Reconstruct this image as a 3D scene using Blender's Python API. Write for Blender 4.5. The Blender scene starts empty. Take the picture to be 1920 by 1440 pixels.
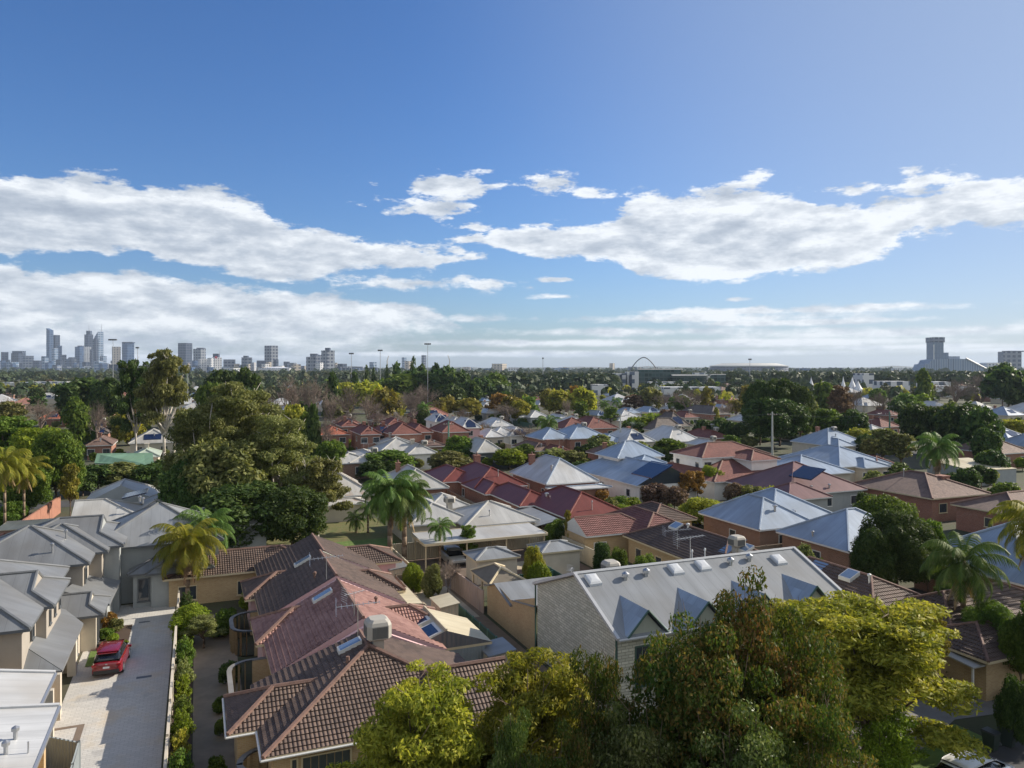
import bpy, math, random
import numpy as np
from mathutils import Vector
# ------------------------------------------------------------------ scene, camera, sky, sun
SC = bpy.context.scene
COL = SC.collection
R = math.radians
F, H, HY = 1420.0, 20.0, 690.0            # focal length in photo pixels, eye height, horizon row
TH = R(22.6); CT, ST = math.cos(TH), math.sin(TH)
SUN_AZ, SUN_EL = R(64), R(28)
SKY_STR, SUN_STR, EXPO, CLOUD_STR, HAZE = 0.115, 5.0, 0.66, 0.75, 0.000055

cam_d = bpy.data.cameras.new('camera'); cam = bpy.data.objects.new('camera', cam_d); COL.objects.link(cam)
cam.location = (0, 0, H); cam.rotation_euler = (R(90), 0, 0)
cam_d.sensor_width = 36; cam_d.lens = F / 1920 * 36; cam_d.shift_y = -30 / 1920
cam_d.clip_start = 0.5; cam_d.clip_end = 40000
SC.camera = cam
SC.view_settings.view_transform = 'Standard'; SC.view_settings.look = 'None'
SC.view_settings.exposure = EXPO; SC.view_settings.gamma = 1
SC.render.resolution_x, SC.render.resolution_y = 1024, 768
try:
    SC.cycles.volume_bounces = 0; SC.cycles.max_bounces = 5; SC.cycles.diffuse_bounces = 3
    SC.cycles.glossy_bounces = 2; SC.cycles.transmission_bounces = 3; SC.cycles.transparent_max_bounces = 8
    SC.cycles.use_denoising = True
except Exception: pass

def build_world():
    w = bpy.data.worlds.new('World'); SC.world = w; w.use_nodes = True
    nt = w.node_tree; N = nt.nodes; L = nt.links; N.clear()
    def new(t, **k):
        n = N.new(t)
        for a, v in k.items(): setattr(n, a, v)
        return n
    def setin(n, i, v):
        if isinstance(v, (int, float, tuple)): n.inputs[i].default_value = v
        else: L.new(v, n.inputs[i])
    def M(op, a, b=None, c=None):
        n = new('ShaderNodeMath', operation=op)
        setin(n, 0, a)
        if b is not None: setin(n, 1, b)
        if c is not None: setin(n, 2, c)
        return n.outputs[0]
    def mapr(v, a, b, c=0.0, d=1.0, smooth=True):
        n = new('ShaderNodeMapRange', interpolation_type='SMOOTHSTEP' if smooth else 'LINEAR')
        setin(n, 0, v); n.inputs[1].default_value = a; n.inputs[2].default_value = b
        n.inputs[3].default_value = c; n.inputs[4].default_value = d
        return n.outputs[0]
    sky = new('ShaderNodeTexSky', sky_type='NISHITA')
    sky.sun_disc = False; sky.sun_elevation = SUN_EL; sky.sun_rotation = SUN_AZ
    sky.altitude = 20; sky.air_density = 1.0; sky.dust_density = 1.0; sky.ozone_density = 3.5
    bg = new('ShaderNodeBackground'); bg.inputs[1].default_value = SKY_STR
    hsv = new('ShaderNodeHueSaturation'); hsv.inputs['Saturation'].default_value = 1.16; L.new(sky.outputs[0], hsv.inputs['Color'])
    tint = new('ShaderNodeMix', data_type='RGBA', blend_type='MULTIPLY'); tint.inputs[0].default_value = 1.0; L.new(hsv.outputs[0], tint.inputs[6]); tint.inputs[7].default_value = (0.50, 0.60, 0.76, 1); dk = new('ShaderNodeMix', data_type='RGBA', blend_type='MULTIPLY'); dk.inputs[0].default_value = 1.0; L.new(tint.outputs[2], dk.inputs[6]); TINT = dk; gl = new('ShaderNodeMix', data_type='RGBA'); L.new(dk.outputs[2], gl.inputs[6]); gl.inputs[7].default_value = (2.0, 2.5, 3.35, 1); GLOW = gl; L.new(gl.outputs[2], bg.inputs[0])
    tc = new('ShaderNodeTexCoord'); sep = new('ShaderNodeSeparateXYZ'); L.new(tc.outputs['Generated'], sep.inputs[0])
    x, y, z = sep.outputs
    az = M('ARCTAN2', x, y)                                       # azimuth, 0 = +Y
    hh = M('SQRT', M('ADD', M('MULTIPLY', x, x), M('MULTIPLY', y, y)))
    el = M('DIVIDE', z, hh)                                       # tan(elevation)
    sd = (math.sin(SUN_AZ) * math.cos(SUN_EL), math.cos(SUN_AZ) * math.cos(SUN_EL), math.sin(SUN_EL))
    dt = M('ADD', M('ADD', M('MULTIPLY', x, sd[0]), M('MULTIPLY', y, sd[1])), M('MULTIPLY', z, sd[2]))
    setin(GLOW, 0, mapr(dt, 0.42, 0.98, 0.0, 0.75))
    lc = new('ShaderNodeCombineColor'); lo_ = mapr(el, 0.0, 0.22, 0.0, 1.0)
    for i, v in enumerate((0.98, 0.98, 0.98)): setin(lc, i, M('MULTIPLY_ADD', lo_, 1 - v, v))
    L.new(lc.outputs[0], TINT.inputs[7])
    def uv(px, py):
        k = (px - 960) / F
        return math.atan(k), (HY - py) / F * math.cos(math.atan(k))
    # big soft noise fields on the sphere of directions
    def noise(su, sv, scale, det, rough, ou=0.0, ov=0.0):
        c = new('ShaderNodeCombineXYZ')
        setin(c, 0, M('MULTIPLY_ADD', az, su, ou)); setin(c, 1, M('MULTIPLY_ADD', el, sv, ov)); c.inputs[2].default_value = 3.7
        n = new('ShaderNodeTexNoise', noise_dimensions='3D'); L.new(c.outputs[0], n.inputs['Vector'])
        n.inputs['Scale'].default_value = scale; n.inputs['Detail'].default_value = det; n.inputs['Roughness'].default_value = rough
        return n.outputs[0]
    n1 = noise(1.0, 2.3, 9.0, 10, 0.67)
    n1s = noise(1.0, 2.3, 9.0, 6, 0.6, ou=0.012, ov=0.030)        # same field, shifted towards the sun
    n2 = noise(1.0, 3.6, 20.0, 7, 0.6, ou=5.0)
    def curve(pts, vals_lo, vals_hi):
        fc = new('ShaderNodeFloatCurve'); 
        setin(fc, 1, mapr(az, -1.2, 1.2, smooth=False))
        c = fc.mapping.curves[0]
        P = [((u + 1.2) / 2.4, (v - vals_lo) / (vals_hi - vals_lo)) for u, v in pts]
        while len(c.points) < len(P): c.points.new(0.5, 0.5)
        for i, p in enumerate(P): c.points[i].location = p; c.points[i].handle_type = 'AUTO'
        fc.mapping.update()
        return M('MULTIPLY_ADD', fc.outputs[0], vals_hi - vals_lo, vals_lo)
    def bank(top, bot, extra=0.0, bs=1.3):
        lo, hi = -0.2, 0.4
        ul, ur = top[0], top[-1]
        T = [uv(*p) for p in top]; B = [uv(*p) for p in bot]
        t = curve(T, lo, hi); b = curve(B, lo, hi)
        # signed "inside" distance in tan(elevation) units
        d = M('MINIMUM', M('SUBTRACT', t, el), M('MULTIPLY', M('SUBTRACT', el, b), bs))
        return M('ADD', d, extra), t, b
    lt = [(-900, 420), (-500, 360), (0, 332), (150, 336), (310, 352), (430, 366), (492, 378), (520, 408), (600, 418), (660, 448), (750, 464), (850, 474), (915, 482), (1000, 520), (1500, 520)]
    lb = [(-900, 520), (-500, 500), (0, 486), (190, 480), (330, 502), (560, 526), (660, 505), (760, 495), (850, 492), (915, 486), (1000, 480), (1200, 480), (1500, 470)]
    rt = [(500, 520), (880, 470), (930, 432), (1050, 424), (1150, 398), (1180, 376), (1320, 364), (1420, 350), (1500, 362), (1600, 372), (1700, 356), (1920, 330), (2500, 290), (4000, 290)]
    rb = [(500, 440), (880, 440), (930, 460), (1050, 486), (1150, 500), (1230, 526), (1370, 530), (1450, 512), (1600, 490), (1750, 448), (1920, 442), (2500, 470), (4000, 490)]
    mt = [(-900, 500), (-500, 490), (0, 490), (150, 494), (300, 510), (450, 534), (600, 548), (700, 558), (775, 568), (850, 606), (930, 650), (1500, 690)]
    mb_ = [(-900, 700), (0, 700), (300, 700), (450, 696), (600, 684), (700, 664), (800, 640), (900, 620), (1500, 600)]
    d1, t1, _ = bank(lt, lb); d2, t2, _ = bank(rt, rb); d3, t3, _ = bank(mt, mb_, bs=0.16)
    f = M('MAXIMUM', M('MAXIMUM', d1, d2), d3)
    # small separate clouds and the thin streaks near the horizon: px, py, half width, half height
    small = [(840, 346, 62, 17), (705, 348, 34, 12), (830, 388, 92, 13), (1030, 347, 34, 17), (940, 348, 50, 9), (880, 450, 36, 9), (895, 424, 30, 7),
             (1430, 336, 20, 12), (1100, 404, 50, 11), (1704, 322, 18, 8), (755, 529, 120, 14), (910, 532, 34, 9), (1745, 340, 60, 11), (1600, 360, 45, 10), (1100, 364, 22, 7),
             (1440, 583, 320, 8), (1250, 597, 330, 10), (1150, 622, 270, 9), (1500, 604, 240, 7), (1000, 643, 330, 7), (1720, 622, 380, 12), (1480, 642, 360, 9), (900, 664, 500, 6), (1250, 662, 420, 6), (1750, 650, 300, 7),
             (1650, 575, 110, 6), (1380, 562, 25, 4), (1048, 524, 24, 4), (1050, 556, 30, 4), (1900, 655, 300, 8), (300, 668, 420, 8), (2300, 600, 500, 14), (-500, 600, 300, 20)]
    for (px, py, a, b) in small:
        u0, v0 = uv(px, py); c = math.cos(u0)
        ra = a / F * c * c; rb_ = b / F * c
        q = M('SQRT', M('ADD', M('POWER', M('DIVIDE', M('SUBTRACT', az, u0), ra), 2.0), M('POWER', M('DIVIDE', M('SUBTRACT', el, v0), rb_), 2.0)))
        # same unit as the banks: roughly tan(elevation) inside the edge
        f = M('MAXIMUM', f, M('MULTIPLY', M('SUBTRACT', 1.0, q), max(rb_, 0.010)))
    back = M('MINIMUM', mapr(M('ABSOLUTE', az), 1.15, 1.7, -0.08, 0.035), M('MINIMUM', M('SUBTRACT', el, 0.03), M('MULTIPLY', M('SUBTRACT', 1.6, el), 0.1)))  # unseen bright cloud deck behind the camera, added to lift fill light on facing walls
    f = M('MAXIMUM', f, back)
    nb = noise(1.0, 2.0, 4.2, 3, 0.5, ou=13.0)
    nn = M('ADD', M('ADD', M('MULTIPLY', M('SUBTRACT', n1, 0.5), 0.100), M('MULTIPLY', M('SUBTRACT', nb, 0.5), 0.05)), M('MULTIPLY', M('SUBTRACT', n2, 0.5), 0.046))
    nn = M('MULTIPLY', nn, mapr(el, 0.02, 0.17, 0.22, 1.0))
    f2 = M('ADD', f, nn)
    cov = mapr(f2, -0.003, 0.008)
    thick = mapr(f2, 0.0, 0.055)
    n3 = noise(1.0, 2.8, 17.0, 7, 0.6, ou=9.0)
    n3s = noise(1.0, 2.8, 17.0, 6, 0.6, ou=9.01, ov=0.05)
    relief = M('MULTIPLY', M('SUBTRACT', n3, n3s), 2.6)
    side = mapr(az, -0.6, 0.45, -0.16, 0.14, smooth=False)        # lit side towards the sun
    lum = M('ADD', M('ADD', 1.02, side), M('SUBTRACT', M('MULTIPLY', relief, 0.8), M('MULTIPLY', thick, 0.26)))
    lum = M('ADD', lum, M('MULTIPLY', M('SUBTRACT', n1, n1s), 1.3))
    lum = mapr(lum, 0.0, 1.3, 0.18, 1.0, smooth=False)
    ramp = new('ShaderNodeValToRGB'); L.new(lum, ramp.inputs[0])
    e = ramp.color_ramp.elements
    e[0].position = 0.0; e[0].color = (0.28, 0.33, 0.41, 1)
    e[1].position = 1.0; e[1].color = (0.84, 0.87, 0.90, 1)
    m = ramp.color_ramp.elements.new(0.55); m.color = (0.48, 0.53, 0.60, 1)
    m = ramp.color_ramp.elements.new(0.8); m.color = (0.66, 0.70, 0.75, 1)
    cb = new('ShaderNodeBackground'); L.new(ramp.outputs[0], cb.inputs[0]); cb.inputs[1].default_value = CLOUD_STR
    # thin milky band low over the horizon
    lowm = mapr(el, 0.0, 0.10, 0.55, 0.0)
    up = mapr(el, -0.01, 0.002)
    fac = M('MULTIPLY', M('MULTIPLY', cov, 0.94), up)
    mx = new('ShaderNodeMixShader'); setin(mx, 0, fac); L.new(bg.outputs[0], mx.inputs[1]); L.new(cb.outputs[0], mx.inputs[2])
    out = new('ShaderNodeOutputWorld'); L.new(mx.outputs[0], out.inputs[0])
build_world()
sun_d = bpy.data.lights.new('sun', 'SUN'); sun_d.energy = SUN_STR; sun_d.angle = R(0.53); sun_d.color = (1.0, 0.90, 0.76)
sun = bpy.data.objects.new('sun', sun_d); COL.objects.link(sun)
sdir = Vector((math.sin(SUN_AZ) * math.cos(SUN_EL), math.cos(SUN_AZ) * math.cos(SUN_EL), math.sin(SUN_EL)))
sun.rotation_euler = (-sdir).to_track_quat('-Z', 'Y').to_euler(); sun.location = (60, 30, 90)

# ------------------------------------------------------------------ coordinates
def G(a, b, z=0.0): return Vector((-a * ST + b * CT, a * CT + b * ST, z))      # street grid -> world
def toab(v): return (-v[0] * ST + v[1] * CT, v[0] * CT + v[1] * ST)
def Pz(px, py, z=0.0):
    Y = F * (H - z) / (py - HY); return Vector(((px - 960) * Y / F, Y, z))
def Py(px, py, Y): return Vector(((px - 960) * Y / F, Y, H - (py - HY) * Y / F))
def abz(px, py, z): return toab(Pz(px, py, z))
def pix(v): return 960 + F * v[0] / v[1], HY + F * (H - v[2]) / v[1]
def rect(FL, NL, NR, ze):
    a0 = (abz(*NL, ze)[0] + abz(*NR, ze)[0]) / 2; b0 = (abz(*NL, ze)[1] + abz(*FL, ze)[1]) / 2
    return a0, abz(*FL, ze)[0], b0, abz(*NR, ze)[1]

# ------------------------------------------------------------------ materials
MATS = {}
def mat(key, fn):
    if key in MATS: return MATS[key]
    m = bpy.data.materials.new(key); m.use_nodes = True
    nt = m.node_tree; nt.nodes.clear()
    out = nt.nodes.new('ShaderNodeOutputMaterial'); bs = nt.nodes.new('ShaderNodeBsdfPrincipled')
    nt.links.new(bs.outputs[0], out.inputs[0])
    class K: pass
    k = K(); k.nt = nt; k.N = nt.nodes; k.L = nt.links; k.bs = bs; k.out = out
    def new(t, **kw):
        n = nt.nodes.new(t)
        for a, v in kw.items(): setattr(n, a, v)
        return n
    def con(n, i, v):
        if hasattr(v, 'is_output') or hasattr(v, 'links'): nt.links.new(v, n.inputs[i])
        else: n.inputs[i].default_value = v
    def Mt(op, a, b=None, c=None):
        n = new('ShaderNodeMath', operation=op); con(n, 0, a)
        if b is not None: con(n, 1, b)
        if c is not None: con(n, 2, c)
        return n.outputs[0]
    def mr(v, a, b, c=0.0, d=1.0):
        n = new('ShaderNodeMapRange'); con(n, 0, v)
        for i, q in enumerate((a, b, c, d)): n.inputs[i + 1].default_value = q
        return n.outputs[0]
    def mix(f, a, b, mode='MIX'):
        n = new('ShaderNodeMix', data_type='RGBA', blend_type=mode); con(n, 0, f); con(n, 6, a); con(n, 7, b); return n.outputs[2]
    def noise(vec, sc, det=3, ro=0.55):
        n = new('ShaderNodeTexNoise'); con(n, 'Vector', vec); n.inputs['Scale'].default_value = sc
        n.inputs['Detail'].default_value = det; n.inputs['Roughness'].default_value = ro; return n.outputs[0]
    def uv():
        return new('ShaderNodeUVMap').outputs[0]
    def pos(): return new('ShaderNodeNewGeometry').outputs['Position']
    def sepx(v): s = new('ShaderNodeSeparateXYZ'); con(s, 0, v); return s.outputs
    def bump(h, dist, strength=1.0):
        n = new('ShaderNodeBump'); n.inputs['Strength'].default_value = strength; n.inputs['Distance'].default_value = dist
        con(n, 'Height', h); nt.links.new(n.outputs[0], bs.inputs['Normal'])
    def scaled(v, sx, sy, sz=1.0):
        n = new('ShaderNodeMapping'); con(n, 0, v); n.inputs['Scale'].default_value = (sx, sy, sz); return n.outputs[0]
    k.new, k.con, k.M, k.mr, k.mix, k.noise, k.uv, k.pos, k.sep, k.bump, k.scaled = new, con, Mt, mr, mix, noise, uv, pos, sepx, bump, scaled
    def base(c): con(bs, 'Base Color', c if not isinstance(c, tuple) else c)
    k.base = base
    fn(k); MATS[key] = m; return m
def C4(c, f=1.0): return (c[0] * f, c[1] * f, c[2] * f, 1)

def metal_roof(key, c, rough=0.42, pitch=0.19, rust=0.0, spec=0.5):
    spec = spec * .5; rough = max(.42, rough)
    def fn(k):
        u = k.uv(); s = k.sep(u)
        w = k.M('SINE', k.M('MULTIPLY', s[0], 2 * math.pi / pitch))
        n = k.noise(k.scaled(u, 1.2, 0.16), 1.0, 4); n2 = k.noise(k.scaled(u, 0.25, 0.22), 1.0, 3)
        col = k.mix(k.mr(n, 0.28, 0.72), C4(c, 0.78), C4(c, 1.14))
        col = k.mix(k.mr(n2, 0.42, 0.68, 0, .8), col, C4((c[0] * 1.04, c[1] * .98, c[2] * .9), 0.74))
        seam = k.M('LESS_THAN', k.M('FRACT', k.M('DIVIDE', s[0], 0.76)), 0.07)
        col = k.mix(k.M('MULTIPLY', seam, 0.30), col, C4(c, 0.55))
        if rust:
            r = k.mr(k.noise(k.scaled(u, 0.9, 0.5), 1.3, 5), 0.52, 0.66)
            col = k.mix(k.M('MULTIPLY', r, rust), col, (0.24, 0.13, 0.06, 1))
        k.base(col); k.bs.inputs['Roughness'].default_value = rough; k.bs.inputs['Specular IOR Level'].default_value = spec
        k.bump(k.M('POWER', k.M('ABSOLUTE', w), 0.7), 0.012, 0.22)
    return mat(key, fn)
def tile_roof(key, c, c2, stepped=False, rough=0.75):
    def fn(k):
        u = k.uv(); s = k.sep(u)
        row = k.M('FLOOR', k.M('DIVIDE', s[1], 0.33)); colm = k.M('FLOOR', k.M('DIVIDE', s[0], 0.3))
        wn = k.new('ShaderNodeTexWhiteNoise', noise_dimensions='2D'); cc = k.new('ShaderNodeCombineXYZ'); k.con(cc, 0, row); k.con(cc, 1, colm); k.con(wn, 0, cc.outputs[0])
        n = k.noise(k.scaled(u, 0.35, 0.35), 1.0, 5, 0.65)
        f = k.M('ADD', k.M('MULTIPLY', wn.outputs[0], 0.60), k.M('MULTIPLY', k.mr(n, 0.32, 0.70), 0.75))
        col = k.mix(f, C4(c), C4(c2))
        lich = k.mr(k.noise(k.scaled(u, 1.7, 1.2), 1.0, 5, 0.7), 0.60, 0.75)
        col = k.mix(k.M('MULTIPLY', lich, 0.35), col, (0.23, 0.20, 0.16, 1))
        k.base(col); k.bs.inputs['Roughness'].default_value = rough
        fr = k.M('FRACT', k.M('DIVIDE', s[1], 0.33)); fu = k.M('SINE', k.M('MULTIPLY', s[0], 2 * math.pi / 0.15))
        cur = k.M('MULTIPLY', k.M('ABSOLUTE', k.M('SINE', k.M('MULTIPLY', s[0], math.pi / 0.20))), 0.9)
        h = k.M('ADD', k.M('MULTIPLY', k.M('SUBTRACT', 1.0, fr), 0.0 if stepped else 1.0), cur)
        k.bump(h, 0.06, 1.0)
    return mat(key, fn)
def brick(key, c, c2, mortar=(0.42, 0.38, 0.32), sc=1.0):
    def fn(k):
        b = k.new('ShaderNodeTexBrick'); k.con(b, 'Vector', k.uv()); b.inputs['Scale'].default_value = 1.0
        b.inputs['Color1'].default_value = C4(c); b.inputs['Color2'].default_value = C4(c2); b.inputs['Mortar'].default_value = C4(mortar)
        b.inputs['Brick Width'].default_value = 0.24 * sc; b.inputs['Row Height'].default_value = 0.086 * sc; b.inputs['Mortar Size'].default_value = 0.008 * sc
        n = k.noise(k.uv(), 0.6, 4); k.base(k.mix(k.mr(n, 0.3, 0.7, 0, 0.35), b.outputs[0], C4(c, 0.6)))
        k.bs.inputs['Roughness'].default_value = 0.9; k.bump(b.outputs[1], -0.01, 0.6)
    return mat(key, fn)
def plain(key, c, rough=0.7, var=0.16, sc=1.2, metallic=0.0):
    def fn(k):
        p = k.pos(); n = k.noise(p, sc, 5, 0.6); st = k.noise(k.scaled(p, 2.2, 2.2, .25), 1.0, 5, .65)
        k.base(k.mix(k.mr(st, .55, .78, 0, .35), k.mix(k.mr(n, 0.28, 0.72), C4(c, 1 - var), C4(c, 1 + var)), C4(c, .6)))
        k.bs.inputs['Roughness'].default_value = rough; k.bs.inputs['Metallic'].default_value = metallic
        k.bump(k.noise(p, 14, 3), 0.012, 0.35)
    return mat(key, fn)
def ribbed(key, c, pitch=0.2, rough=0.6):
    def fn(k):
        u = k.uv(); s = k.sep(u)
        w = k.M('SINE', k.M('MULTIPLY', s[0], 2 * math.pi / pitch)); n = k.noise(k.scaled(u, 1.0, 0.4), 1.5, 4)
        k.base(k.mix(k.mr(n, 0.3, 0.7), C4(c, 0.86), C4(c, 1.1))); k.bs.inputs['Roughness'].default_value = rough; k.bump(w, 0.03, 0.7)
    return mat(key, fn)
def gloss(key, c, rough=0.12, metallic=0.0, coat=0.0, spec=0.6):
    def fn(k):
        n = k.noise(k.pos(), 2.0, 3); k.base(k.mix(k.mr(n, 0.3, 0.7), C4(c, 0.93), C4(c, 1.07)))
        k.bs.inputs['Roughness'].default_value = rough; k.bs.inputs['Metallic'].default_value = metallic
        k.bs.inputs['Coat Weight'].default_value = coat; k.bs.inputs['Specular IOR Level'].default_value = spec
    return mat(key, fn)
def facade(key, wall, glass, fh=3.6, fw=3.0, gv=0.55, gh=0.75, rough=0.35):
    """office or flat front: a grid of panes in the wall, sizes in metres"""
    def fn(k):
        s = k.sep(k.uv())
        fv = k.M('FRACT', k.M('DIVIDE', s[1], fh)); fu = k.M('FRACT', k.M('DIVIDE', s[0], fw))
        g = k.M('MULTIPLY', k.M('LESS_THAN', fv, gv), k.M('LESS_THAN', fu, gh))
        cc = k.new('ShaderNodeCombineXYZ'); k.con(cc, 0, k.M('FLOOR', k.M('DIVIDE', s[0], fw))); k.con(cc, 1, k.M('FLOOR', k.M('DIVIDE', s[1], fh)))
        wn = k.new('ShaderNodeTexWhiteNoise', noise_dimensions='2D'); k.con(wn, 0, cc.outputs[0])
        gc = k.mix(wn.outputs[0], C4(glass, 0.6), C4(glass, 1.5))
        k.base(k.mix(g, C4(wall), gc)); k.con(k.bs, 'Roughness', k.mr(g, 0, 1, 0.7, 0.15)); k.bs.inputs['Specular IOR Level'].default_value = 0.5
    return mat(key, fn)
def leaf(key, c1, c2, c3, trans=0.22, hi=0.5, rough=0.6):
    """foliage: each leaf clump has its own shade, larger patches drift between tones"""
    def fn(k):
        g = k.new('ShaderNodeNewGeometry'); oi = k.new('ShaderNodeObjectInfo')
        n = k.noise(g.outputs['Position'], 0.55, 3, 0.6)
        f = k.M('ADD', k.M('MULTIPLY', g.outputs['Random Per Island'], 0.55), k.M('MULTIPLY', k.mr(n, 0.3, 0.7), 0.45))
        r = k.new('ShaderNodeValToRGB'); k.con(r, 0, f); e = r.color_ramp.elements
        e[0].color = C4(c1); e[1].color = C4(c3); m_ = e.new(0.5); m_.color = C4(c2)
        hs = k.new('ShaderNodeHueSaturation'); k.con(hs, 'Color', r.outputs[0]); k.con(hs, 'Value', k.mr(oi.outputs['Random'], 0, 1, 0.82, 1.2)); k.con(hs, 'Hue', k.mr(oi.outputs['Random'], 0, 1, 0.485, 0.51))
        col = hs.outputs[0]
        k.base(col); k.bs.inputs['Roughness'].default_value = rough; k.bs.inputs['Specular IOR Level'].default_value = 0.16
        t = k.new('ShaderNodeBsdfTranslucent'); k.con(t, 0, k.mix(1.0, col, (1.0, 1.0, 0.55, 1), 'MULTIPLY'))
        mx = k.new('ShaderNodeMixShader'); mx.inputs[0].default_value = trans
        k.L.new(k.bs.outputs[0], mx.inputs[1]); k.L.new(t.outputs[0], mx.inputs[2]); k.L.new(mx.outputs[0], k.out.inputs[0])
    return mat(key, fn)

# ------------------------------------------------------------------ mesh builder
class MB:
    def __init__(s): s.v = []; s.f = []; s.m = []
    def poly(s, pts, m=0):
        i = len(s.v); s.v += [Vector(p) for p in pts]; s.f.append(list(range(i, i + len(pts)))); s.m.append(m)
    def box(s, a0, a1, b0, b1, z0, z1, m=0, skip=''):
        c = [G(a0, b0, z0), G(a0, b1, z0), G(a1, b1, z0), G(a1, b0, z0), G(a0, b0, z1), G(a0, b1, z1), G(a1, b1, z1), G(a1, b0, z1)]
        s.hexa(c, m, skip)
    def hexa(s, c, m=0, skip=''):
        i = len(s.v); s.v += [Vector(p) for p in c]
        fs = {'b': (3, 2, 1, 0), 't': (4, 5, 6, 7), 'n': (0, 1, 5, 4), 'r': (1, 2, 6, 5), 'f': (2, 3, 7, 6), 'l': (3, 0, 4, 7)}
        for k, q in fs.items():
            if k not in skip: s.f.append([i + j for j in q]); s.m.append(m)
    def wbox(s, c, sx, sy, sz, rz=0.0, m=0):
        ca, sa = math.cos(rz), math.sin(rz); c = Vector(c); o = []
        for z in (0, sz):
            for x, y in ((-sx, -sy), (sx, -sy), (sx, sy), (-sx, sy)):
                o.append(c + Vector((x / 2 * ca - y / 2 * sa, x / 2 * sa + y / 2 * ca, z)))
        s.hexa(o, m)
    def tube(s, p0, p1, r0, r1=None, n=6, m=0, cap=True):
        p0, p1 = Vector(p0), Vector(p1); r1 = r0 if r1 is None else r1
        d = (p1 - p0); 
        if d.length < 1e-6: return
        d.normalize(); x = d.orthogonal().normalized(); y = d.cross(x); i = len(s.v)
        for p, r in ((p0, r0), (p1, r1)):
            for j in range(n):
                t = 2 * math.pi * j / n; s.v.append(p + x * (r * math.cos(t)) + y * (r * math.sin(t)))
        for j in range(n):
            q = (j + 1) % n; s.f.append([i + j, i + q, i + n + q, i + n + j]); s.m.append(m)
        if cap:
            s.f.append([i + j for j in range(n)][::-1]); s.m.append(m); s.f.append([i + n + j for j in range(n)]); s.m.append(m)
    def chain(s, pts, rs, n=6, m=0):
        for j in range(len(pts) - 1): s.tube(pts[j], pts[j + 1], rs[j], rs[j + 1], n, m, cap=(j == len(pts) - 2 or j == 0))
    def slab(s, pts, t, m=0):
        """plate with an upper outline pts and thickness t straight down"""
        lo = [Vector(p) - Vector((0, 0, t)) for p in pts]; s.poly(pts, m); s.poly(lo[::-1], m); n = len(pts)
        for j in range(n): q = (j + 1) % n; s.poly([pts[j], lo[j], lo[q], pts[q]], m)
    def build(s, name, mats, parent=None, smooth=False, fixn=False):
        org = Vector(parent.location) if parent is not None and parent.parent is None else (Vector(parent.parent.location) if parent is not None else Vector((0, 0, 0)))
        if not isinstance(mats, (list, tuple)): mats = [mats]
        me = bpy.data.meshes.new(name); me.from_pydata([tuple(v - org) for v in s.v], [], s.f)
        for m_ in mats: me.materials.append(m_)
        me.polygons.foreach_set('material_index', s.m)
        if smooth: me.polygons.foreach_set('use_smooth', [True] * len(s.f))
        uvl = me.uv_layers.new(name='UVMap')
        nl = len(me.loops); uvs = np.zeros((nl, 2))
        for p in me.polygons:
            n = p.normal
            if abs(n.z) > 0.9995: ud = Vector((CT, ST, 0)); vd = Vector((-ST, CT, 0))
            else:
                ud = Vector((-n.y, n.x, 0)).normalized(); vd = n.cross(ud)
                if vd.z < 0: vd = -vd
            for li in p.loop_indices:
                co = s.v[me.loops[li].vertex_index]; uvs[li, 0] = co.dot(ud); uvs[li, 1] = co.dot(vd)
        uvl.data.foreach_set('uv', uvs.ravel())
        me.update()
        o = bpy.data.objects.new(name, me); COL.objects.link(o)
        if parent is not None: o.parent = parent
        return o
def tag(o, label=None, cat=None, group=None, kind=None):
    if label: o['label'] = label
    if cat: o['category'] = cat
    if group: o['group'] = group
    if kind: o['kind'] = kind
    return o
def thing(name, label, cat, loc, group=None):
    o = bpy.data.objects.new(name, None); COL.objects.link(o); o.location = Vector(loc); o.empty_display_size = 0.5
    return tag(o, label, cat, group)
def copy_tree(o, loc, scale=None, rz=None):
    r = o.copy(); COL.objects.link(r); r.location = loc
    if scale is not None: r.scale = scale
    if rz is not None: r.rotation_euler = (0, 0, rz)
    for ch in o.children:
        c = ch.copy(); COL.objects.link(c); c.parent = r
        for g in ch.children:
            d = g.copy(); COL.objects.link(d); d.parent = c
    return r

# roofs -----------------------------------------------------------------------------------------
def clip(poly, d, lo, hi):
    def half(pp, sgn, lim):
        o = []
        for i in range(len(pp)):
            p, q = pp[i], pp[(i + 1) % len(pp)]; dp, dq = sgn * (p.dot(d) - lim), sgn * (q.dot(d) - lim)
            if dp >= 0: o.append(p)
            if (dp > 0) != (dq > 0) and abs(dp - dq) > 1e-9: o.append(p.lerp(q, dp / (dp - dq)))
        return o
    return half(half(poly, 1, lo), -1, hi)
def tile_face(mb, pts, g=0.33, h=0.05, m=0):
    """lay real overlapping courses on a roof plane"""
    pts = [Vector(p) for p in pts]; n = (pts[1] - pts[0]).cross(pts[2] - pts[1])
    if n.length < 1e-6: return
    n.normalize()
    if n.z < 0: n = -n; pts = pts[::-1]
    ud = Vector((-n.y, n.x, 0)).normalized(); vd = n.cross(ud)
    if vd.z < 0: vd = -vd
    vs = [p.dot(vd) for p in pts]; lo, hi = min(vs), max(vs); i = math.floor(lo / g)
    while i * g < hi:
        v0, v1 = i * g, (i + 1) * g; i += 1
        c = clip(pts, vd, v0, v1)
        if len(c) < 3: continue
        up = [p + n * (h * (1 - (p.dot(vd) - v0) / g)) for p in c]; mb.poly(up, m)
        e = [(p, q) for p, q in zip(c, up) if abs(p.dot(vd) - max(v0, lo)) < 1e-4]
        if len(e) == 2:
            (p0, q0), (p1, q1) = e; mb.poly([p0, p1, q1, q0], m)
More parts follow.
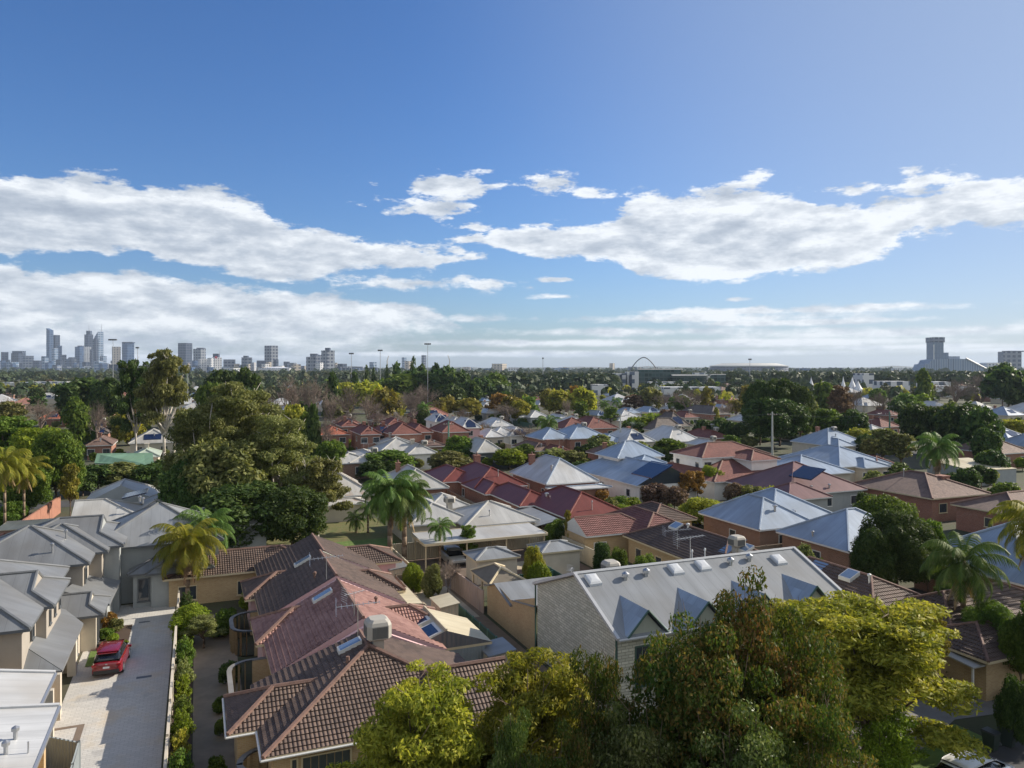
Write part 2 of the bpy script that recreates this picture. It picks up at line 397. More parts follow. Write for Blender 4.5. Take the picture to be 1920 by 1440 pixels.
def hip(mb, a0, a1, b0, b1, ze, pitch=0.45, gab='', caps=None, tiles=False, t=0.16, dutch='', m=0, soff=True):
    """hipped or gabled roof over a grid rectangle; gab / dutch name the ends '-a','+a','-b','+b'. returns ridge ends"""
    da, db = a1 - a0, b1 - b0; along = da >= db; half = (db if along else da) / 2; zr = ze + half * pitch
    if gab and ('a' in gab) and not ('b' in gab): along = True; half = db / 2; zr = ze + half * pitch
    if gab and ('b' in gab) and not ('a' in gab): along = False; half = da / 2; zr = ze + half * pitch
    if dutch and 'b' in dutch: along = False; half = da / 2; zr = ze + half * pitch
    if dutch and 'a' in dutch: along = True; half = db / 2; zr = ze + half * pitch
    P = lambda u, v, z: G(u, v, z) if along else G(v, u, z)
    u0, u1, v0, v1 = (a0, a1, b0, b1) if along else (b0, b1, a0, a1); vm = (v0 + v1) / 2
    ax = 'a' if along else 'b'
    i0 = 0 if ('-' + ax) in gab else (half * 0.45 if ('-' + ax) in dutch else half); i1 = 0 if ('+' + ax) in gab else (half * 0.45 if ('+' + ax) in dutch else half)
    if u0 + i0 > u1 - i1: i0 = i1 = (u1 - u0) / 2
    r0, r1 = P(u0 + i0, vm, zr), P(u1 - i1, vm, zr)
    c00, c01, c10, c11 = P(u0, v0, ze), P(u0, v1, ze), P(u1, v0, ze), P(u1, v1, ze)
    face = (lambda pts: tile_face(mb, pts, m=m)) if tiles else (lambda pts: mb.poly(orient(pts), m))
    def orient(pts):
        n = (Vector(pts[1]) - Vector(pts[0])).cross(Vector(pts[2]) - Vector(pts[1])); return pts if n.z > 0 else pts[::-1]
    lines = [(r0, r1)]
    def side(w, ws):                        # the two long slopes, cut where an end is dutch
        out = [P(u0, w, ze)]
        pts = [P(u0, w, ze), P(u1, w, ze)]
        if ('+' + ax) in dutch: pts += [P(u1 - half, vm + (w - vm) * 0, zr)] if False else [P(u1 - i1 * 2.222, vm, zr)] if False else []
        return pts
    def long(w):
        p = [P(u0, w, ze), P(u1, w, ze)]
        if ('+' + ax) in dutch:
            q = 0.45; zz = ze + (zr - ze) * q * 1.0
            p += [P(u1 - half * q, w + (vm - w) * q, zz), r1]
        else: p += [r1]
        p += [r0]
        if ('-' + ax) in dutch:
            q = 0.45; zz = ze + (zr - ze) * q
            p += [P(u0 + half * q, w + (vm - w) * q, zz)]
        o = []
        for x in p:
            if not o or (x - o[-1]).length > 1e-4: o.append(x)
        return o
    face(long(v0)); face(long(v1))
    for (uu, sg, key, r) in ((u0, 1, '-' + ax, r0), (u1, -1, '+' + ax, r1)):
        A, B = P(uu, v0, ze), P(uu, v1, ze)
        if key in gab:
            lines += []; mb.poly([A, B, r], 1 if len(getattr(mb, 'extra', [])) else m)
        elif key in dutch:
            q = 0.45; zz = ze + (zr - ze) * q
            A2, B2 = P(uu + sg * half * q, v0 + (vm - v0) * q, zz), P(uu + sg * half * q, v1 + (vm - v1) * q, zz)
            face([A, B, B2, A2]); mb.poly([A2, B2, r], 1 if len(getattr(mb, 'extra', [])) else m)
            lines += [(A, A2), (B, B2), (A2, r), (B2, r)]
        else:
            face([A, B, r]); lines += [(A, r), (B, r)]
    # fascia and soffit
    dz = Vector((0, 0, t)); ring = [c00, c10, c11, c01]
    for i in range(4):
        p, q = ring[i], ring[(i + 1) % 4]; mb.poly([p, q, q - dz, p - dz], 2 if getattr(mb, 'fascia', False) else m)
    if soff: mb.poly([p - dz for p in ring], 2 if getattr(mb, 'fascia', False) else m)
    if caps is not None: caps += lines
    return r0, r1, zr
def cap_mesh(lines, r=0.10, lift=0.04, n=5):
    c = MB()
    for p, q in lines:
        if (p - q).length > 0.3: c.tube(p + Vector((0, 0, lift)), q + Vector((0, 0, lift)), r, r, n)
    return c

# palette -----------------------------------------------------------------------------------------
WHITE_R = metal_roof('white_metal_roof', (0.47, 0.48, 0.485), 0.30, spec=0.6)
PALE_R = metal_roof('pale_metal_roof', (0.40, 0.40, 0.385), 0.42)
OLD_R = metal_roof('weathered_metal_roof', (0.46, 0.45, 0.42), 0.55, rust=0.55)
BLUE_R = metal_roof('blue_white_metal_roof', (0.27, 0.335, 0.43), 0.32, spec=0.5)
GREY_R = metal_roof('grey_metal_roof', (0.175, 0.185, 0.195), 0.40)
LGREY_R = metal_roof('light_grey_metal_roof', (0.235, 0.25, 0.265), 0.38)
GREEN_R = metal_roof('green_metal_roof', (0.19, 0.32, 0.22), 0.5, pitch=0.6)
RED_R = metal_roof('maroon_metal_roof', (0.155, 0.046, 0.036), 0.45)
BROWNM_R = metal_roof('plum_metal_roof', (0.16, 0.085, 0.085), 0.45)
CREAM_R = metal_roof('cream_metal_roof', (0.52, 0.47, 0.34), 0.5)
T_BROWN = tile_roof('brown_roof_tiles', (0.050, 0.033, 0.026), (0.125, 0.083, 0.064), True)
T_PINK = tile_roof('pink_brown_roof_tiles', (0.16, 0.070, 0.056), (0.32, 0.175, 0.145), True)
T_DARK = tile_roof('dark_brown_roof_tiles', (0.05, 0.034, 0.028), (0.105, 0.07, 0.055), True)
T_MAR = tile_roof('maroon_roof_tiles', (0.10, 0.036, 0.032), (0.19, 0.078, 0.068), True)
TF_BROWN = tile_roof('far_brown_tiles', (0.09, 0.055, 0.044), (0.18, 0.115, 0.09))
TF_RED = tile_roof('far_maroon_tiles', (0.10, 0.030, 0.024), (0.18, 0.062, 0.045))
TF_ORANGE = tile_roof('far_orange_tiles', (0.25, 0.065, 0.03), (0.38, 0.12, 0.065))
TF_SALMON = tile_roof('far_salmon_tiles', (0.26, 0.105, 0.075), (0.36, 0.17, 0.13))
TF_DARK = tile_roof('far_dark_tiles', (0.07, 0.055, 0.05), (0.14, 0.115, 0.10))
TF_TAN = tile_roof('far_tan_tiles', (0.32, 0.22, 0.13), (0.45, 0.34, 0.22))
B_RED = brick('red_brick', (0.30, 0.11, 0.065), (0.22, 0.075, 0.045))
B_TAN = brick('tan_brick', (0.50, 0.36, 0.19), (0.42, 0.28, 0.14), (0.5, 0.42, 0.3))
B_BROWN = brick('brown_brick', (0.26, 0.13, 0.08), (0.19, 0.09, 0.055))
B_PALE = brick('pale_limestone_block', (0.47, 0.455, 0.37), (0.68, 0.655, 0.55), (0.24, 0.235, 0.19), 2.0)
RENDER_C = plain('cream_render', (0.50, 0.45, 0.37), 0.85, 0.08)
RENDER_T = plain('taupe_render', (0.31, 0.28, 0.24), 0.85, 0.07)
RENDER_G = plain('grey_render', (0.30, 0.32, 0.32), 0.85, 0.07)
RENDER_W = plain('white_render', (0.72, 0.70, 0.66), 0.8, 0.06)
RENDER_P = plain('pink_render', (0.55, 0.36, 0.36), 0.8, 0.06)
RENDER_S = plain('sage_render', (0.34, 0.36, 0.30), 0.8, 0.07)
TRIM_W = plain('white_trim', (0.60, 0.60, 0.58), 0.45, 0.05)
TRIM_D = plain('dark_trim', (0.10, 0.11, 0.12), 0.45, 0.05)
TRIM_C = plain('cream_trim', (0.55, 0.46, 0.30), 0.5, 0.05)
TRIM_G = plain('green_trim', (0.05, 0.10, 0.08), 0.5, 0.05)
CAP_T = plain('terracotta_ridge_tiles', (0.17, 0.10, 0.078), 0.8, 0.25, 3)
GLASS = gloss('window_glass', (0.035, 0.045, 0.055), 0.06, spec=0.9)
SOLAR = gloss('solar_cells', (0.012, 0.02, 0.055), 0.15, spec=0.7)
SKYL = gloss('skylight_glass', (0.16, 0.22, 0.32), 0.08, spec=1.0)
DOMEM = plain('acrylic_dome', (0.50, 0.52, 0.54), 0.3, 0.03)
METAL = plain('galvanised_metal', (0.42, 0.43, 0.44), 0.35, 0.05, metallic=0.7)
COOLER = plain('cooler_casing', (0.36, 0.34, 0.30), 0.6, 0.06)
COOLER_D = ribbed('cooler_louvre', (0.14, 0.14, 0.13), 0.08)
FENCE_C = ribbed('cream_steel_sheet', (0.47, 0.42, 0.31), 0.25)
FENCE_P = ribbed('pinkish_timber_panel', (0.42, 0.31, 0.25), 0.5)
FENCE_G = ribbed('green_steel_sheet', (0.03, 0.085, 0.06), 0.2)
FENCE_D = ribbed('grey_steel_sheet', (0.22, 0.25, 0.26), 0.2)
GREENP = plain('green_post_paint', (0.09, 0.20, 0.16), 0.6, 0.1)
WOOD = plain('grey_timber', (0.23, 0.18, 0.13), 0.85, 0.2, 4)
BARK = plain('brown_bark', (0.12, 0.085, 0.06), 0.9, 0.35, 4)
BARK_G = plain('pale_gum_bark', (0.42, 0.38, 0.33), 0.8, 0.25, 2)
BARK_P = plain('palm_trunk_bark', (0.22, 0.16, 0.11), 0.9, 0.25, 5)
TWIG = plain('bare_twigs', (0.20, 0.155, 0.125), 0.9, 0.2, 2)

# ------------------------------------------------------------------ ground, roads, paving
def sheet(name, pts, z, m, label=None):
    mb = MB(); mb.poly([Vector((p[0], p[1], z)) for p in pts]); o = mb.build(name, m); o['kind'] = 'structure'; return o
def gsheet(name, a0, a1, b0, b1, z, m): return sheet(name, [G(a0, b0), G(a0, b1), G(a1, b1), G(a1, b0)], z, m)
def ground_fn(k):
    p = k.pos(); n = k.noise(p, 0.045, 6, 0.6); n2 = k.noise(p, 0.35, 5, 0.6)
    c = k.mix(k.mr(n, 0.38, 0.62), (0.030, 0.040, 0.014, 1), (0.085, 0.072, 0.05, 1))
    c = k.mix(k.mr(n2, 0.45, 0.7), c, (0.05, 0.065, 0.02, 1)); k.base(c); k.bs.inputs['Roughness'].default_value = 1.0
    k.bump(k.noise(p, 3, 4), 0.1, 0.5)
GROUND = mat('suburban_ground', ground_fn)
S = 14000
sheet('ground', [(-S, -400), (S, -400), (S, 19000), (-S, 19000)], 0, GROUND)
def paver_fn(k):
    u = k.uv(); b = k.new('ShaderNodeTexBrick'); k.con(b, 'Vector', u); b.inputs['Scale'].default_value = 1
    b.inputs['Brick Width'].default_value = 0.42; b.inputs['Row Height'].default_value = 0.22; b.inputs['Mortar Size'].default_value = 0.014
    b.inputs['Color1'].default_value = (0.46, 0.45, 0.42, 1); b.inputs['Color2'].default_value = (0.53, 0.515, 0.48, 1); b.inputs['Mortar'].default_value = (0.36, 0.35, 0.325, 1)
    n = k.noise(u, 0.5, 5); n2 = k.noise(u, 0.16, 4)
    c = k.mix(k.mr(n, 0.52, 0.68, 0, 0.5), b.outputs[0], (0.52, 0.42, 0.28, 1)); c = k.mix(k.mr(n2, 0.4, 0.7, 0, 0.35), c, (0.38, 0.365, 0.35, 1))
    n3_ = k.noise(k.scaled(u, .9, .22), 1.0, 6, .7); c = k.mix(k.mr(n3_, .58, .72, 0, .45), c, (0.24, 0.225, 0.21, 1)); k.base(c); k.bs.inputs['Roughness'].default_value = 0.85; k.bump(b.outputs[1], -0.01, 0.5)
PAVER = mat('pale_block_paving', paver_fn)
def conc(key, c):
    def fn(k):
        p = k.pos(); n = k.noise(p, 0.8, 6, 0.65); n2 = k.noise(p, 6, 4)
        k.base(k.mix(k.mr(n2, 0.3, 0.7, 0, 0.4), k.mix(k.mr(n, 0.3, 0.7), C4(c, 0.72), C4(c, 1.15)), C4(c, 0.9))); k.bs.inputs['Roughness'].default_value = 0.92
    return mat(key, fn)
CONC = conc('worn_concrete', (0.24, 0.20, 0.15)); ASPH = conc('asphalt', (0.055, 0.056, 0.06)); CREAMP = conc('cream_paving', (0.42, 0.36, 0.26))
DARKP = conc('brown_brick_paving', (0.15, 0.11, 0.085)); SOIL = conc('garden_soil', (0.07, 0.045, 0.03)); GPATH = conc('grey_paving', (0.19, 0.185, 0.18))
def lawn(key, c, c2):
    def fn(k):
        p = k.pos(); k.base(k.mix(k.mr(k.noise(p, 1.3, 6, 0.7), 0.35, 0.65), C4(c), C4(c2))); k.bs.inputs['Roughness'].default_value = 1; k.bump(k.noise(p, 25, 3), 0.06, 0.8)
    return mat(key, fn)
LAWN = lawn('lawn', (0.07, 0.13, 0.02), (0.13, 0.19, 0.04)); DRY = lawn('dry_grass', (0.16, 0.13, 0.05), (0.09, 0.12, 0.03))
gsheet('driveway', 22, 71.5, -7.4, -1.65, 0.012, PAVER)
gsheet('driveway_border', 22, 48.2, -6.15, -5.8, 0.020, conc('brown_edging', (0.17, 0.13, 0.10)))
gsheet('driveway_border', 48.2, 48.5, -7.3, -5.8, 0.020, conc('brown_edging', (0.17, 0.13, 0.10)))
gsheet('driveway_drain', 54.2, 54.55, -3.6, -2.7, 0.019, TRIM_D); gsheet('driveway_drain', 66.0, 66.3, -4.2, -3.4, 0.019, TRIM_D)
gsheet('garden_bed', 60.6, 65.6, -6.9, -4.6, 0.10, SOIL)
gsheet('lawn', 57.6, 60.6, -6.9, -4.9, 0.055, LAWN)
gsheet('shared_lane', 22, 66, -0.2, 2.6, 0.016, conc('sandy_concrete', (0.24, 0.195, 0.145)))
gsheet('hedge_bed', 22, 69, -1.55, -0.25, 0.03, SOIL)
gsheet('rear_lane', 40, 66, 19.6, 21.5, 0.016, conc('sandy_lane', (0.20, 0.15, 0.10)))
gsheet('courtyard', 57.2, 66.5, 16.6, 21.0, 0.02, CREAMP)
gsheet('car_park', 65, 77.5, 18.5, 36.3, 0.008, DARKP)
gsheet('car_park_strip', 69.2, 71.9, 26.5, 36.2, 0.016, CREAMP)
gsheet('side_lane', 40, 70, 36.9, 40.2, 0.012, DARKP)
gsheet('vacant_lot', 80, 100, 4, 22, 0.01, DRY)
gsheet('vacant_lot_grass', 79, 88, 14, 21, 0.018, LAWN)
# street at the lower right
gsheet('road', 14, 27, 30, 60, 0.02, ASPH)
sheet('footpath', [Pz(1540, 1425)[:2], Pz(1640, 1330)[:2], Pz(1700, 1290)[:2], Pz(1930, 1262)[:2], Pz(2000, 1330)[:2], Pz(1900, 1335)[:2], Pz(1790, 1350)[:2], Pz(1690, 1440)[:2]], 0.03, GPATH)
sheet('verge_lawn', [Pz(1640, 1480)[:2], Pz(1700, 1395)[:2], Pz(1790, 1358)[:2], Pz(1850, 1385)[:2], Pz(1840, 1440)[:2], Pz(1900, 1560)[:2], Pz(1600, 1560)[:2]], 0.022, LAWN)
for (a0, a1, b0, b1) in ((125, 131, -60, 190), (196, 203, -110, 260), (262, 269, -160, 330), (330, 337, -220, 400)): gsheet('road', a0, a1, b0, b1, 0.03, ASPH)
gsheet('road', 60, 420, 92.5, 99, 0.036, ASPH)

# ------------------------------------------------------------------ house builder
class RM(MB):
    extra = [1]; fascia = True
def window(parent, a, b, z, w, h, face, frame=TRIM_W, split=2, name='window'):
    f = MB(); g = MB(); t = 0.07
    def bx(mb, u0, u1, z0, z1, d0, d1, m=0):
        if face == 'n': mb.box(a - d1, a - d0, b + u0, b + u1, z0, z1, m)
        elif face == 'l': mb.box(a + u0, a + u1, b - d1, b - d0, z0, z1, m)
        else: mb.box(a + u0, a + u1, b + d0, b + d1, z0, z1, m)
    for u0, u1, z0, z1 in ((-w / 2, w / 2, z, z + t), (-w / 2, w / 2, z + h - t, z + h), (-w / 2, -w / 2 + t, z + t, z + h - t), (w / 2 - t, w / 2, z + t, z + h - t)):
        bx(f, u0, u1, z0, z1, 0.0, 0.07)
    bx(f, -w / 2 - 0.06, w / 2 + 0.06, z - 0.06, z, 0.0, 0.11)
    iw = (w - 2 * t) / split
    for i in range(split): bx(g, -w / 2 + t + i * iw + 0.02, -w / 2 + t + (i + 1) * iw - 0.02, z + t, z + h - t, 0.0, 0.03)
    o = f.build(name, frame, parent); g.build('pane', GLASS, o); return o
def door(parent, a, b, w, h, face, m, name='door'):
    f = MB()
    if face == 'n': f.box(a - 0.05, a - 0.001, b - w / 2, b + w / 2, 0.05, h)
    else: f.box(a - w / 2, a + w / 2, b + 0.001, b + 0.05, 0.05, h) if face == 'r' else f.box(a - w / 2, a + w / 2, b - 0.05, b - 0.001, 0.05, h)
    return f.build(name, m, parent)
def house(name, label, cat, rects, roof, wall, trim=TRIM_W, cap='same', tiles=False, wins=(2, 1), over=0.45, group=None, capr=0.10, upper=None, gablem=None, split=2):
    R_ = [tuple(r) + (0.45, '', '')[len(r) - 5:] if len(r) < 8 else tuple(r) for r in rects]
    A = sum((r[0] + r[1]) / 2 for r in R_) / len(R_); B = sum((r[2] + r[3]) / 2 for r in R_) / len(R_)
    t = thing(name, label, cat, G(A, B, 0), group)
    rm = RM(); wm = MB(); caps = []
    for i, (a0, a1, b0, b1, ze, pi_, gb, du) in enumerate(R_):
        hip(rm, a0, a1, b0, b1, ze, pi_, gb, caps, tiles, dutch=du)
        o = over + 0.004 * i; ga = {k: (0.02 if k in gb else o) for k in ('-a', '+a', '-b', '+b')}
        wm.box(a0 + ga['-a'], a1 - ga['+a'], b0 + ga['-b'], b1 - ga['+b'], -0.02, ze - 0.10 - 0.004 * i)
        na, nb = wins if not isinstance(wins, dict) else wins.get(i, (0, 0))
        wa, wb = a0 + ga['-a'], b0 + ga['-b']
        rows = [ze - 2.05] if ze < 4.4 else [ze - 1.95, ze - 4.5]
        for zz in rows:
            for j in range(na): window(t, wa, b0 + (b1 - b0) * (j + 0.5) / na + 0.3 * ((j * 7) % 3 - 1), zz, 1.5, 1.25, 'n', trim, split)
            for j in range(nb): window(t, a0 + (a1 - a0) * (j + 0.5) / nb + 0.4 * ((j * 5) % 3 - 1), wb, zz, 1.1, 1.15, 'l', trim, split)
    wm.build('wall', wall, t)
    ro = rm.build('roof', [roof, gablem or wall, trim], t)
    if cap is not None:
        cm = roof if cap == 'same' else cap; cap_mesh(caps, capr).build('ridge_cap', cm, ro)
    t['_r'] = 0; del t['_r']
    return t, ro
def slopeA(px, py, ae, ze, s):      # point seen at px,py on the plane z = ze + s (a - ae)
    k = (px - 960) / F; Y = (H - ze + s * ae) / ((py - HY) / F + s * (CT - k * ST)); return Vector((k * Y, Y, H - (py - HY) / F * Y))
def slopeB(px, py, be, ze, s):
    k = (px - 960) / F; Y = (H - ze + s * be) / ((py - HY) / F + s * (k * CT + ST)); return Vector((k * Y, Y, H - (py - HY) / F * Y))
def plate(parent, name, pts, t, m, lift=0.05):
    mb = MB(); pts = [Vector(p) + Vector((0, 0, lift + t)) for p in pts]; mb.slab(pts, t); return mb.build(name, m, parent)
def slope_panel(parent, name, c, wa, wb, s, axis, m, t=0.06, lift=0.12, frame=None):
    """rectangle wa (along A) by wb (along B) lying on a slope s that rises with axis ('a','b' or '-b')"""
    a, b = toab(c); z = c.z
    def zz(da, db): return z + (s * da if axis == 'a' else (s * db if axis == 'b' else -s * db))
    pts = [G(a + da, b + db, zz(da, db) + lift) for da, db in ((-wa / 2, -wb / 2), (-wa / 2, wb / 2), (wa / 2, wb / 2), (wa / 2, -wb / 2))]
    mb = MB(); mb.slab(pts, t + lift * 0.9); o = mb.build(name, frame or m, parent)
    if frame is not None:
        q = [G(a + da * 0.86, b + db * 0.86, zz(da * 0.86, db * 0.86) + lift + 0.012) for da, db in ((-wa / 2, -wb / 2), (-wa / 2, wb / 2), (wa / 2, wb / 2), (wa / 2, -wb / 2))]
        m2 = MB(); m2.slab(q, 0.02); m2.build('pane', m, o)
    return o
def vent_pipe(parent, p, h=0.5, r=0.06, cowl=True, m=None):
    mb = MB(); p = Vector(p); mb.tube(p - Vector((0, 0, .15)), p + Vector((0, 0, h)), r, r, 8)
    if cowl: mb.tube(p + Vector((0, 0, h)), p + Vector((0, 0, h + .12)), r * 1.9, r * 1.9, 8); mb.tube(p + Vector((0, 0, h + .12)), p + Vector((0, 0, h + .2)), r * 1.9, r * .3, 8)
    return mb.build('vent_pipe', m or METAL, parent)
def cooler(parent, p, s=1.15, h=0.95):
    p = Vector(p); mb = MB(); n = 8
    w = s / 2; prof = [(w * 0.78, 0.0), (w, 0.10), (w, h * 0.72), (w * 0.9, h * 0.88), (w * 0.66, h)]
    rings = []
    for r, z in prof:
        c = r * 0.32; ring = [(-r + c, -r), (r - c, -r), (r, -r + c), (r, r - c), (r - c, r), (-r + c, r), (-r, r - c), (-r, -r + c)]
        rings.append([G(toab(p)[0] + x, toab(p)[1] + y, p.z + 0.35 + z) for x, y in ring])
    for a, b in zip(rings, rings[1:]):
        for j in range(8): mb.poly([a[j], a[(j + 1) % 8], b[(j + 1) % 8], b[j]][::-1])
    mb.poly(rings[-1][::-1]); mb.poly(rings[0])
    a, b = toab(p); mb.box(a - .3, a + .3, b - .3, b + .3, p.z - 0.6, p.z + 0.36)
    o = mb.build('evaporative_cooler', COOLER, parent)
    g = MB(); e = 0.012
    for (a0, a1, b0, b1) in ((a - w * .62, a + w * .62, b - w - e, b - w + .01), (a - w * .62, a + w * .62, b + w - .01, b + w + e), (a - w - e, a - w + .01, b - w * .62, b + w * .62), (a + w - .01, a + w + e, b - w * .62, b + w * .62)):
        g.box(a0, a1, b0, b1, p.z + .35 + .14, p.z + .35 + h * .68)
    g.build('louvre', COOLER_D, o); return o
def antenna(parent, p, h, n=9, L=1.5, rz=0.2, cross=0.55):
    p = Vector(p); mb = MB(); mb.tube(p - Vector((0, 0, .3)), p + Vector((0, 0, h)), .025, .02, 6)
    top = p + Vector((0, 0, h - .1)); d = Vector((math.cos(rz), math.sin(rz), .05)); e = Vector((-math.sin(rz), math.cos(rz), 0))
    mb.tube(top - d * L / 2, top + d * L / 2, .02, .02, 5)
    for i in range(n):
        c = top + d * (L * (i / (n - 1) - .5)); w = cross * (1 - .45 * i / (n - 1)); mb.tube(c - e * w, c + e * w, .012, .012, 4)
    c = top - d * L * .5
    for s in (-1, 1):
        for j in range(3): q = c + Vector((0, 0, s * .13 * (j + 1))); mb.tube(q - e * cross * .8, q + e * cross * .8, .012, .012, 4)
    return mb.build('antenna', METAL, parent)
def chimney(parent, p, w=0.7, h=1.5, m=None, pots=True):
    a, b = toab(p); mb = MB(); z = p[2]; mb.box(a - w / 2, a + w / 2, b - w / 2, b + w / 2, z - 1.0, z + h); mb.box(a - w / 2 - .08, a + w / 2 + .08, b - w / 2 - .08, b + w / 2 + .08, z + h, z + h + .16)
    o = mb.build('chimney', m or B_RED, parent)
    if pots:
        q = MB(); q.tube(G(a, b, z + h + .16), G(a, b, z + h + .55), .15, .12, 8); q.build('chimney_pot', CAP_T, o)
    return o
def gutter(lines, parent, m, r=0.07):
    mb = MB()
    for p, q in lines: mb.tube(p, q, r, r, 6)
    return mb.build('gutter', m, parent)

# ------------------------------------------------------------------ the brown-tiled row of units
GRP = 'tiled units stepping along the lane'
u1, r1 = house('row_house', 'nearest tiled unit, dark brown hips down to the lane and brick front window', 'unit',
    [(35.2, 43.6, 2.7, 14.6, 2.7, 0.36, '+a', ''), (38.1, 42.6, 1.35, 8.0, 2.68, 0.46, '', ''), (34.9, 40.6, 9.0, 15.3, 2.62, 0.62, '+b', '')],
    T_BROWN, B_TAN, TRIM_C, CAP_T, True, wins={}, group=GRP, capr=0.12)
window(u1, 35.65, 5.55, 0.5, 2.3, 1.75, 'n', TRIM_C, 6)
window(u1, 35.65, 4.1, 0.5, 0.35, 1.75, 'n', TRIM_C, 1)
gutter([(G(35.12, 2.62, 2.62), G(35.12, 9.2, 2.62)), (G(35.12, 2.62, 2.62), G(38.1, 2.62, 2.62)), (G(38.02, 1.27, 2.6), G(42.6, 1.27, 2.6)), (G(38.02, 1.27, 2.6), G(38.02, 2.6, 2.6))], u1, TRIM_W, 0.06)
u2, r2 = house('row_house', 'tiled unit with pinkish weathered roof and long pink rear wing', 'unit',
    [(44.5, 53.3, 3.9, 14.2, 2.7, 0.50, '-a+a', ''), (49.9, 55.1, 3.4, 9.5, 2.66, 0.48, '', ''), (47.6, 52.6, 8.6, 15.8, 2.60, 0.52, '', '')],
    T_PINK, RENDER_P, TRIM_C, CAP_T, True, wins={}, group=GRP, capr=0.12)
u3, r3 = house('row_house', 'third tiled unit from the camera, dark lane side and reddish-brown rear slope', 'unit',
    [(54.1, 61.9, 4.0, 14.2, 2.8, 0.50, '-a+a', ''), (59.9, 65.0, 3.3, 9.2, 2.66, 0.46, '', ''), (57.6, 62.4, 8.8, 15.0, 2.7, 0.5, '', '')],
    T_BROWN, RENDER_P, TRIM_C, CAP_T, True, wins={}, group=GRP, capr=0.12)
u4, r4 = house('row_house', 'fourth tiled unit from the camera, under the gum tree shade beside the lane end', 'unit',
    [(62.6, 69.6, 4.6, 14.5, 2.8, 0.46, '-a+a', ''), (66.5, 71.5, 10.0, 17.0, 2.7, 0.42, '', '')],
    T_DARK, RENDER_P, TRIM_C, CAP_T, True, wins={}, group=GRP, capr=0.12)
u5, r5 = house('row_house', 'tiled unit closing the lane end behind the palms, roof sloping to the camera', 'unit',
    [(69.0, 76.0, -2.6, 10.5, 2.45, 0.34, '', '')], T_BROWN, B_TAN, TRIM_C, CAP_T, True, wins={0: (3, 0)}, group=GRP, capr=0.12)
# skylights, antennas, cooler on the row
for u, px, py, be, ze in ((u1, 655, 1214, 2.7, 2.7), (u2, 604, 1120, 3.9, 2.7), (u3, 567, 1055, 4.0, 2.8)):
    s_ = 0.36 if u is u1 else 0.5
    slope_panel(u, 'skylight', slopeB(px, py, be, ze, s_), 0.75, 1.25, s_, 'b', SKYL, 0.05, 0.22, frame=TRIM_W)
pc = slopeB(708, 1212, 8.65, 4.84, -0.36); cooler(u1, pc + Vector((0, 0, .15)), 1.35, 1.1)
antenna(u2, slopeB(671, 1184, 9.05, 5.27, -0.5), 1.55, 9, 2.3, 0.25, 0.5)
antenna(u2, slopeB(664, 1146, 9.05, 5.27, -0.5), 1.2, 7, 1.3, 0.7, 0.45)
antenna(u3, slopeB(612, 1078, 9.1, 5.35, -0.5), 1.3, 9, 2.2, 0.3, 0.5)
mbp = MB(); c_ = slopeB(652, 1243, 2.7, 2.7, 0.36); mbp.tube(c_, c_ + Vector((0, 0, .35)), .12, .10, 8); mbp.build('roof_vent', CAP_T, u1)
for p in (slopeB(705, 1133, 9.05, 5.27, -.5), slopeB(590, 1085, 3.9, 2.7, .5)): vent_pipe(u2, p, .35, .07, m=CAP_T)
# party walls with coping between the stepped roofs
for (a, zr, b0, b1, br, u, cm) in ((43.95, 5.0, 3.7, 14.4, 9.05, u2, RENDER_P), (53.7, 5.2, 3.9, 14.4, 9.1, u3, RENDER_P), (62.25, 5.2, 4.2, 14.4, 9.4, u4, RENDER_S)):
    mb = MB(); n = 0.14
    prof = [(b0, 0), (b0, 2.5), (br, zr + .02), (b1, 2.5), (b1, 0)]
    L_, Rr = [G(a - n, b, z) for b, z in prof], [G(a + n, b, z) for b, z in prof]
    mb.poly(L_); mb.poly(Rr[::-1])
    for i in range(5): j = (i + 1) % 5; mb.poly([L_[i], Rr[i], Rr[j], L_[j]])
    mb.build('party_wall', cm, u)
# curved brick garden walls in front of the row
def curved_wall(a0, a1, b0, b1, h, label, m=B_TAN):
    t = thing('garden_wall', label, 'wall', G((a0 + a1) / 2, (b0 + b1) / 2, 0), 'curved brick garden walls along the lane')
    r = 1.3; path = [(a1, b1), (a1, b0 + r)] + [(a1 - r + r * math.cos(x), b0 + r - r * math.sin(x)) for x in (0.3, 0.6, 0.9, 1.2, math.pi / 2)] + [(a0 + r, b0)] + [(a0 + r - r * math.sin(x), b0 + r - r * math.cos(x)) for x in (0.3, 0.6, 0.9, 1.2, math.pi / 2)] + [(a0, b1)]
    w = MB(); c = MB(); th = 0.22
    def off(i, d):
        p0 = Vector(path[max(i - 1, 0)]); p1 = Vector(path[min(i + 1, len(path) - 1)]); n = (p1 - p0).normalized(); return path[i][0] - n.y * d, path[i][1] + n.x * d
    for i in range(len(path) - 1):
        for mb, d0, d1, z0, z1 in ((w, 0, th, 0, h), (c, -.03, th + .03, h, h + .07)):
            q = [G(*off(i, d0), z0), G(*off(i, d1), z0), G(*off(i + 1, d1), z0), G(*off(i + 1, d0), z0)]
            mb.hexa(q + [p + Vector((0, 0, z1 - z0)) for p in q], skip='rl' if 0 < i < len(path) - 2 else '')
    w.build('wall', m, t); c.build('coping', GPATH, t); return t
curved_wall(43.4, 49.8, 1.9, 4.4, 1.75, 'curved tan brick wall around a dark courtyard, nearer of the two by the lane')
curved_wall(55.6, 59.8, 2.4, 4.4, 1.7, 'curved tan brick wall round a dark courtyard, farther one beside the lane shrub')
curved_wall(35.8, 38.2, 1.9, 3.1, 1.7, 'short brick wall under the eave at the nearest unit corner')

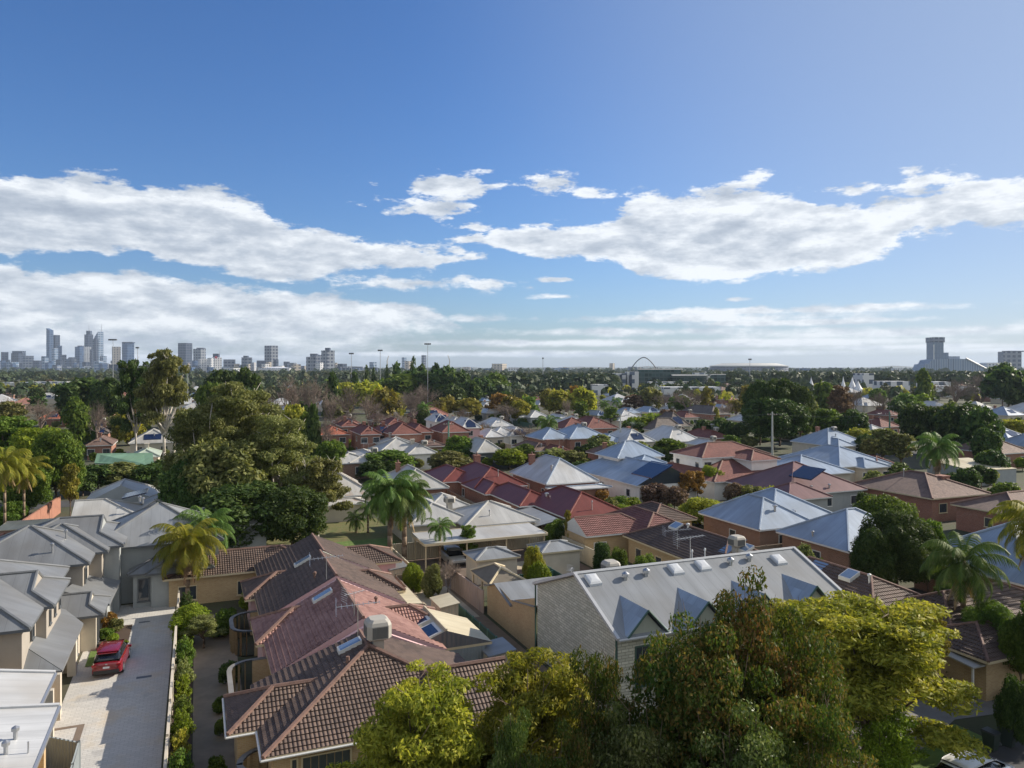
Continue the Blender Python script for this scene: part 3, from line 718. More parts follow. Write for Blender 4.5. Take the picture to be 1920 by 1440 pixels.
# cream patio roof, sheds, gabled patio
def posts(mb, pts, h, r=0.05): 
    for p in pts: mb.box(p[0] - r, p[0] + r, p[1] - r, p[1] + r, 0, h)
def skillion(name, label, cat, a0, a1, b0, b1, z00, z01, z10, z11, m, postm, wallm=None, group=None, postsat=None, back=''):
    t = thing(name, label, cat, G((a0 + a1) / 2, (b0 + b1) / 2, 0), group)
    mb = MB(); mb.slab([G(a0, b0, z00), G(a0, b1, z01), G(a1, b1, z11), G(a1, b0, z10)], 0.08); mb.build('roof', m, t)
    if wallm is not None:
        w = MB(); e = 0.1; lo = [G(a0 + e, b0 + e, 0), G(a0 + e, b1 - e, 0), G(a1 - e, b1 - e, 0), G(a1 - e, b0 + e, 0)]
        hi = [Vector((p.x, p.y, z - .1)) for p, z in zip(lo, (z00, z01, z11, z10))]; w.hexa(lo + hi); w.build('wall', wallm, t)
    else:
        for (a, b), z in zip(postsat or ((a0 + .15, b0 + .15), (a0 + .15, b1 - .15), (a1 - .15, b1 - .15), (a1 - .15, b0 + .15)), (z00, z01, z11, z10)):
            w = MB(); w.box(a - .05, a + .05, b - .05, b + .05, 0, z - .08); w.build('post', postm, t)
    return t
skillion('patio_cover', 'flat cream metal patio roof joined behind the pinkish tiled unit', 'patio roof', 54.9, 59.3, 13.5, 15.6, 2.6, 2.4, 2.6, 2.4, CREAM_R, TRIM_C)
skillion('garden_shed', 'small cream ribbed shed beside the timber fence, middle of the back yards', 'shed', 54.7, 57.5, 16.9, 18.5, 1.95, 2.15, 1.95, 2.15, CREAM_R, TRIM_C, FENCE_C, 'small metal sheds behind the units')
skillion('garden_shed', 'small blue-grey ribbed shed in shade below the tall block wall', 'shed', 44.4, 46.8, 16.9, 18.8, 1.9, 2.1, 1.9, 2.1, LGREY_R, TRIM_C, FENCE_C, 'small metal sheds behind the units')
skillion('garden_shed', 'small ribbed shed at the foot of the twin palms', 'shed', 66.6, 69.0, 15.8, 17.6, 1.95, 2.15, 1.95, 2.15, LGREY_R, TRIM_C, FENCE_C, 'small metal sheds behind the units')
gp, gr = house('gabled_patio', 'cream gabled patio with blue glass panels between the pink roof and the green fence', 'patio',
    [(45.6, 50.6, 11.4, 17.6, 2.35, 0.36, '-a+a', '')], CREAM_R, FENCE_D, TRIM_C, 'same', wins={}, gablem=ribbed('dark_mesh_infill', (0.12, 0.12, 0.125), 0.3))
for ca, cw in ((46.7, 1.9), (49.2, 1.9)): slope_panel(gp, 'glass_panel', G(ca, 12.95, 2.35 + .36 * 1.55), cw, 2.6, 0.36, 'b', SOLAR, 0.04, 0.06, frame=TRIM_W)
pg = MB(); posts(pg, [], 1)
t = thing('lattice_gazebo', 'small open gazebo with dark pyramid roof behind the timber panel fence', 'gazebo', G(59.6, 23, 0)); rm = RM(); cl = []
hip(rm, 57.3, 62.0, 21.9, 25.1, 2.45, 0.5, caps=cl); ro = rm.build('roof', [plain('brown_shingles', (0.15, 0.13, 0.10), 0.9, .2), TRIM_C, TRIM_C], t); cap_mesh(cl, .09).build('ridge_cap', TRIM_C, ro)
for a, b in ((57.5, 22.1), (57.5, 24.9), (61.8, 22.1), (61.8, 24.9), (59.6, 22.1)): mb = MB(); mb.box(a - .06, a + .06, b - .06, b + .06, 0, 2.3); mb.build('post', TRIM_C, t)

# fences ------------------------------------------------------------------------------------------
def fence(label, pts, h, m, postm=None, name='fence', step=2.4, th=0.05, drop=0.0, cat='fence', group=None):
    pts = [Vector(p) for p in pts]; t = thing(name, label, cat, pts[0], group); pm = MB(); po = []
    for p, q in zip(pts, pts[1:]):
        d = q - p; L_ = d.length; d.normalize(); n = Vector((-d.y, d.x, 0)) * th; k = max(1, int(round(L_ / step)))
        for i in range(k):
            s0, s1 = p + d * (L_ * i / k + .03), p + d * (L_ * (i + 1) / k - .03); hh = h + drop * math.sin(i * 1.3)
            pm.hexa([s0 - n, s1 - n, s1 + n, s0 + n] + [v + Vector((0, 0, hh)) for v in (s0 - n, s1 - n, s1 + n, s0 + n)])
        for i in range(k + 1): c = p + d * (L_ * i / k); w_ = MB(); w_.wbox(c, .12, .12, h + .06, math.atan2(d.y, d.x)); po.append(w_)
    pm.build('panel', m, t)
    for w_ in po[:40]: w_.build('post', postm or m, t)
    return t
fence('tall pinkish panel fence running up to the tan block wall', [G(57.9, 21.55), G(65.3, 21.3)], 1.85, FENCE_P)
fence('low dark green fence along the narrow sandy lane', [G(48, 19.45), G(59, 19.3)], 1.1, FENCE_G, GREENP, step=1.6)
fence('long cream sheet fence running down beside the far tiled units', [G(52, 36.75), G(79, 36.65)], 1.8, FENCE_C)
fence('cream fence closing the back of the carport yard', [G(77.0, 18.5), G(77.0, 36.4)], 1.8, FENCE_C)
fence('cream fence at the left end of the carport yard', [G(65.5, 18.4), G(77.0, 18.4)], 1.7, FENCE_C)
fence('low brown fence edging the small paved courtyard', [G(57.2, 16.4), G(66.4, 16.4), G(66.4, 20.9)], 1.5, WOOD)
fence('green sheet fence between the small outbuildings', [G(56.5, 29.4), G(64.2, 29.4)], 2.0, FENCE_G, GREENP)
fence('dark green fence in front of the creeper bush', [G(61, 25.6), G(61, 29.3)], 1.9, FENCE_G, GREENP)
fence('low rendered wall between driveway and hedge', [G(24, -1.35), G(67.5, -1.35)], 1.75, RENDER_C, name='boundary_wall', step=4.3, th=.07, cat='wall', drop=.12)
fence('grey steel fence corner beside the white roofs at bottom left', [G(43.7, -7.2), G(42.1, -5.3), G(35.5, -5.2)], 1.8, FENCE_D)
t = fence('terracotta brick boundary wall stepping down behind the left townhouses', [Pz(0, 1023, 1.2) * 1 - Vector((0, 0, 1.2)), Pz(112, 945, 1.2) - Vector((0, 0, 1.2))], 2.3, plain('terracotta_block', (0.30, 0.14, 0.095), .9, .15), name='brick_wall', step=5, th=.12, cat='wall')
fence('low tan brick wall behind the footpath at right', [Pz(1690, 1262), Pz(1930, 1288)], 1.5, plain('rough_tan_wall', (0.24, 0.16, 0.10), .95, .25), name='garden_wall', step=3, th=.15, cat='wall')
fence('timber side fence along the maroon-roofed houses', [G(93, 34.6), G(118, 34.6)], 1.8, WOOD)
fence('dark timber fence below the blue and white hipped roof', [G(62.4, 50), G(62.4, 66)], 1.6, WOOD)

# ------------------------------------------------------------------ carport and its car
t = thing('carport', 'long white flat carport on thin posts with a parked car beneath', 'carport', G(74.3, 27, 0))
mb = MB(); mb.slab([G(72.1, 20.7, 2.62), G(72.1, 34.0, 2.62), G(76.7, 34.0, 2.85), G(76.7, 20.7, 2.85)], .07); mb.build('roof', PALE_R, t)
mb = MB(); mb.box(71.98, 72.1, 20.65, 34.05, 2.42, 2.66); mb.box(76.7, 76.78, 20.65, 34.05, 2.65, 2.9); mb.box(72.1, 76.7, 20.6, 20.7, 2.45, 2.7); mb.box(72.1, 76.7, 34.0, 34.1, 2.45, 2.7); mb.build('fascia', TRIM_C, t)
for a in (72.4, 76.3):
    for b in (20.9, 25.2, 29.5, 33.8): mb = MB(); mb.box(a - .06, a + .06, b - .06, b + .06, 0, 2.55); mb.build('post', TRIM_C, t)
house('outbuilding', 'small grey hip-roofed outbuilding in front of the carport, left of the creeper bush', 'outbuilding', [(65.4, 69.0, 23.6, 28.1, 2.3, .35)], LGREY_R, RENDER_C, TRIM_C, wins={}, over=.25, group='small outbuildings near the carport')
house('outbuilding', 'small grey hip-roofed outbuilding by the long cream fence, right of the creeper bush', 'outbuilding', [(65.7, 69.2, 30.4, 34.9, 2.3, .35)], LGREY_R, RENDER_C, TRIM_C, wins={}, over=.25, group='small outbuildings near the carport')

# ------------------------------------------------------------------ the long terrace with four dormers
t = thing('terrace_building', 'long grey-roofed terrace with four triangular dormers and a pale block end wall', 'building', G(42, 30, 0)); TER = t
TW = plain('weathered_roof_white', (.46, .47, .48), .4, .05)
AE, AR, AB, ZE, ZR, B0, B1 = 37.0, 42.0, 48.2, 5.0, 7.2, 21.85, 39.0
s1 = (ZR - ZE) / (AR - AE); s2 = (ZR - 4.95) / (AB - AR)
mb = MB(); mb.slab([G(AE - .3, B0 - .12, ZE - .13), G(AE - .3, B1 + .15, ZE - .13), G(AR, B1 + .15, ZR), G(AR, B0 - .12, ZR)], .12); mb.slab([G(AR, B0 - .12, ZR), G(AR, B1 + .15, ZR), G(AB, B1 + .15, 4.95), G(AB, B0 - .12, 4.95)], .12)
ro = mb.build('roof', LGREY_R, t)
mb = MB(); mb.poly([G(AE, B0, 0), G(AE, B0, ZE - .02), G(AR, B0, ZR - .14), G(AB - .3, B0, 4.95), G(AB - .3, B0, 0)]); mb.poly([G(AE, B1, 0), G(AE, B1, ZE - .02), G(AR, B1, ZR - .14), G(AB - .3, B1, 4.95), G(AB - .3, B1, 0)][::-1])
mb.poly([G(AE, B0, 0), G(AE, B1, 0), G(AE, B1, ZE - .05), G(AE, B0, ZE - .05)]); mb.poly([G(AB - .3, B0, 0), G(AB - .3, B1, 0), G(AB - .3, B1, 4.93), G(AB - .3, B0, 4.93)][::-1])
mb.build('wall', B_PALE, t)
mb = MB()
for b in (B0 - .16, B1 + .15):
    for p, q in ((G(AE - .35, b, ZE - .14), G(AR, b, ZR + .03)), (G(AR, b, ZR + .03), G(AB, b, 4.99))): mb.tube(p, q, .13, .13, 4)
mb.tube(G(AR, B0 - .16, ZR + .03), G(AR, B1 + .15, ZR + .03), .11, .11, 5); mb.tube(G(AE - .36, B0 - .16, ZE - .2), G(AE - .36, B1 + .15, ZE - .2), .08, .08, 6)
mb.build('ridge_and_verge_flashing', TW, ro)
for bd in (23.65, 27.8, 31.95, 36.1):
    zr_, hw = 6.25, 1.45; ar = AE + (zr_ - ZE) / s1; af = AE - .35
    d = MB(); fl = G(af, bd - hw, ZE - .25), G(af, bd + hw, ZE - .25); fp = G(af, bd, zr_); rp = G(ar, bd, zr_ + .0)
    la, ra = G(AE - .1 - 0, bd - hw, ZE - .04), G(AE - .1, bd + hw, ZE - .04)
    d.slab([fl[0], fp, rp, la], .06); d.slab([fp, fl[1], ra, rp], .06); o = d.build('dormer_roof', BLUE_R, t)
    w = MB(); w.poly([G(AE - .12, bd - hw + .15, ZE - .35), G(AE - .12, bd + hw - .15, ZE - .35), G(AE - .12, bd, zr_ - .2)]); w.build('gable_front', RENDER_S, o)
    w = MB(); w.tube(fl[0], fp, .06, .06, 5); w.tube(fp, fl[1], .06, .06, 5); w.build('bargeboard', TRIM_G, o)
    window(t, AE - .003, bd - .2, 1.9, 1.0, 2.3, 'n', TRIM_G, 2)
    window(t, AE - .003, bd + 1.6, 2.4, .8, 1.2, 'n', TRIM_G, 1)
w = MB(); w.tube(G(AE + .02, B0 - .1, 0), G(AE + .02, B0 - .1, ZE - .2), .06, .06, 6); w.build('downpipe', TRIM_G, t); w = MB(); w.tube(G(AB - .2, B0 - .1, 0), G(AB - .2, B0 - .1, 4.9), .06, .06, 6); w.build('downpipe', TRIM_G, t)
for px, py in ((1112, 1090), (1267, 1070), (1318, 1063), (1460, 1052)):
    c = slopeA(px, py, AE, ZE, s1); a, b = toab(c); dm = MB()
    prof = [(.42, 0.0), (.42, .15), (.34, .23), (.17, .27)]
    rings = [[G(a + x * r, b + y * r * 1.0, c.z + x * r * s1 + z) for x, y in ((-1, -1), (-1, 1), (1, 1), (1, -1))] for r, z in prof]
    for A_, B_ in zip(rings, rings[1:]):
        for j in range(4): dm.poly([A_[j], A_[(j + 1) % 4], B_[(j + 1) % 4], B_[j]])
    dm.poly(rings[-1]); dm.build('skylight_dome', DOMEM, t)
for px, py in ((1173, 1086), (1212, 1079), (1370, 1058), (1405, 1051)):
    c = slopeA(px, py, AE, ZE, s1); dm = MB(); dm.tube(c - Vector((0, 0, .1)), c + Vector((0, 0, .22)), .14, .14, 10); dm.tube(c + Vector((0, 0, .22)), c + Vector((0, 0, .36)), .26, .24, 10); dm.tube(c + Vector((0, 0, .36)), c + Vector((0, 0, .48)), .24, .06, 10); dm.build('roof_ventilator', METAL, t)
cooler(t, G(46.9, 27.1, 5.1), 1.15, .9); antenna(t, G(43.2, 31.2, 6.6), 1.9, 10, 2.2, .35, .5); antenna(t, G(45.0, 23.0, 5.7), 1.0, 5, .7, 1.2, .25)
for b in (32.3, 33.4): vent_pipe(t, G(44.5, b, 6.1), .9, .04, m=TRIM_W)
# single-storey lower end of the terrace
mb = MB(); mb.poly([G(48.0, 21.8, 0), G(48.0, 21.8, 4.0), G(52.6, 21.8, 2.55), G(55.6, 21.8, 3.0), G(57.6, 21.8, 2.2), G(57.6, 21.8, 0)]); mb.poly([G(57.6, 21.8, 0), G(57.6, 21.8, 2.2), G(57.6, 28, 2.2), G(57.6, 28, 0)])
mb.build('rear_wall', B_TAN, t)
mb = MB(); mb.slab([G(52.3, 21.6, 2.25), G(52.3, 27.5, 2.25), G(55.6, 27.5, 3.05), G(55.6, 21.6, 3.05)], .1); mb.slab([G(55.6, 21.6, 3.05), G(55.6, 27.5, 3.05), G(57.9, 27.5, 2.3), G(57.9, 21.6, 2.3)], .1); mb.slab([G(48.2, 21.7, 3.4), G(48.2, 39, 3.4), G(52.2, 39, 2.7), G(52.2, 21.7, 2.7)], .1)
mb.build('rear_roof', LGREY_R, t)

# ------------------------------------------------------------------ grey townhouses on the left
GL = 'two-storey townhouses left of the driveway'
t3, rr = house('townhouse', 'grey two-storey townhouse beside the red car, with a small gablet on its upper roof', 'townhouse',
    [(49.5, 63.6, -18.5, -8.6, 5.4, .47, '', ''), (53.6, 59.9, -16, -8.05, 5.42, .47, '', '+b')], GREY_R, RENDER_T, TRIM_D, 'same', wins={}, group=GL, capr=.09, over=.5)
for a in (52.6, 55.2, 57.0, 58.8): window(t3, a, -8.56 - .5 + .02 if a < 53 else -8.55, 3.9, .7 if a < 53 else .55, .95, 'r', TRIM_D, 1)
def lowroof(parent, pts, m, name='garage_roof', t=.14): mb = MB(); mb.slab(pts, t); return mb.build(name, m, parent)
def zl(b, be=-7.1, ze=2.7, s=.42): return ze + (be - b) * s
lowroof(t3, [G(49.9, -7.1, 2.7), G(58.6, -7.1, 2.7), G(60.4, -8.4, zl(-8.4)), G(60.4, -9.2, zl(-9.2)), G(52.4, -9.6, zl(-9.6))], GREY_R)
lowroof(t3, [G(49.9, -7.15, 2.7), G(52.4, -9.65, zl(-9.6)), G(52.4, -16, zl(-9.6)), G(49.9, -16, 2.7)], GREY_R)
mb = MB()
for a0, a1 in ((50.2, 50.75), (56.3, 57.0)): mb.box(a0, a1, -7.75, -7.25, 0, 2.6)
mb.box(50.2, 57.0, -16, -9.0, 0, 2.6); mb.box(57.0, 63.6, -16, -7.6, 0, 2.6); mb.box(60.9, 63.0, -7.6, -6.6, 0, 2.6); mb.build('lower_wall', RENDER_C, t3)
door(t3, 53.5, -8.995, 5.0, 2.3, 'r', ribbed('taupe_garage_door', (.24, .205, .165), .5), 'garage_door')
for a in (58.3, 59.4, 61.5, 62.3): window(t3, a, -7.6 if a < 60.5 else -6.6, .35, .42, 2.0, 'r', TRIM_D, 1)
rm = RM(); cl = []; hip(rm, 59.9, 64.4, -11.5, -6.0, 2.75, .47, '', cl, dutch='+b'); o = rm.build('porch_roof', [GREY_R, RENDER_C, TRIM_D], t3); cap_mesh(cl, .08).build('ridge_cap', GREY_R, o)
t4, rr = house('townhouse', 'grey two-storey townhouse with a broad pyramid roof, behind the gablet one', 'townhouse',
    [(64.4, 73.4, -16.6, -7.4, 5.4, .50, '', ''), (67.9, 75.2, -14, -6.5, 5.42, .48, '', '')], GREY_R, RENDER_T, TRIM_D, 'same', wins={}, group=GL, capr=.09, over=.5)
window(t4, 66.0, -7.86, 3.7, .9, 1.1, 'r', TRIM_D, 1)
lowroof(t4, [G(62.6, -5.9, 2.7), G(69.0, -5.7, 2.7), G(69.0, -8.0, zl(-8, -5.8)), G(62.6, -8.9, zl(-8.9, -5.8))], GREY_R); lowroof(t4, [G(62.6, -5.95, 2.7), G(65.4, -8.6, zl(-8.6, -5.8)), G(65.4, -13, zl(-8.6, -5.8)), G(62.6, -13, 2.7)], GREY_R)
mb = MB(); mb.box(64.9, 69.2, -13, -6.3, 0, 2.6); mb.build('lower_wall', RENDER_G, t4)
for x in (slopeA(98, 1036, 64.4, 5.4, .5), slopeB(124, 1010, -7.4, 5.4, -.5)): vent_pipe(t4, x, .55, .07)
t5, rr = house('townhouse', 'tall narrow grey townhouse in tree shade with a small end gablet', 'townhouse',
    [(69.4, 78, -15, -5.5, 5.5, .42, '', '+b')], GREY_R, RENDER_G, TRIM_D, 'same', wins={}, group=GL, capr=.09, over=.4)
t6, rr = house('townhouse', 'blue-grey roofed townhouse facing down the driveway, shaded by the gum tree', 'townhouse',
    [(71.6, 82, -8.5, 2.2, 4.85, .52, '', ''), (69.9, 74, -5.3, 1.4, 2.9, .42, '', ''), (69.4, 72, -3.9, -1.3, 2.95, .5, '', '-a')], GREY_R, RENDER_G, TRIM_D, 'same', wins={}, group=GL, capr=.09, over=.4)
rr.data.materials[0] = LGREY_R
door(t6, 70.29, -1.0, 2.4, 2.3, 'n', ribbed('pale_garage_door', (.36, .36, .34), .4), 'garage_door'); window(t6, 70.29, -4.1, .5, .9, 1.9, 'n', TRIM_D, 1); window(t6, 70.29, .9, .4, .9, 2.0, 'n', TRIM_D, 1)
for x0, y0 in ((262, 938), (268, 941)): vent_pipe(t6, Pz(x0, y0, 6.3), .3, .1)
t7, rr = house('townhouse', 'pale grey roofed unit with solar panels, behind the shaded blue-grey roof', 'townhouse',
    [(84.5, 93, -11.5, -4.5, 4.6, .42, '-b', ''), (80.5, 88, -2.0, 7, 4.3, .4, '', ''), (88, 96, -6, 2.5, 4.8, .5, '', '')], PALE_R, RENDER_G, TRIM_W, 'same', wins={}, group=GL, capr=.09)
slope_panel(t7, 'solar_panel', Pz(254, 926, 6.2), 3.2, 2.4, .2, 'b', SOLAR, .04, .1)
t8, rr = house('townhouse', 'pale roofed unit tucked against the big gum tree beyond the townhouses', 'townhouse', [(94, 104, -1, 9, 4.4, .42, '', ''), (97, 106, -12, -4, 4.6, .5, '-a', '')], PALE_R, RENDER_G, TRIM_W, 'same', wins={}, group=GL, capr=.09)
skillion('garage', 'low flat-roofed cream garage behind the brick boundary wall', 'garage', 96, 102, -20, -12.5, 2.6, 2.6, 2.5, 2.5, CREAM_R, TRIM_C, B_BROWN)
# white-roofed pair at the lower left
def whitehouse(label, V, L_, Nr, Nl, zs, wall_b, wa0, wa1):
    t = thing('townhouse', label, 'townhouse', G((wa0 + wa1) / 2, -11, 0), GL)
    mb = MB(); mb.slab([G(*V[:2], V[2]), G(*Nr[:2], Nr[2]), G(*Nl[:2], Nl[2]), G(*L_[:2], L_[2])], .16); ro = mb.build('roof', WHITE_R, t)
    g = MB(); g.tube(G(*V[:2], V[2] - .06), G(*Nr[:2], Nr[2] - .06), .09, .09, 6); g.build('gutter', METAL, ro)
    g = MB(); g.tube(G(*V[:2], V[2] + .05), G(*L_[:2], L_[2] + .05), .09, .09, 5); g.build('verge_flashing', TW, ro)
    return t
def vb(px, py, b): 
    k = (px - 960) / F; Y = b / (k * CT + ST); p = Vector((k * Y, Y, H - (py - HY) / F * Y)); return (toab(p)[0], b, p.z)
v = (43.6, -6.5, 4.8); n_ = (39.1, -6.5, 4.8)
w2 = whitehouse('white-roofed townhouse with tan brick panels, second from the bottom left corner', v, (v[0], -17, v[2] + 1.9), (n_[0], -6.5, v[2]), (n_[0], -17, v[2] + 1.9), 0, 0, 44, 49)
mb = MB(); mb.box(n_[0], v[0] - .4, -16, -7.3, 0, v[2] - .2); mb.box(47.2, 49.85, -14, -7.7, 0, 2.6); mb.build('wall', B_TAN, w2)
for a in (49.5, 47.2): mb = MB(); mb.box(a, a + .35, -7.69, -7.15, 0, 2.62); mb.build('pier', RENDER_C, w2)
door(w2, 48.5, -7.695, 1.4, 2.4, 'r', ribbed('tan_screen_door', (.38, .26, .12), .12))
v1 = (38.9, -5.65, 4.95)
w1 = whitehouse('white-roofed townhouse in the bottom left corner, with three flue pipes', v1, (v1[0], -18, v1[2] + 1.5), (v1[0] - 13, -5.65, v1[2]), (v1[0] - 13, -18, v1[2] + 1.5), 0, 0, 30, 40)
mb = MB(); mb.box(v1[0] - 12.5, v1[0] - .5, -17, -6.4, 0, v1[2] - .2); mb.box(v1[0] - .9, v1[0] - .45, -6.4, -6.1, 0, v1[2] - .2); mb.build('wall', B_TAN, w1)
for x0, y0 in ((29, 1386), (11, 1414)):
    c = slopeB(x0, y0, -5.65, v1[2], -.121); vent_pipe(w1, c, .35, .08); 
vent_pipe(w1, slopeB(53, 1412, -5.65, v1[2], -.121), .45, .03, False)
window(w1, v1[0] - 3.0, -6.4, 2.2, 1.1, 1.4, 'r', TRIM_W, 2)

# ------------------------------------------------------------------ houses of the suburb
AUTO = []      # (object, description, x in photo, y in photo) - labels finished at the end
def auto(o, desc, px, py): AUTO.append((o, desc, px, py)); return o
def feat(t, c, be=None): vent_pipe(t, c, .45, .07)
# middle distance, built from measured eaves
h, ro = house('cottage', 'rusty-stained pale hipped roof between the big gum and the twin palms', 'house', [(102, 114, 13, 22.3, 2.9, .62), (99.0, 102.5, 14.5, 21, 2.3, .25)], OLD_R, RENDER_C, TRIM_W, 'same', wins={0: (2, 0)}, capr=.13)
h, ro = house('cottage', 'pale grey hipped roof over red brick, just behind the twin palms', 'house', [(103, 115.5, 25.6, 33.2, 3.0, .62)], PALE_R, B_RED, TRIM_W, 'same', wins=(2, 2), capr=.12); chimney(h, G(112, 28, 4.4), .6, 1.2)
h, ro = house('cottage', 'pale metal roofs with blue shaded valleys directly behind the long carport', 'house', [(78.2, 87, 27.0, 36.0, 2.7, .40), (81, 92, 21.5, 29.0, 2.7, .42), (88, 95, 25.5, 31.5, 2.9, .42)], PALE_R, RENDER_C, TRIM_W, 'same', wins={}, capr=.1)
cooler(h, G(85.6, 27.6, 3.7), 1.2, .8); vent_pipe(h, slopeA(918, 967, 78.2, 2.7, .4)); 
h, ro = house('house', 'long maroon metal roof with twin hips and a brick chimney', 'house', [(100.7, 116, 36.2, 44.4, 3.0, .55), (96, 106, 36.0, 40.5, 2.9, .5), (108, 119, 33.8, 40, 3.0, .5)], RED_R, B_RED, TRIM_W, 'same', wins={0: (1, 4)}, capr=.11); chimney(h, G(113.5, 41.2, 4.8), .9, 1.2); vent_pipe(h, slopeA(934, 893, 100.7, 3.0, .55), .8)
h, ro = house('house', 'dark maroon metal roof stretching behind the white patio slab', 'house', [(77, 90.5, 38.8, 46.9, 2.9, .52), (86, 99, 36.8, 42.3, 2.9, .5)], RED_R, B_RED, TRIM_W, 'same', wins={0: (3, 2)}, capr=.11); vent_pipe(h, slopeA(1110, 956, 77, 2.9, .52), .9, .05); vent_pipe(h, slopeB(1025, 930, 38.8, 2.9, .52), .25, .15)
skillion('patio_cover', 'pale sloping patio roof with raised edge against the dark maroon roof', 'patio roof', 77.6, 87.0, 35.2, 38.3, 2.2, 2.75, 2.2, 2.75, LGREY_R, TRIM_W)
h, ro = house('cottage', 'white hipped cottage with red brick chimney and front verandah', 'house', [(99.6, 113.5, 46.8, 55.6, 3.1, .70), (96.8, 99.9, 46.8, 56.2, 2.6, .12)], BLUE_R, B_RED, TRIM_W, 'same', wins={0: (2, 3)}, capr=.12); chimney(h, G(110.2, 49.3, 4.6), .8, 1.5); ro.data.materials[0] = WHITE_R
vent_pipe(h, slopeA(1034, 880, 99.6, 3.1, .7), .5, .12)
h, ro = house('house', 'blue-roofed two-level house with dark solar panels on the near slope', 'house',
    [(93.9, 115, 58.6, 69.4, 3.0, .48, '-a', ''), (105.5, 113, 62.2, 71.2, 5.5, .62, '', ''), (101, 106, 63.6, 68.6, 5.0, .45, '', '')], BLUE_R, RENDER_W, TRIM_W, 'same', wins={0: (2, 3), 2: (0, 3)}, capr=.12, gablem=GLASS)
slope_panel(h, 'solar_panel', slopeB(1222, 881, 58.6, 3.0, .48), 5.6, 3.6, .48, 'b', SOLAR, .04, .12)
# far tiled units on the right
GR2 = 'tiled units right of the long cream fence'
h, ro = house('row_house', 'maroon-tiled unit end beside the long cream fence, with white gable', 'unit', [(68.8, 74.5, 36.9, 45.5, 2.7, .50, '-b', ''), (66, 77, 42, 49, 2.7, .48, '', '')], T_MAR, B_TAN, TRIM_W, CAP_T, True, wins={0: (2, 0)}, group=GR2, gablem=TRIM_W)
h, ro = house('row_house', 'brown and maroon tiled unit with big antenna, behind the terrace roof', 'unit', [(52.0, 68.0, 40.7, 48.2, 2.7, .48, '', ''), (72, 80, 47, 53, 2.7, .45, '', '')], T_MAR, B_TAN, TRIM_C, CAP_T, True, wins={0: (0, 4)}, group=GR2); ro.data.materials[0] = T_DARK
antenna(h, slopeB(1270, 1030, 40.7, 2.7, .48), 1.9, 10, 2.6, .15, .6); cooler(h, G(53.6, 43.6, 4.1), 1.25, .9)
slope_panel(h, 'skylight', slopeB(1267, 988, 40.7, 2.7, .48), 1.3, .9, .48, 'b', SKYL, .05, .2, frame=TRIM_W); slope_panel(h, 'skylight', slopeB(1373, 1023, 40.7, 2.7, .48), 1.2, 2.2, .48, 'b', SKYL, .05, .04); slope_panel(h, 'skylight', slopeB(1398, 1030, 40.7, 2.7, .48), 1.2, .9, .48, 'b', SKYL, .05, .2, frame=TRIM_W)
vent_pipe(h, slopeB(1290, 990, 40.7, 2.7, .48), .3, .1, m=TRIM_W)
h, ro = house('row_house', 'dark brown tiled unit right of the terrace, with a white skylight', 'unit', [(36.5, 51.5, 41.0, 50.0, 2.7, .46, '', '')], T_BROWN, B_TAN, TRIM_C, CAP_T, True, wins={}, group=GR2)
slope_panel(h, 'skylight', slopeB(1520, 1070, 41, 2.7, .46), 1.4, 2.4, .46, 'b', SKYL, .05, .04); slope_panel(h, 'skylight', slopeB(1592, 1083, 41, 2.7, .46), 1.1, 1.0, .46, 'b', SKYL, .05, .3, frame=TRIM_W); vent_pipe(h, slopeB(1630, 1093, 41, 2.7, .46), .5, .08, m=TRIM_W)
h, ro = house('row_house', 'brown tiled unit behind the tall single palm, roof sloping to the footpath', 'unit', [(33.2, 40.8, 44.0, 57.5, 2.7, .46, '', ''), (30.5, 36, 43.2, 49.4, 2.6, .42, '', '')], T_BROWN, B_TAN, TRIM_C, CAP_T, True, wins={0: (3, 0)}, group=GR2)
skillion('porch_roof', 'small white porch roof on posts left of the tall palm trunk', 'porch', 31.0, 34.4, 42.6, 46.2, 2.2, 2.2, 2.5, 2.5, PALE_R, TRIM_W)
h, ro = house('house', 'blue and white hipped roof with two vents, left of the pair below the plum roof', 'house', [(63.5, 74, 54.6, 62.6, 2.95, .62), (66.0, 76.5, 58.5, 68.2, 2.95, .55)], BLUE_R, B_BROWN, TRIM_W, 'same', wins={0: (1, 1)}, capr=.12); vent_pipe(h, slopeA(1453, 958, 63.5, 2.95, .62), .5, .15); vent_pipe(h, slopeA(1488, 967, 66, 2.95, .55), .5, .15)
h, ro = house('house', 'blue and white hipped roof half hidden by the dense dark tree at right', 'house', [(52.8, 62.4, 55.8, 66.5, 2.95, .58)], BLUE_R, B_BROWN, TRIM_W, 'same', wins={0: (1, 1)}, capr=.12); vent_pipe(h, slopeB(1524, 1005, 55.8, 2.95, .58), .35, .08)
h, ro = house('house', 'plum metal roof with solar panels on its shaded slope', 'house', [(79, 92.5, 73.2, 87.0, 3.0, .50), (76.5, 83, 70.5, 78, 2.9, .5)], BROWNM_R, RENDER_G, TRIM_W, 'same', wins={0: (3, 1)}, capr=.1); slope_panel(h, 'solar_panel', slopeB(1513, 887, 73.2, 3.0, .5), 4.2, 2.6, .5, 'b', SOLAR, .04, .12)
for q in ((1521, 918), (1555, 915)): vent_pipe(h, slopeA(*q, 79, 3.0, .5), .4, .12)
h, ro = house('house', 'large brown-tiled hipped house with a squat brick chimney at right', 'house', [(69, 82.5, 87.2, 98.2, 3.2, .42)], TF_BROWN, B_RED, TRIM_C, CAP_T, wins=(2, 1), capr=.14); chimney(h, G(73.4, 94.6, 4.4), 1.3, .7, pots=False); vent_pipe(h, G(76.5, 91, 5.0), .8, .07)
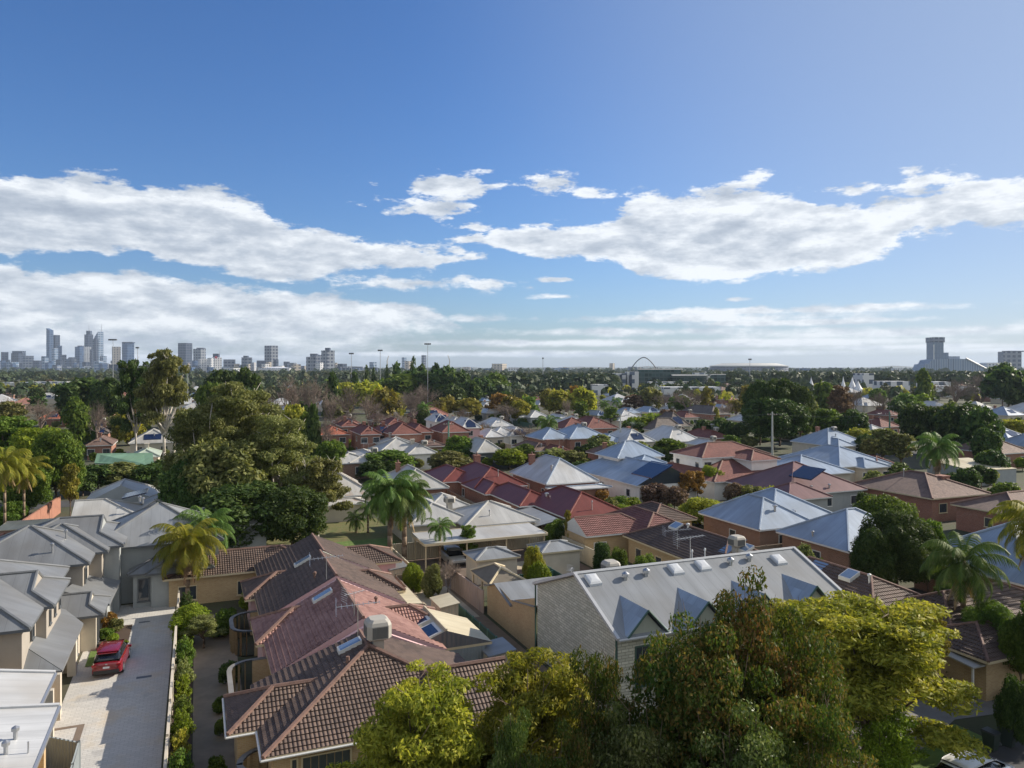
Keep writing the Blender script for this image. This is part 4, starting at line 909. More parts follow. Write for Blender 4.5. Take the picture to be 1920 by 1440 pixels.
h, ro = house('house', 'brown-tiled brick house cut by the right edge, with a bay window', 'house', [(57.5, 66, 86.5, 104, 3.1, .42), (54, 60, 88, 93.5, 2.4, .5)], TF_BROWN, B_RED, TRIM_C, CAP_T, wins=(4, 1), capr=.14)
h, ro = house('house', 'blue metal roof with white ridge at the right edge behind palm fronds', 'house', [(38.5, 50, 59.8, 73, 3.0, .6)], BLUE_R, B_BROWN, TRIM_W, 'same', wins=(3, 1), capr=.14)
h, ro = house('house', 'right-hand one of the two broad blue hipped roofs', 'house', [(97, 112, 100.5, 112.5, 3.2, .45), (95, 102, 104, 110, 3.1, .4)], BLUE_R, RENDER_C, TRIM_W, 'same', wins=(3, 1), capr=.14)
h, ro = house('house', 'left-hand one of the two broad blue hipped roofs, over cream walls', 'house', [(92.5, 104.5, 87.5, 99, 3.0, .42)], BLUE_R, RENDER_C, TRIM_W, 'same', wins=(1, 3), capr=.14)
h, ro = house('house', 'white two-storey house with maroon-tiled roof behind the round green tree', 'house', [(100, 109, 74.5, 88.5, 5.6, .42), (95.5, 103, 80.5, 86.5, 5.4, .4), (93, 112, 71.5, 90, 2.9, .30)], TF_RED, RENDER_W, TRIM_W, CAP_T, wins={0: (4, 2)}, capr=.12)
skillion('patio_cover', 'broad white carport roof by the dark hedge near the right edge', 'patio roof', 88, 97, 121, 132, 2.7, 2.5, 3.6, 3.4, CREAM_R, TRIM_W, RENDER_G)

BYHOUSE = []
def clutter(h, r, roof, rg):
    a0, a1, b0, b1, ze, pi_ = r[:6]; half = min(a1 - a0, b1 - b0) / 2
    def onfront(f, g): return G(a0 + half * f, b0 + (b1 - b0) * g, ze + half * f * pi_)
    q = rg.random()
    if q < .45: chimney(h, G(a0 + (a1 - a0) * rg.uniform(.5, .7), b0 + (b1 - b0) * rg.uniform(.35, .65), ze + half * pi_ * .7), .7, 1.1, B_RED if rg.random() < .8 else RENDER_C, False)
    if rg.random() < .30: slope_panel(h, 'solar_panel', onfront(.42, .5), 1.9, rg.uniform(2.2, 3.6), pi_, 'a', SOLAR, .04, .1)
    if rg.random() < .55: vent_pipe(h, onfront(.5, rg.uniform(.42, .6)), .5, .11)
    if rg.random() < .30: cooler(h, G(a0 + half * .9, b0 + (b1 - b0) * .5 + 1.0, ze + half * .75 * pi_), 1.2, .9)
    if rg.random() < .45: antenna(h, G(a0 + half, b0 + (b1 - b0) * .5, ze + half * pi_ - .1), 1.7, 7, 1.8, rg.uniform(0, 3), .6)
def mid(desc, NL, NRx, depth, roof, wall, ze=2.9, pitch=.55, FL=None, gab='', trim=TRIM_W, cap='same', wins=(2, 1), ext=None, name='house', over=.35, gablem=None, lab=None):
    """house from the photo position of its near eave; NL = near left corner, NRx = column of the near right corner"""
    a0, b0 = abz(*NL, ze); k = (NRx - 960) / F; Y = a0 / (CT - k * ST); b1 = Y * (k * CT + ST)
    if FL is not None: depth = max(5, abz(*FL, ze)[0] - a0)
    rs = [(a0, a0 + depth, b0, max(b1, b0 + 4), ze, pitch, gab, '')]
    if ext: rs += [(a0 + e[0], a0 + e[1], b0 + e[2], b0 + e[3], ze + (e[4] if len(e) > 4 else -.05), pitch, '', '') for e in ext]
    h, ro = house(name, lab or 'x', 'house', rs, roof, wall, trim, cap, wins={0: wins}, over=over, capr=.14, gablem=gablem)
    if lab is None: auto(h, desc, (NL[0] + NRx) / 2, NL[1])
    clutter(h, rs[0], roof, random.Random(NL[0])); r_ = rs[0]
    if 75 < (r_[0] * CT + r_[2] * ST) < 330: BYHOUSE.append((r_, NL))
    return h
W_, P_, B_ = WHITE_R, PALE_R, BLUE_R
GT = 'steep white-roofed townhouses in a row of three'
for lab, NL, NRx, dp in (('steep white-roofed townhouse, leftmost of the row of three', (815, 791), 845, 10), ('steep white-roofed townhouse, middle one of the row of three', (846, 796.5), 874, 10), ('steep white-roofed townhouse with pink side wall, rightmost of the row of three', (866, 803), 903, 11)):
    h = mid('', NL, NRx, dp, W_, RENDER_P if 'pink' in lab else RENDER_W, 5.3, .85, wins=(1, 1), lab=lab); h['group'] = GT
for NL, NRx, dp in (((676, 815), 716, 13), ((773, 811), 813, 13)):
    auto(mid('', NL, NRx, dp, TF_RED, B_RED, 5.2, .62, wins=(2, 1), ext=[(-2, 9, 6.5, 13.5)], lab='x'), 'dark red tiled brick duplex', (NL[0] + NRx) / 2, NL[1] - 8)
mid('dark red tiled brick duplex', (713, 811), 745, 10, TF_RED, B_RED, 5.0, .6); mid('dark red tiled brick duplex', (727, 797), 765, 10, TF_RED, B_RED, 5.0, .55); mid('dark red tiled brick duplex', (640, 800), 676, 9, TF_RED, B_RED, 5.0, .55)
mid('', (600, 816), 657, 12, TF_ORANGE, B_RED, 4.6, .42, lab='bright orange tiled roof over dark brick beside the ivy-clad tree')
mid('', (790, 838), 840, 7, TF_BROWN, B_BROWN, 2.8, .4, lab='low brown tiled roof below the dark red duplexes')
h = mid('', (655, 868), 745, 14, P_, B_BROWN, 3.0, .30, ext=[(0, 10, -3.5, 5)], lab='large flat-looking pale grey roof in the middle ground, brown side wall'); 
mid('', (765, 852), 822, 12, P_, RENDER_W, 3.1, .5, ext=[(4, 14, -5, 5)], lab='pale metal house with blue shaded valley right of the large flat grey roof')
mid('', (716, 836), 785, 10, P_, RENDER_G, 3.2, .35, lab='pale metal roof just beyond the large flat grey roof')
mid('pale hipped metal house', (894, 849), 946, 12, P_, TRIM_D, 3.0, .75); mid('white hipped metal house', (921, 800), 963, 12, W_, RENDER_G, 3.0, .6); mid('white hipped metal house', (956, 818), 1000, 11, W_, RENDER_W, 3.0, .6, ext=[(1, 9, -4, 3)])
mid('white hipped metal house', (910, 820), 948, 9, W_, RENDER_C, 3.0, .6); mid('white hipped metal house', (974, 782), 1000, 10, W_, RENDER_G, 3.1, .6); mid('white hipped metal house', (994, 783), 1030, 11, W_, RENDER_G, 3.1, .6)
mid('white hipped metal house', (1046, 792), 1078, 13, W_, RENDER_C, 3.0, .7); h = mid('', (1060, 797), 1112, 10, W_, RENDER_C, 3.0, .5, lab='white metal house with rows of dark solar panels')
mid('', (1100, 804), 1160, 15, TF_RED, B_RED, 3.2, .55, lab='big brown-red hipped roof beside the leaning banana palms', ext=[(2, 12, -6, 4)])
mid('', (1068, 823), 1142, 12, B_, B_RED, 3.6, .55, ext=[(-4, 4, 7, 13, -.8), (2, 12, -6, 2, -.1)], lab='white and blue roofed brick house with gabled porch, right of the banana palms')
mid('white and blue hipped metal house', (1174, 830), 1230, 12, W_, RENDER_C, 3.0, .65); mid('white and blue hipped metal house', (1253, 829), 1316, 14, W_, RENDER_C, 3.0, .65); mid('white and blue hipped metal house', (1326, 837), 1348, 8, W_, RENDER_C, 2.9, .55)
mid('', (1256, 800), 1297, 11, TF_DARK, RENDER_C, 3.6, 1.0, lab='steep dark brown roof over tan walls with a clipped hedge', ext=[(-3, 3, -7, 3, -.6)])
mid('', (1334, 777), 1372, 14, TF_DARK, B_RED, 3.3, .6, FL=(1290, 771), lab='long dark brown tiled roof with pale ridge left of the huge fig tree'); mid('', (1284, 783), 1312, 10, TF_RED, RENDER_C, 3, .6, lab='brown-red tiled roof against the steep dark brown roof')
mid('dark plum tiled house', (1330, 822), 1370, 12, TF_RED, B_RED, 2.9, .5)
for NL, NRx in (((1178, 775), 1204), ((1216, 773), 1242), ((1266, 769), 1289), ((1352, 765), 1368), ((1120, 779), 1142), ((1246, 762), 1262), ((1300, 768), 1325)): mid('white and blue hipped metal house', NL, NRx, 11, B_ if NL[0] % 3 else W_, RENDER_C, 3.0, .6)
for NL, NRx, rf, ds in (((911, 775), 950, W_, 'white hipped metal house'), ((906, 762), 930, W_, 'white hipped metal house'), ((622, 771), 646, P_, 'pale hipped metal house'), ((735, 772), 758, P_, 'pale hipped metal house'), ((630, 795), 676, TF_SALMON, 'salmon tiled house'),
    ((700, 786), 728, TF_SALMON, 'salmon tiled house'), ((952, 776), 980, TF_SALMON, 'salmon tiled house'), ((905, 741), 925, TF_SALMON, 'salmon tiled house'), ((1275, 752), 1292, TF_SALMON, 'salmon tiled house'), ((1350, 748), 1364, TF_SALMON, 'salmon tiled house'), ((1368, 750), 1384, TF_SALMON, 'salmon tiled house'),
    ((1000, 750), 1022, TF_RED, 'dark red tiled house'), ((1010, 759), 1034, P_, 'pale hipped metal house'), ((1148, 742), 1170, W_, 'white hipped metal house'), ((1165, 754), 1186, W_, 'white hipped metal house'), ((905, 752), 922, B_, 'white and blue hipped metal house'), ((975, 745), 990, W_, 'white hipped metal house'),
    ((1620, 792), 1644, TF_TAN, 'tan tiled house'), ((1670, 779), 1692, TF_RED, 'dark red tiled house'), ((1652, 801), 1690, TF_RED, 'dark red tiled house'), ((1636, 809), 1664, W_, 'white hipped metal house'), ((1755, 761), 1775, W_, 'white hipped metal house'), ((1860, 776), 1885, W_, 'white hipped metal house'), ((1890, 779), 1925, B_, 'white and blue hipped metal house'),
    ((1540, 757), 1570, B_, 'white and blue hipped metal house'), ((1575, 756), 1596, P_, 'pale hipped metal house'), ((1490, 806), 1520, TF_BROWN, 'brown tiled house'), ((1632, 750), 1660, B_, 'white and blue hipped metal house'), ((1890, 822), 1930, B_, 'white and blue hipped metal house'), ((1880, 851), 1935, TF_BROWN, 'brown tiled house'), ((1645, 871), 1672, TF_RED, 'dark red tiled house'),
    ((1150, 858), 1190, TF_BROWN, 'brown tiled house'), ((1000, 846), 1040, TF_BROWN, 'brown tiled house'), ((1040, 850), 1075, TF_RED, 'dark red tiled house'), ((520, 812), 560, P_, 'pale hipped metal house'), ((70, 786), 125, TF_ORANGE, 'orange tiled house'), ((215, 780), 275, TF_ORANGE, 'orange tiled house'), ((125, 782), 170, W_, 'white hipped metal house'),
    ((166, 800), 205, TF_SALMON, 'salmon tiled house'), ((165, 813), 205, TF_DARK, 'dark tiled house'), ((160, 836), 212, TF_BROWN, 'brown tiled house'), ((245, 789), 280, W_, 'white hipped metal house'), ((200, 790), 230, W_, 'white hipped metal house'), ((240, 832), 330, P_, 'pale hipped metal house'), ((62, 748), 112, P_, 'pale hipped metal house'), ((190, 777), 208, TF_RED, 'dark red tiled house'), ((20, 758), 66, TF_SALMON, 'salmon tiled house')):
    mid(ds, NL, NRx, 11, rf, RENDER_C if rf in (W_, P_, B_, TF_TAN) else B_RED, 2.9 if NL[1] < 830 else 3.2, .55, wins=(2, 1) if NL[1] > 770 else (0, 0))
# green-roofed shed
a0, b0 = abz(177, 868, 3); t = thing('workshop', 'long green corrugated shed roof behind the left hedge', 'shed', G(a0 + 5, b0 + 8, 0)); 
mb = MB(); p_ = [Pz(177, 868, 3.0), Pz(289, 872, 3.0), Pz(286, 849, 4.4), Pz(182, 850, 4.4)]; mb.slab(p_, .12); mb.build('roof', GREEN_R, t)
mb = MB(); lo = [Vector((p.x, p.y, 0)) for p in p_]; mb.hexa(lo + [Vector((p.x, p.y, p.z - .2)) for p in p_]); mb.build('wall', RENDER_C, t)
mid('', (245, 858), 300, 9, metal_roof('pale_green_metal_roof', (.36, .42, .36)), RENDER_C, 3.6, .45, lab='pale green hipped roof with brick chimney behind the green shed')

# far filler suburb: small roofs between the trees, farther than the measured houses
rng = random.Random(7)
HB = [(t.location.x, t.location.y) for t in COL.objects if t.type == 'EMPTY' and t.parent is None]
cnt = 0
for tries in range(900):
    Y = rng.uniform(300, 760) if rng.random() < .7 else rng.uniform(130, 320); X = rng.uniform(-.70, .70) * Y
    a, b = toab((X, Y)); a = round(a / 22) * 22 + rng.uniform(-2, 2); b = round(b / 19) * 19 + rng.uniform(-2, 2); p = G(a, b)
    if p.y < 128 or abs(p.x) > .7 * p.y: continue
    px, py = pix(p)
    if 670 < px < 905 and p.y > 300: continue
    if px < 380 and p.y < 230: continue
    if 80 < b < 105 and a < 420: continue
    if any((p.x - x) ** 2 + (p.y - y) ** 2 < 19 ** 2 for x, y in HB): continue
    HB.append((p.x, p.y)); cnt += 1
    if cnt > 120: break
    rf, ds = rng.choice([(W_, 'white hipped metal house'), (W_, 'white hipped metal house'), (B_, 'white and blue hipped metal house'), (P_, 'pale hipped metal house'), (TF_RED, 'dark red tiled house'), (TF_BROWN, 'brown tiled house'), (TF_SALMON, 'salmon tiled house'), (TF_ORANGE, 'orange tiled house')])
    w, d = rng.uniform(9, 14), rng.uniform(10, 15); rs = [(a - d / 2, a + d / 2, b - w / 2, b + w / 2, 2.9, .55, '', '')]
    if rng.random() < .5: rs.append((a - d / 2 - 2, a, b - w / 2 + 1, b - w / 2 + 6, 2.85, .55, '', ''))
    h, ro = house('house', 'x', 'house', rs, rf, RENDER_C if rf in (W_, B_, P_) else B_RED, TRIM_W, None if p.y > 300 else 'same', wins={0: (2, 1)} if p.y < 260 else {}, over=.35, capr=.13)
    auto(h, ds, px, py - 8)
    if p.y < 330: clutter(h, rs[0], rf, rng)

# ------------------------------------------------------------------ vegetation
L_DARK = leaf('dark_evergreen_leaves', (0.018, 0.040, 0.010), (0.048, 0.088, 0.020), (0.130, 0.175, 0.045), .32)
L_MID = leaf('mid_green_leaves', (0.035, 0.075, 0.010), (0.095, 0.155, 0.022), (0.220, 0.280, 0.050), .37)
L_OLIVE = leaf('olive_gum_leaves', (0.060, 0.085, 0.024), (0.170, 0.195, 0.062), (0.370, 0.370, 0.150), .37)
L_GUM = leaf('brownish_gum_leaves', (0.060, 0.066, 0.020), (0.150, 0.155, 0.048), (0.310, 0.290, 0.110), .37)
L_YEL = leaf('yellow_green_leaves', (0.095, 0.140, 0.016), (0.285, 0.300, 0.040), (0.580, 0.520, 0.085), .45)
L_LIME = leaf('lime_green_leaves', (0.070, 0.125, 0.010), (0.170, 0.240, 0.020), (0.330, 0.380, 0.045), .42)
L_GOLD = leaf('golden_leaves', (0.07, 0.075, 0.014), (0.19, 0.165, 0.028), (0.34, 0.27, 0.05), .3)
L_ORG = leaf('orange_autumn_leaves', (0.10, 0.06, 0.02), (0.24, 0.13, 0.03), (0.36, 0.22, 0.06), .3)
L_RED = leaf('red_tipped_leaves', (0.020, 0.046, 0.008), (0.075, 0.115, 0.020), (0.330, 0.170, 0.060), .37)
L_GLOSS = leaf('glossy_dark_leaves', (0.030, 0.055, 0.012), (0.090, 0.125, 0.028), (0.260, 0.270, 0.120), .32, rough=.4)
L_PALM = leaf('palm_green_leaves', (0.045, 0.090, 0.018), (0.093, 0.165, 0.033), (0.188, 0.247, 0.060), .32)
L_PALMY = leaf('palm_yellow_leaves', (0.085, 0.120, 0.014), (0.215, 0.225, 0.028), (0.420, 0.360, 0.055), .44)
L_DEAD = leaf('dead_palm_leaves', (0.161, 0.103, 0.057), (0.276, 0.184, 0.103), (0.368, 0.265, 0.149), .22)
L_BRN = leaf('brown_autumn_leaves', (0.092, 0.063, 0.040), (0.172, 0.115, 0.069), (0.253, 0.172, 0.103), .27)
L_PURP = leaf('purple_brown_leaves', (0.075, 0.053, 0.033), (0.150, 0.098, 0.068), (0.240, 0.173, 0.105), .27)

def quads_mesh(name, V, F_, mt):
    me = bpy.data.meshes.new(name); nv, nf = len(V), len(F_); k = F_.shape[1]
    me.vertices.add(nv); me.vertices.foreach_set('co', V.astype(np.float32).ravel())
    me.loops.add(nf * k); me.loops.foreach_set('vertex_index', F_.astype(np.int32).ravel())
    me.polygons.add(nf); me.polygons.foreach_set('loop_start', (np.arange(nf) * k).astype(np.int32)); me.polygons.foreach_set('loop_total', np.full(nf, k, np.int32))
    me.materials.append(mt); me.update(calc_edges=True); return me
def leaf_quads(C, N_, size, rs, elong=1.6, jit=0.8, droop=0.0):
    """one small folded-free quad per centre C, facing roughly N_"""
    n = len(C); nn = N_ + rs.normal(0, jit, (n, 3)); nn /= np.linalg.norm(nn, axis=1)[:, None] + 1e-9
    t = rs.normal(0, 1, (n, 3)); t[:, 2] -= droop; t -= nn * (t * nn).sum(1)[:, None]; t /= np.linalg.norm(t, axis=1)[:, None] + 1e-9
    b = np.cross(nn, t); s = size * (.4 + 1.25 * rs.random(n) ** 1.4)[:, None] * .53
    V = np.stack([C - t * s * elong, C + b * s * .8 - t * s * .1, C + t * s * elong, C - b * s * .8 + t * s * .1], 1).reshape(-1, 3)
    return V, np.arange(n * 4).reshape(-1, 4)
def blob_points(blobs, n, rs, shell=.30, inner=.12):
    """points near the surfaces of a set of ellipsoids, skipping what is buried"""
    B = np.array(blobs); area = (B[:, 3] * B[:, 4] + B[:, 4] * B[:, 5] + B[:, 3] * B[:, 5]); p = area / area.sum()
    idx = rs.choice(len(B), int(n * 1.7), p=p); d = rs.normal(0, 1, (len(idx), 3)); d /= np.linalg.norm(d, axis=1)[:, None]
    r = 1 - np.abs(rs.normal(0, shell, len(idx))); r = np.clip(r, .15, 1.08); r *= 1 + .13 * np.sin(d[:, 0] * 7 + idx) * np.cos(d[:, 2] * 6 + idx * 2)
    c = B[idx, :3] + d * r[:, None] * B[idx, 3:6]
    keep = np.ones(len(c), bool)
    for b in B:
        q = (((c - b[:3]) / b[3:6]) ** 2).sum(1); keep &= (q > .38) | (rs.random(len(c)) < inner)
    c, d = c[keep][:n], d[keep][:n]; return c, d
def make_blobs(rs, k, z0, kind='broad'):
    out = []
    for i in range(k):
        if kind == 'broad':
            t = rs.uniform(0, 2 * math.pi); h = rs.uniform(-.75, 1); rr = math.sqrt(max(0, 1 - h * h)); s = rs.uniform(.09, .17)
            out.append((.32 * rr * math.cos(t), .32 * rr * math.sin(t), z0 + (1 - z0) * (.5 + .36 * h), s, s, s * rs.uniform(.7, .95) * (1 - z0) * 1.15))
        elif kind == 'gum':
            t = rs.uniform(0, 2 * math.pi); h = rs.uniform(0, 1); rr = (.10 + .34 * math.sin(math.pi * min(1, .25 + .72 * h))) * rs.uniform(.35, 1.1); s = rs.uniform(.055, .115)
            out.append((rr * math.cos(t), rr * math.sin(t), z0 + (1 - z0) * (.10 + .84 * h), s * 1.1, s * 1.1, s * .62))
        elif kind == 'flat':
            t = rs.uniform(0, 2 * math.pi); rr = .40 * math.sqrt(rs.uniform(0, 1)); top = 1 - 1.25 * rr * rr; s = rs.uniform(.06, .115)
            out.append((rr * math.cos(t), rr * math.sin(t), z0 + (1 - z0) * (top - .12 - rs.uniform(0, .34)), s, s, s * .48))
        elif kind == 'round':
            t = rs.uniform(0, 2 * math.pi); h = rs.uniform(-.8, .95); rr = math.sqrt(1 - h * h); s = rs.uniform(.16, .24)
            out.append((.28 * rr * math.cos(t), .28 * rr * math.sin(t), .46 + .33 * h, s, s, s * 1.0))
        elif kind == 'spire':
            h = i / k; t = rs.uniform(0, 6.28); r = .20 * (1 - h) ** .6; s = .10 + .22 * (1 - h) ** .7
            out.append((r * math.cos(t), r * math.sin(t), z0 + (1 - z0) * (.06 + .88 * h), s, s, s * .55))
        elif kind == 'column':
            h = i / k; s = .36 * math.sin(math.pi * (.12 + .80 * h) ** .8) + .05; out.append((rs.uniform(-.05, .05), rs.uniform(-.05, .05), .06 + .88 * h, s, s, .10))
        elif kind == 'pine':
            h = i / k; s = .46 * (1 - h) ** .75 + .05; out.append((rs.uniform(-.03, .03), rs.uniform(-.03, .03), z0 + (1 - z0) * (.04 + .93 * h), s, s, .032))
    if kind in ('broad', 'round'): out.append((0, 0, z0 + (1 - z0) * .5, .30, .30, .32 * (1 - z0)))
    return out
def make_stems(rs, kind, z0):
    S_ = []
    n = {'gum': 17, 'loose': 26, 'flat': 26}[kind]
    for i in range(n):
        t = 2.4 * i + rs.uniform(-.3, .3); f = (i + .5) / n
        if kind == 'gum': R_ = .40 * math.sqrt(f) * rs.uniform(.6, 1.08); zt = .97 - .62 * f ** 1.6 * rs.uniform(.7, 1.1)
        elif kind == 'loose': R_ = .44 * math.sqrt(f) * rs.uniform(.7, 1.05); zt = 1.0 - .62 * f * rs.uniform(.6, 1.25)
        else: R_ = .43 * math.sqrt(f) * rs.uniform(.75, 1.05); zt = .97 - .72 * f ** 1.9 * rs.uniform(.8, 1.15)
        fork = Vector((rs.uniform(-.02, .02), rs.uniform(-.02, .02), z0 * rs.uniform(.75, 1.3) + .04)); d = Vector((math.cos(t), math.sin(t), 0))
        top = Vector((d.x * R_, d.y * R_, max(z0 + .08, zt))); m1 = fork.lerp(top, .4) + d * R_ * .10 + Vector((0, 0, rs.uniform(-.02, .05))); m2 = fork.lerp(top, .75) + Vector((rs.uniform(-.03, .03), rs.uniform(-.03, .03), .02)); S_.append([fork, m1, m2, top])
    return S_
def stem_blobs(rs, S_, kind):
    out = []
    for st in S_:
        for j in range({'gum': 7, 'loose': 6, 'flat': 8}[kind]):
            f = rs.uniform(.40, 1.0) if kind != 'loose' else rs.uniform(.15, 1.02); k = min(2.999, f * 3); a = int(k); p = st[a].lerp(st[a + 1], k - a); r = {'gum': .075, 'loose': .088, 'flat': .085}[kind] * rs.uniform(.6, 1.25) * (1.35 - .6 * f); j_ = .07 if kind != 'loose' else .08
            out.append((p.x + rs.uniform(-j_, j_), p.y + rs.uniform(-j_, j_), min(.985, p.z + rs.uniform(-.03, .035)), r * 1.25, r * 1.25, r * {'gum': .62, 'loose': .72, 'flat': .50}[kind]))
    return out
def stem_trunk(rs, S_, r0, mt, z0):
    mb = MB(); mb.chain([Vector((0, 0, -.02)), Vector((.004, 0, z0 * .5)), Vector((0, .004, z0 * .95 + .03))], [r0, r0 * .8, r0 * .7], 8)
    for st in S_:
        mb.chain(st, [r0 * .5, r0 * .32, r0 * .2, r0 * .07], 5)
        for _ in range(3):
            a = rs.randint(1, 3); q = st[a].lerp(st[min(3, a + 1)], rs.uniform(0, 1)); mb.chain([q, q + Vector((rs.uniform(-.09, .09), rs.uniform(-.09, .09), rs.uniform(.0, .09)))], [r0 * .15, r0 * .04], 4)
    me = bpy.data.meshes.new('trunk'); me.from_pydata([tuple(v) for v in mb.v], [], mb.f); me.materials.append(mt); me.polygons.foreach_set('use_smooth', [True] * len(mb.f)); return me
def trunk_mesh(name, rs, h0, r0, limbs, mt, spread=.26, ztop=.75):
    mb = MB(); pts = [Vector((0, 0, -.02))]; x = y = 0
    for i in range(1, 5): x += rs.uniform(-.012, .012); y += rs.uniform(-.012, .012); pts.append(Vector((x, y, h0 * i / 4)))
    mb.chain(pts, [r0, r0 * .85, r0 * .78, r0 * .72, r0 * .66], 7)
    for i in range(limbs):
        t = 2 * math.pi * i / limbs + rs.uniform(-.4, .4); R_ = spread * rs.uniform(.5, 1.1); z = h0 + (ztop - h0) * rs.uniform(.55, 1)
        p0 = pts[-1] if i % 2 else pts[-2]; p1 = p0 + Vector((R_ * .35 * math.cos(t), R_ * .35 * math.sin(t), (z - p0.z) * .45)); p2 = Vector((x + R_ * math.cos(t), y + R_ * math.sin(t), z))
        mb.chain([p0, p1, p2], [r0 * .5, r0 * .36, r0 * .12], 5)
        for j in range(2): q = p1.lerp(p2, rs.uniform(.2, .8)); mb.chain([q, q + Vector((rs.uniform(-.1, .1), rs.uniform(-.1, .1), rs.uniform(.04, .16)))], [r0 * .2, r0 * .06], 4)
    me = bpy.data.meshes.new(name); me.from_pydata([tuple(v) for v in mb.v], [], mb.f); me.materials.append(mt); me.polygons.foreach_set('use_smooth', [True] * len(mb.f)); return me
VAR = {}
def variant(kind, i, dens):
    key = (kind, i, dens)
    if key in VAR: return VAR[key]
    rs = np.random.RandomState(hash((len(kind), sum(map(ord, kind)), i, 5)) % 99999)
    P = dict(broad=(46, .12, 2600, .062, 'broad'), gum=(64, .28, 2600, .046, 'gum'), flat=(95, .14, 2600, .05, 'flat'), round=(16, 0, 2000, .075, 'round'), spire=(18, .02, 2200, .06, 'spire'), loose=(1, .10, 3000, .046, 'loose'), column=(12, 0, 1500, .10, 'column'), pine=(15, .10, 2000, .045, 'pine'))
    mult, ls = {0: (.55, 1.45), 1: (1.6, .80), 2: (9.0, .36), 3: (27.0, .21)}[dens]
    if kind == 'bare':
        V, tw = [], MB()
        def br(p, d, L_, r, lev):
            q = p + d * L_; tw.tube(p, q, r, r * .6, 4 if lev > 1 else 3, cap=False)
            if lev == 0: return
            for _ in range(4 if lev > 1 else 5):
                e = (d * .9 + Vector(rs.normal(0, .42, 3)) + Vector((0, 0, .12))).normalized(); br(p.lerp(q, rs.uniform(.45, 1)), e, L_ * rs.uniform(.55, .8), r * .5, lev - 1)
        for _ in range(6): br(Vector((0, 0, .16)), Vector((rs.uniform(-.55, .55), rs.uniform(-.55, .55), 1)).normalized(), .24, .012, 4 if dens else 3)
        co = np.array([tuple(v) for v in tw.v]); 
        s = .5 / max(1e-3, np.percentile(np.hypot(co[:, 0], co[:, 1]), 99)); co[:, :2] *= s; co[:, 2] *= 1 / np.percentile(co[:, 2], 99.5)
        me = bpy.data.meshes.new('bare_branches'); me.from_pydata(co.tolist(), [], tw.f); me.materials.append(TWIG)
        tm = trunk_mesh('trunk', rs, .18, .02, 0, BARK); VAR[key] = (me, tm); return VAR[key]
    k, z0, n, sz, bk = P[kind]; S_ = make_stems(rs, kind, z0) if kind in ('gum', 'loose', 'flat') else None; blobs = stem_blobs(rs, S_, kind) if S_ else make_blobs(rs, k, z0, bk)
    c, d = blob_points(blobs, int(n * mult), rs, .36 if kind != 'pine' else .5, .3)
    V, Fq = leaf_quads(c, d + np.array([0, 0, .25]), sz * ls, rs, 2.3 if kind == 'flat' else 1.6, .75, .6 if kind == 'gum' else 0)
    if dens < 2 or True:
        V[:, 2] = np.maximum(V[:, 2], .005)
    me = quads_mesh(kind + '_crown', V, Fq, L_MID)
    tm = trunk_mesh('trunk', rs, {'broad': .30, 'gum': .42, 'flat': .36}.get(kind, .2), {'gum': .016, 'flat': .016}.get(kind, .022) if kind not in ('column', 'round') else .03, {'broad': 7, 'gum': 9, 'flat': 9, 'spire': 3}.get(kind, 0) if dens else 3, BARK, ztop=.8)
    if S_: tm = stem_trunk(rs, S_, {'gum': .024, 'flat': .018, 'loose': .014}[kind], BARK, z0)
    VAR[key] = (me, tm); return VAR[key]
def tree(name, label, cat, p, h, w, kind, lm, bark=BARK, dens=1, var=0, rz=None, group=None, wy=None, crown='crown'):
    me, tm = variant(kind, var, dens); t = thing(name, label, cat, p, group); wk = {'flat': 1.22, 'loose': 1.2, 'gum': 1.12}.get(kind, 1.0); t.scale = (w * wk, (wy or w) * wk, h); t.rotation_euler = (0, 0, random.Random(p[0] * 7 + p[1]).uniform(0, 6.28) if rz is None else rz)
    o = bpy.data.objects.new('bare_branches' if kind == 'bare' else crown, me); COL.objects.link(o); o.parent = t
    if kind != 'bare': o.material_slots[0].link = 'OBJECT'; o.material_slots[0].material = lm
    o2 = bpy.data.objects.new('trunk', tm); COL.objects.link(o2); o2.parent = t
    o2.material_slots[0].link = 'OBJECT'; o2.material_slots[0].material = bark; return t
DESC = {('broad', 0): 'dark evergreen tree', }
MATDESC = {}
for m_, nm in ((L_DARK, 'dark green'), (L_MID, 'mid green'), (L_OLIVE, 'olive'), (L_GUM, 'brownish-green'), (L_YEL, 'yellow-green'), (L_LIME, 'bright green'), (L_GOLD, 'golden'), (L_ORG, 'orange'), (L_RED, 'red-tipped'), (L_BRN, 'brown-leaved'), (L_PURP, 'purple-brown'), (L_GLOSS, 'glossy green')): MATDESC[m_.name] = nm
KD = dict(loose=('leafy_tree', 'loose-crowned tree'), broad=('broadleaf_tree', 'spreading tree'), gum=('gum_tree', 'gum tree'), flat=('canopy_tree', 'flat-crowned tree'), round=('shrub', 'rounded shrub'), spire=('conifer', 'conifer'), column=('cypress', 'column-shaped cypress'), pine=('pine_tree', 'tiered pine'), bare=('bare_tree', 'leafless tree'))
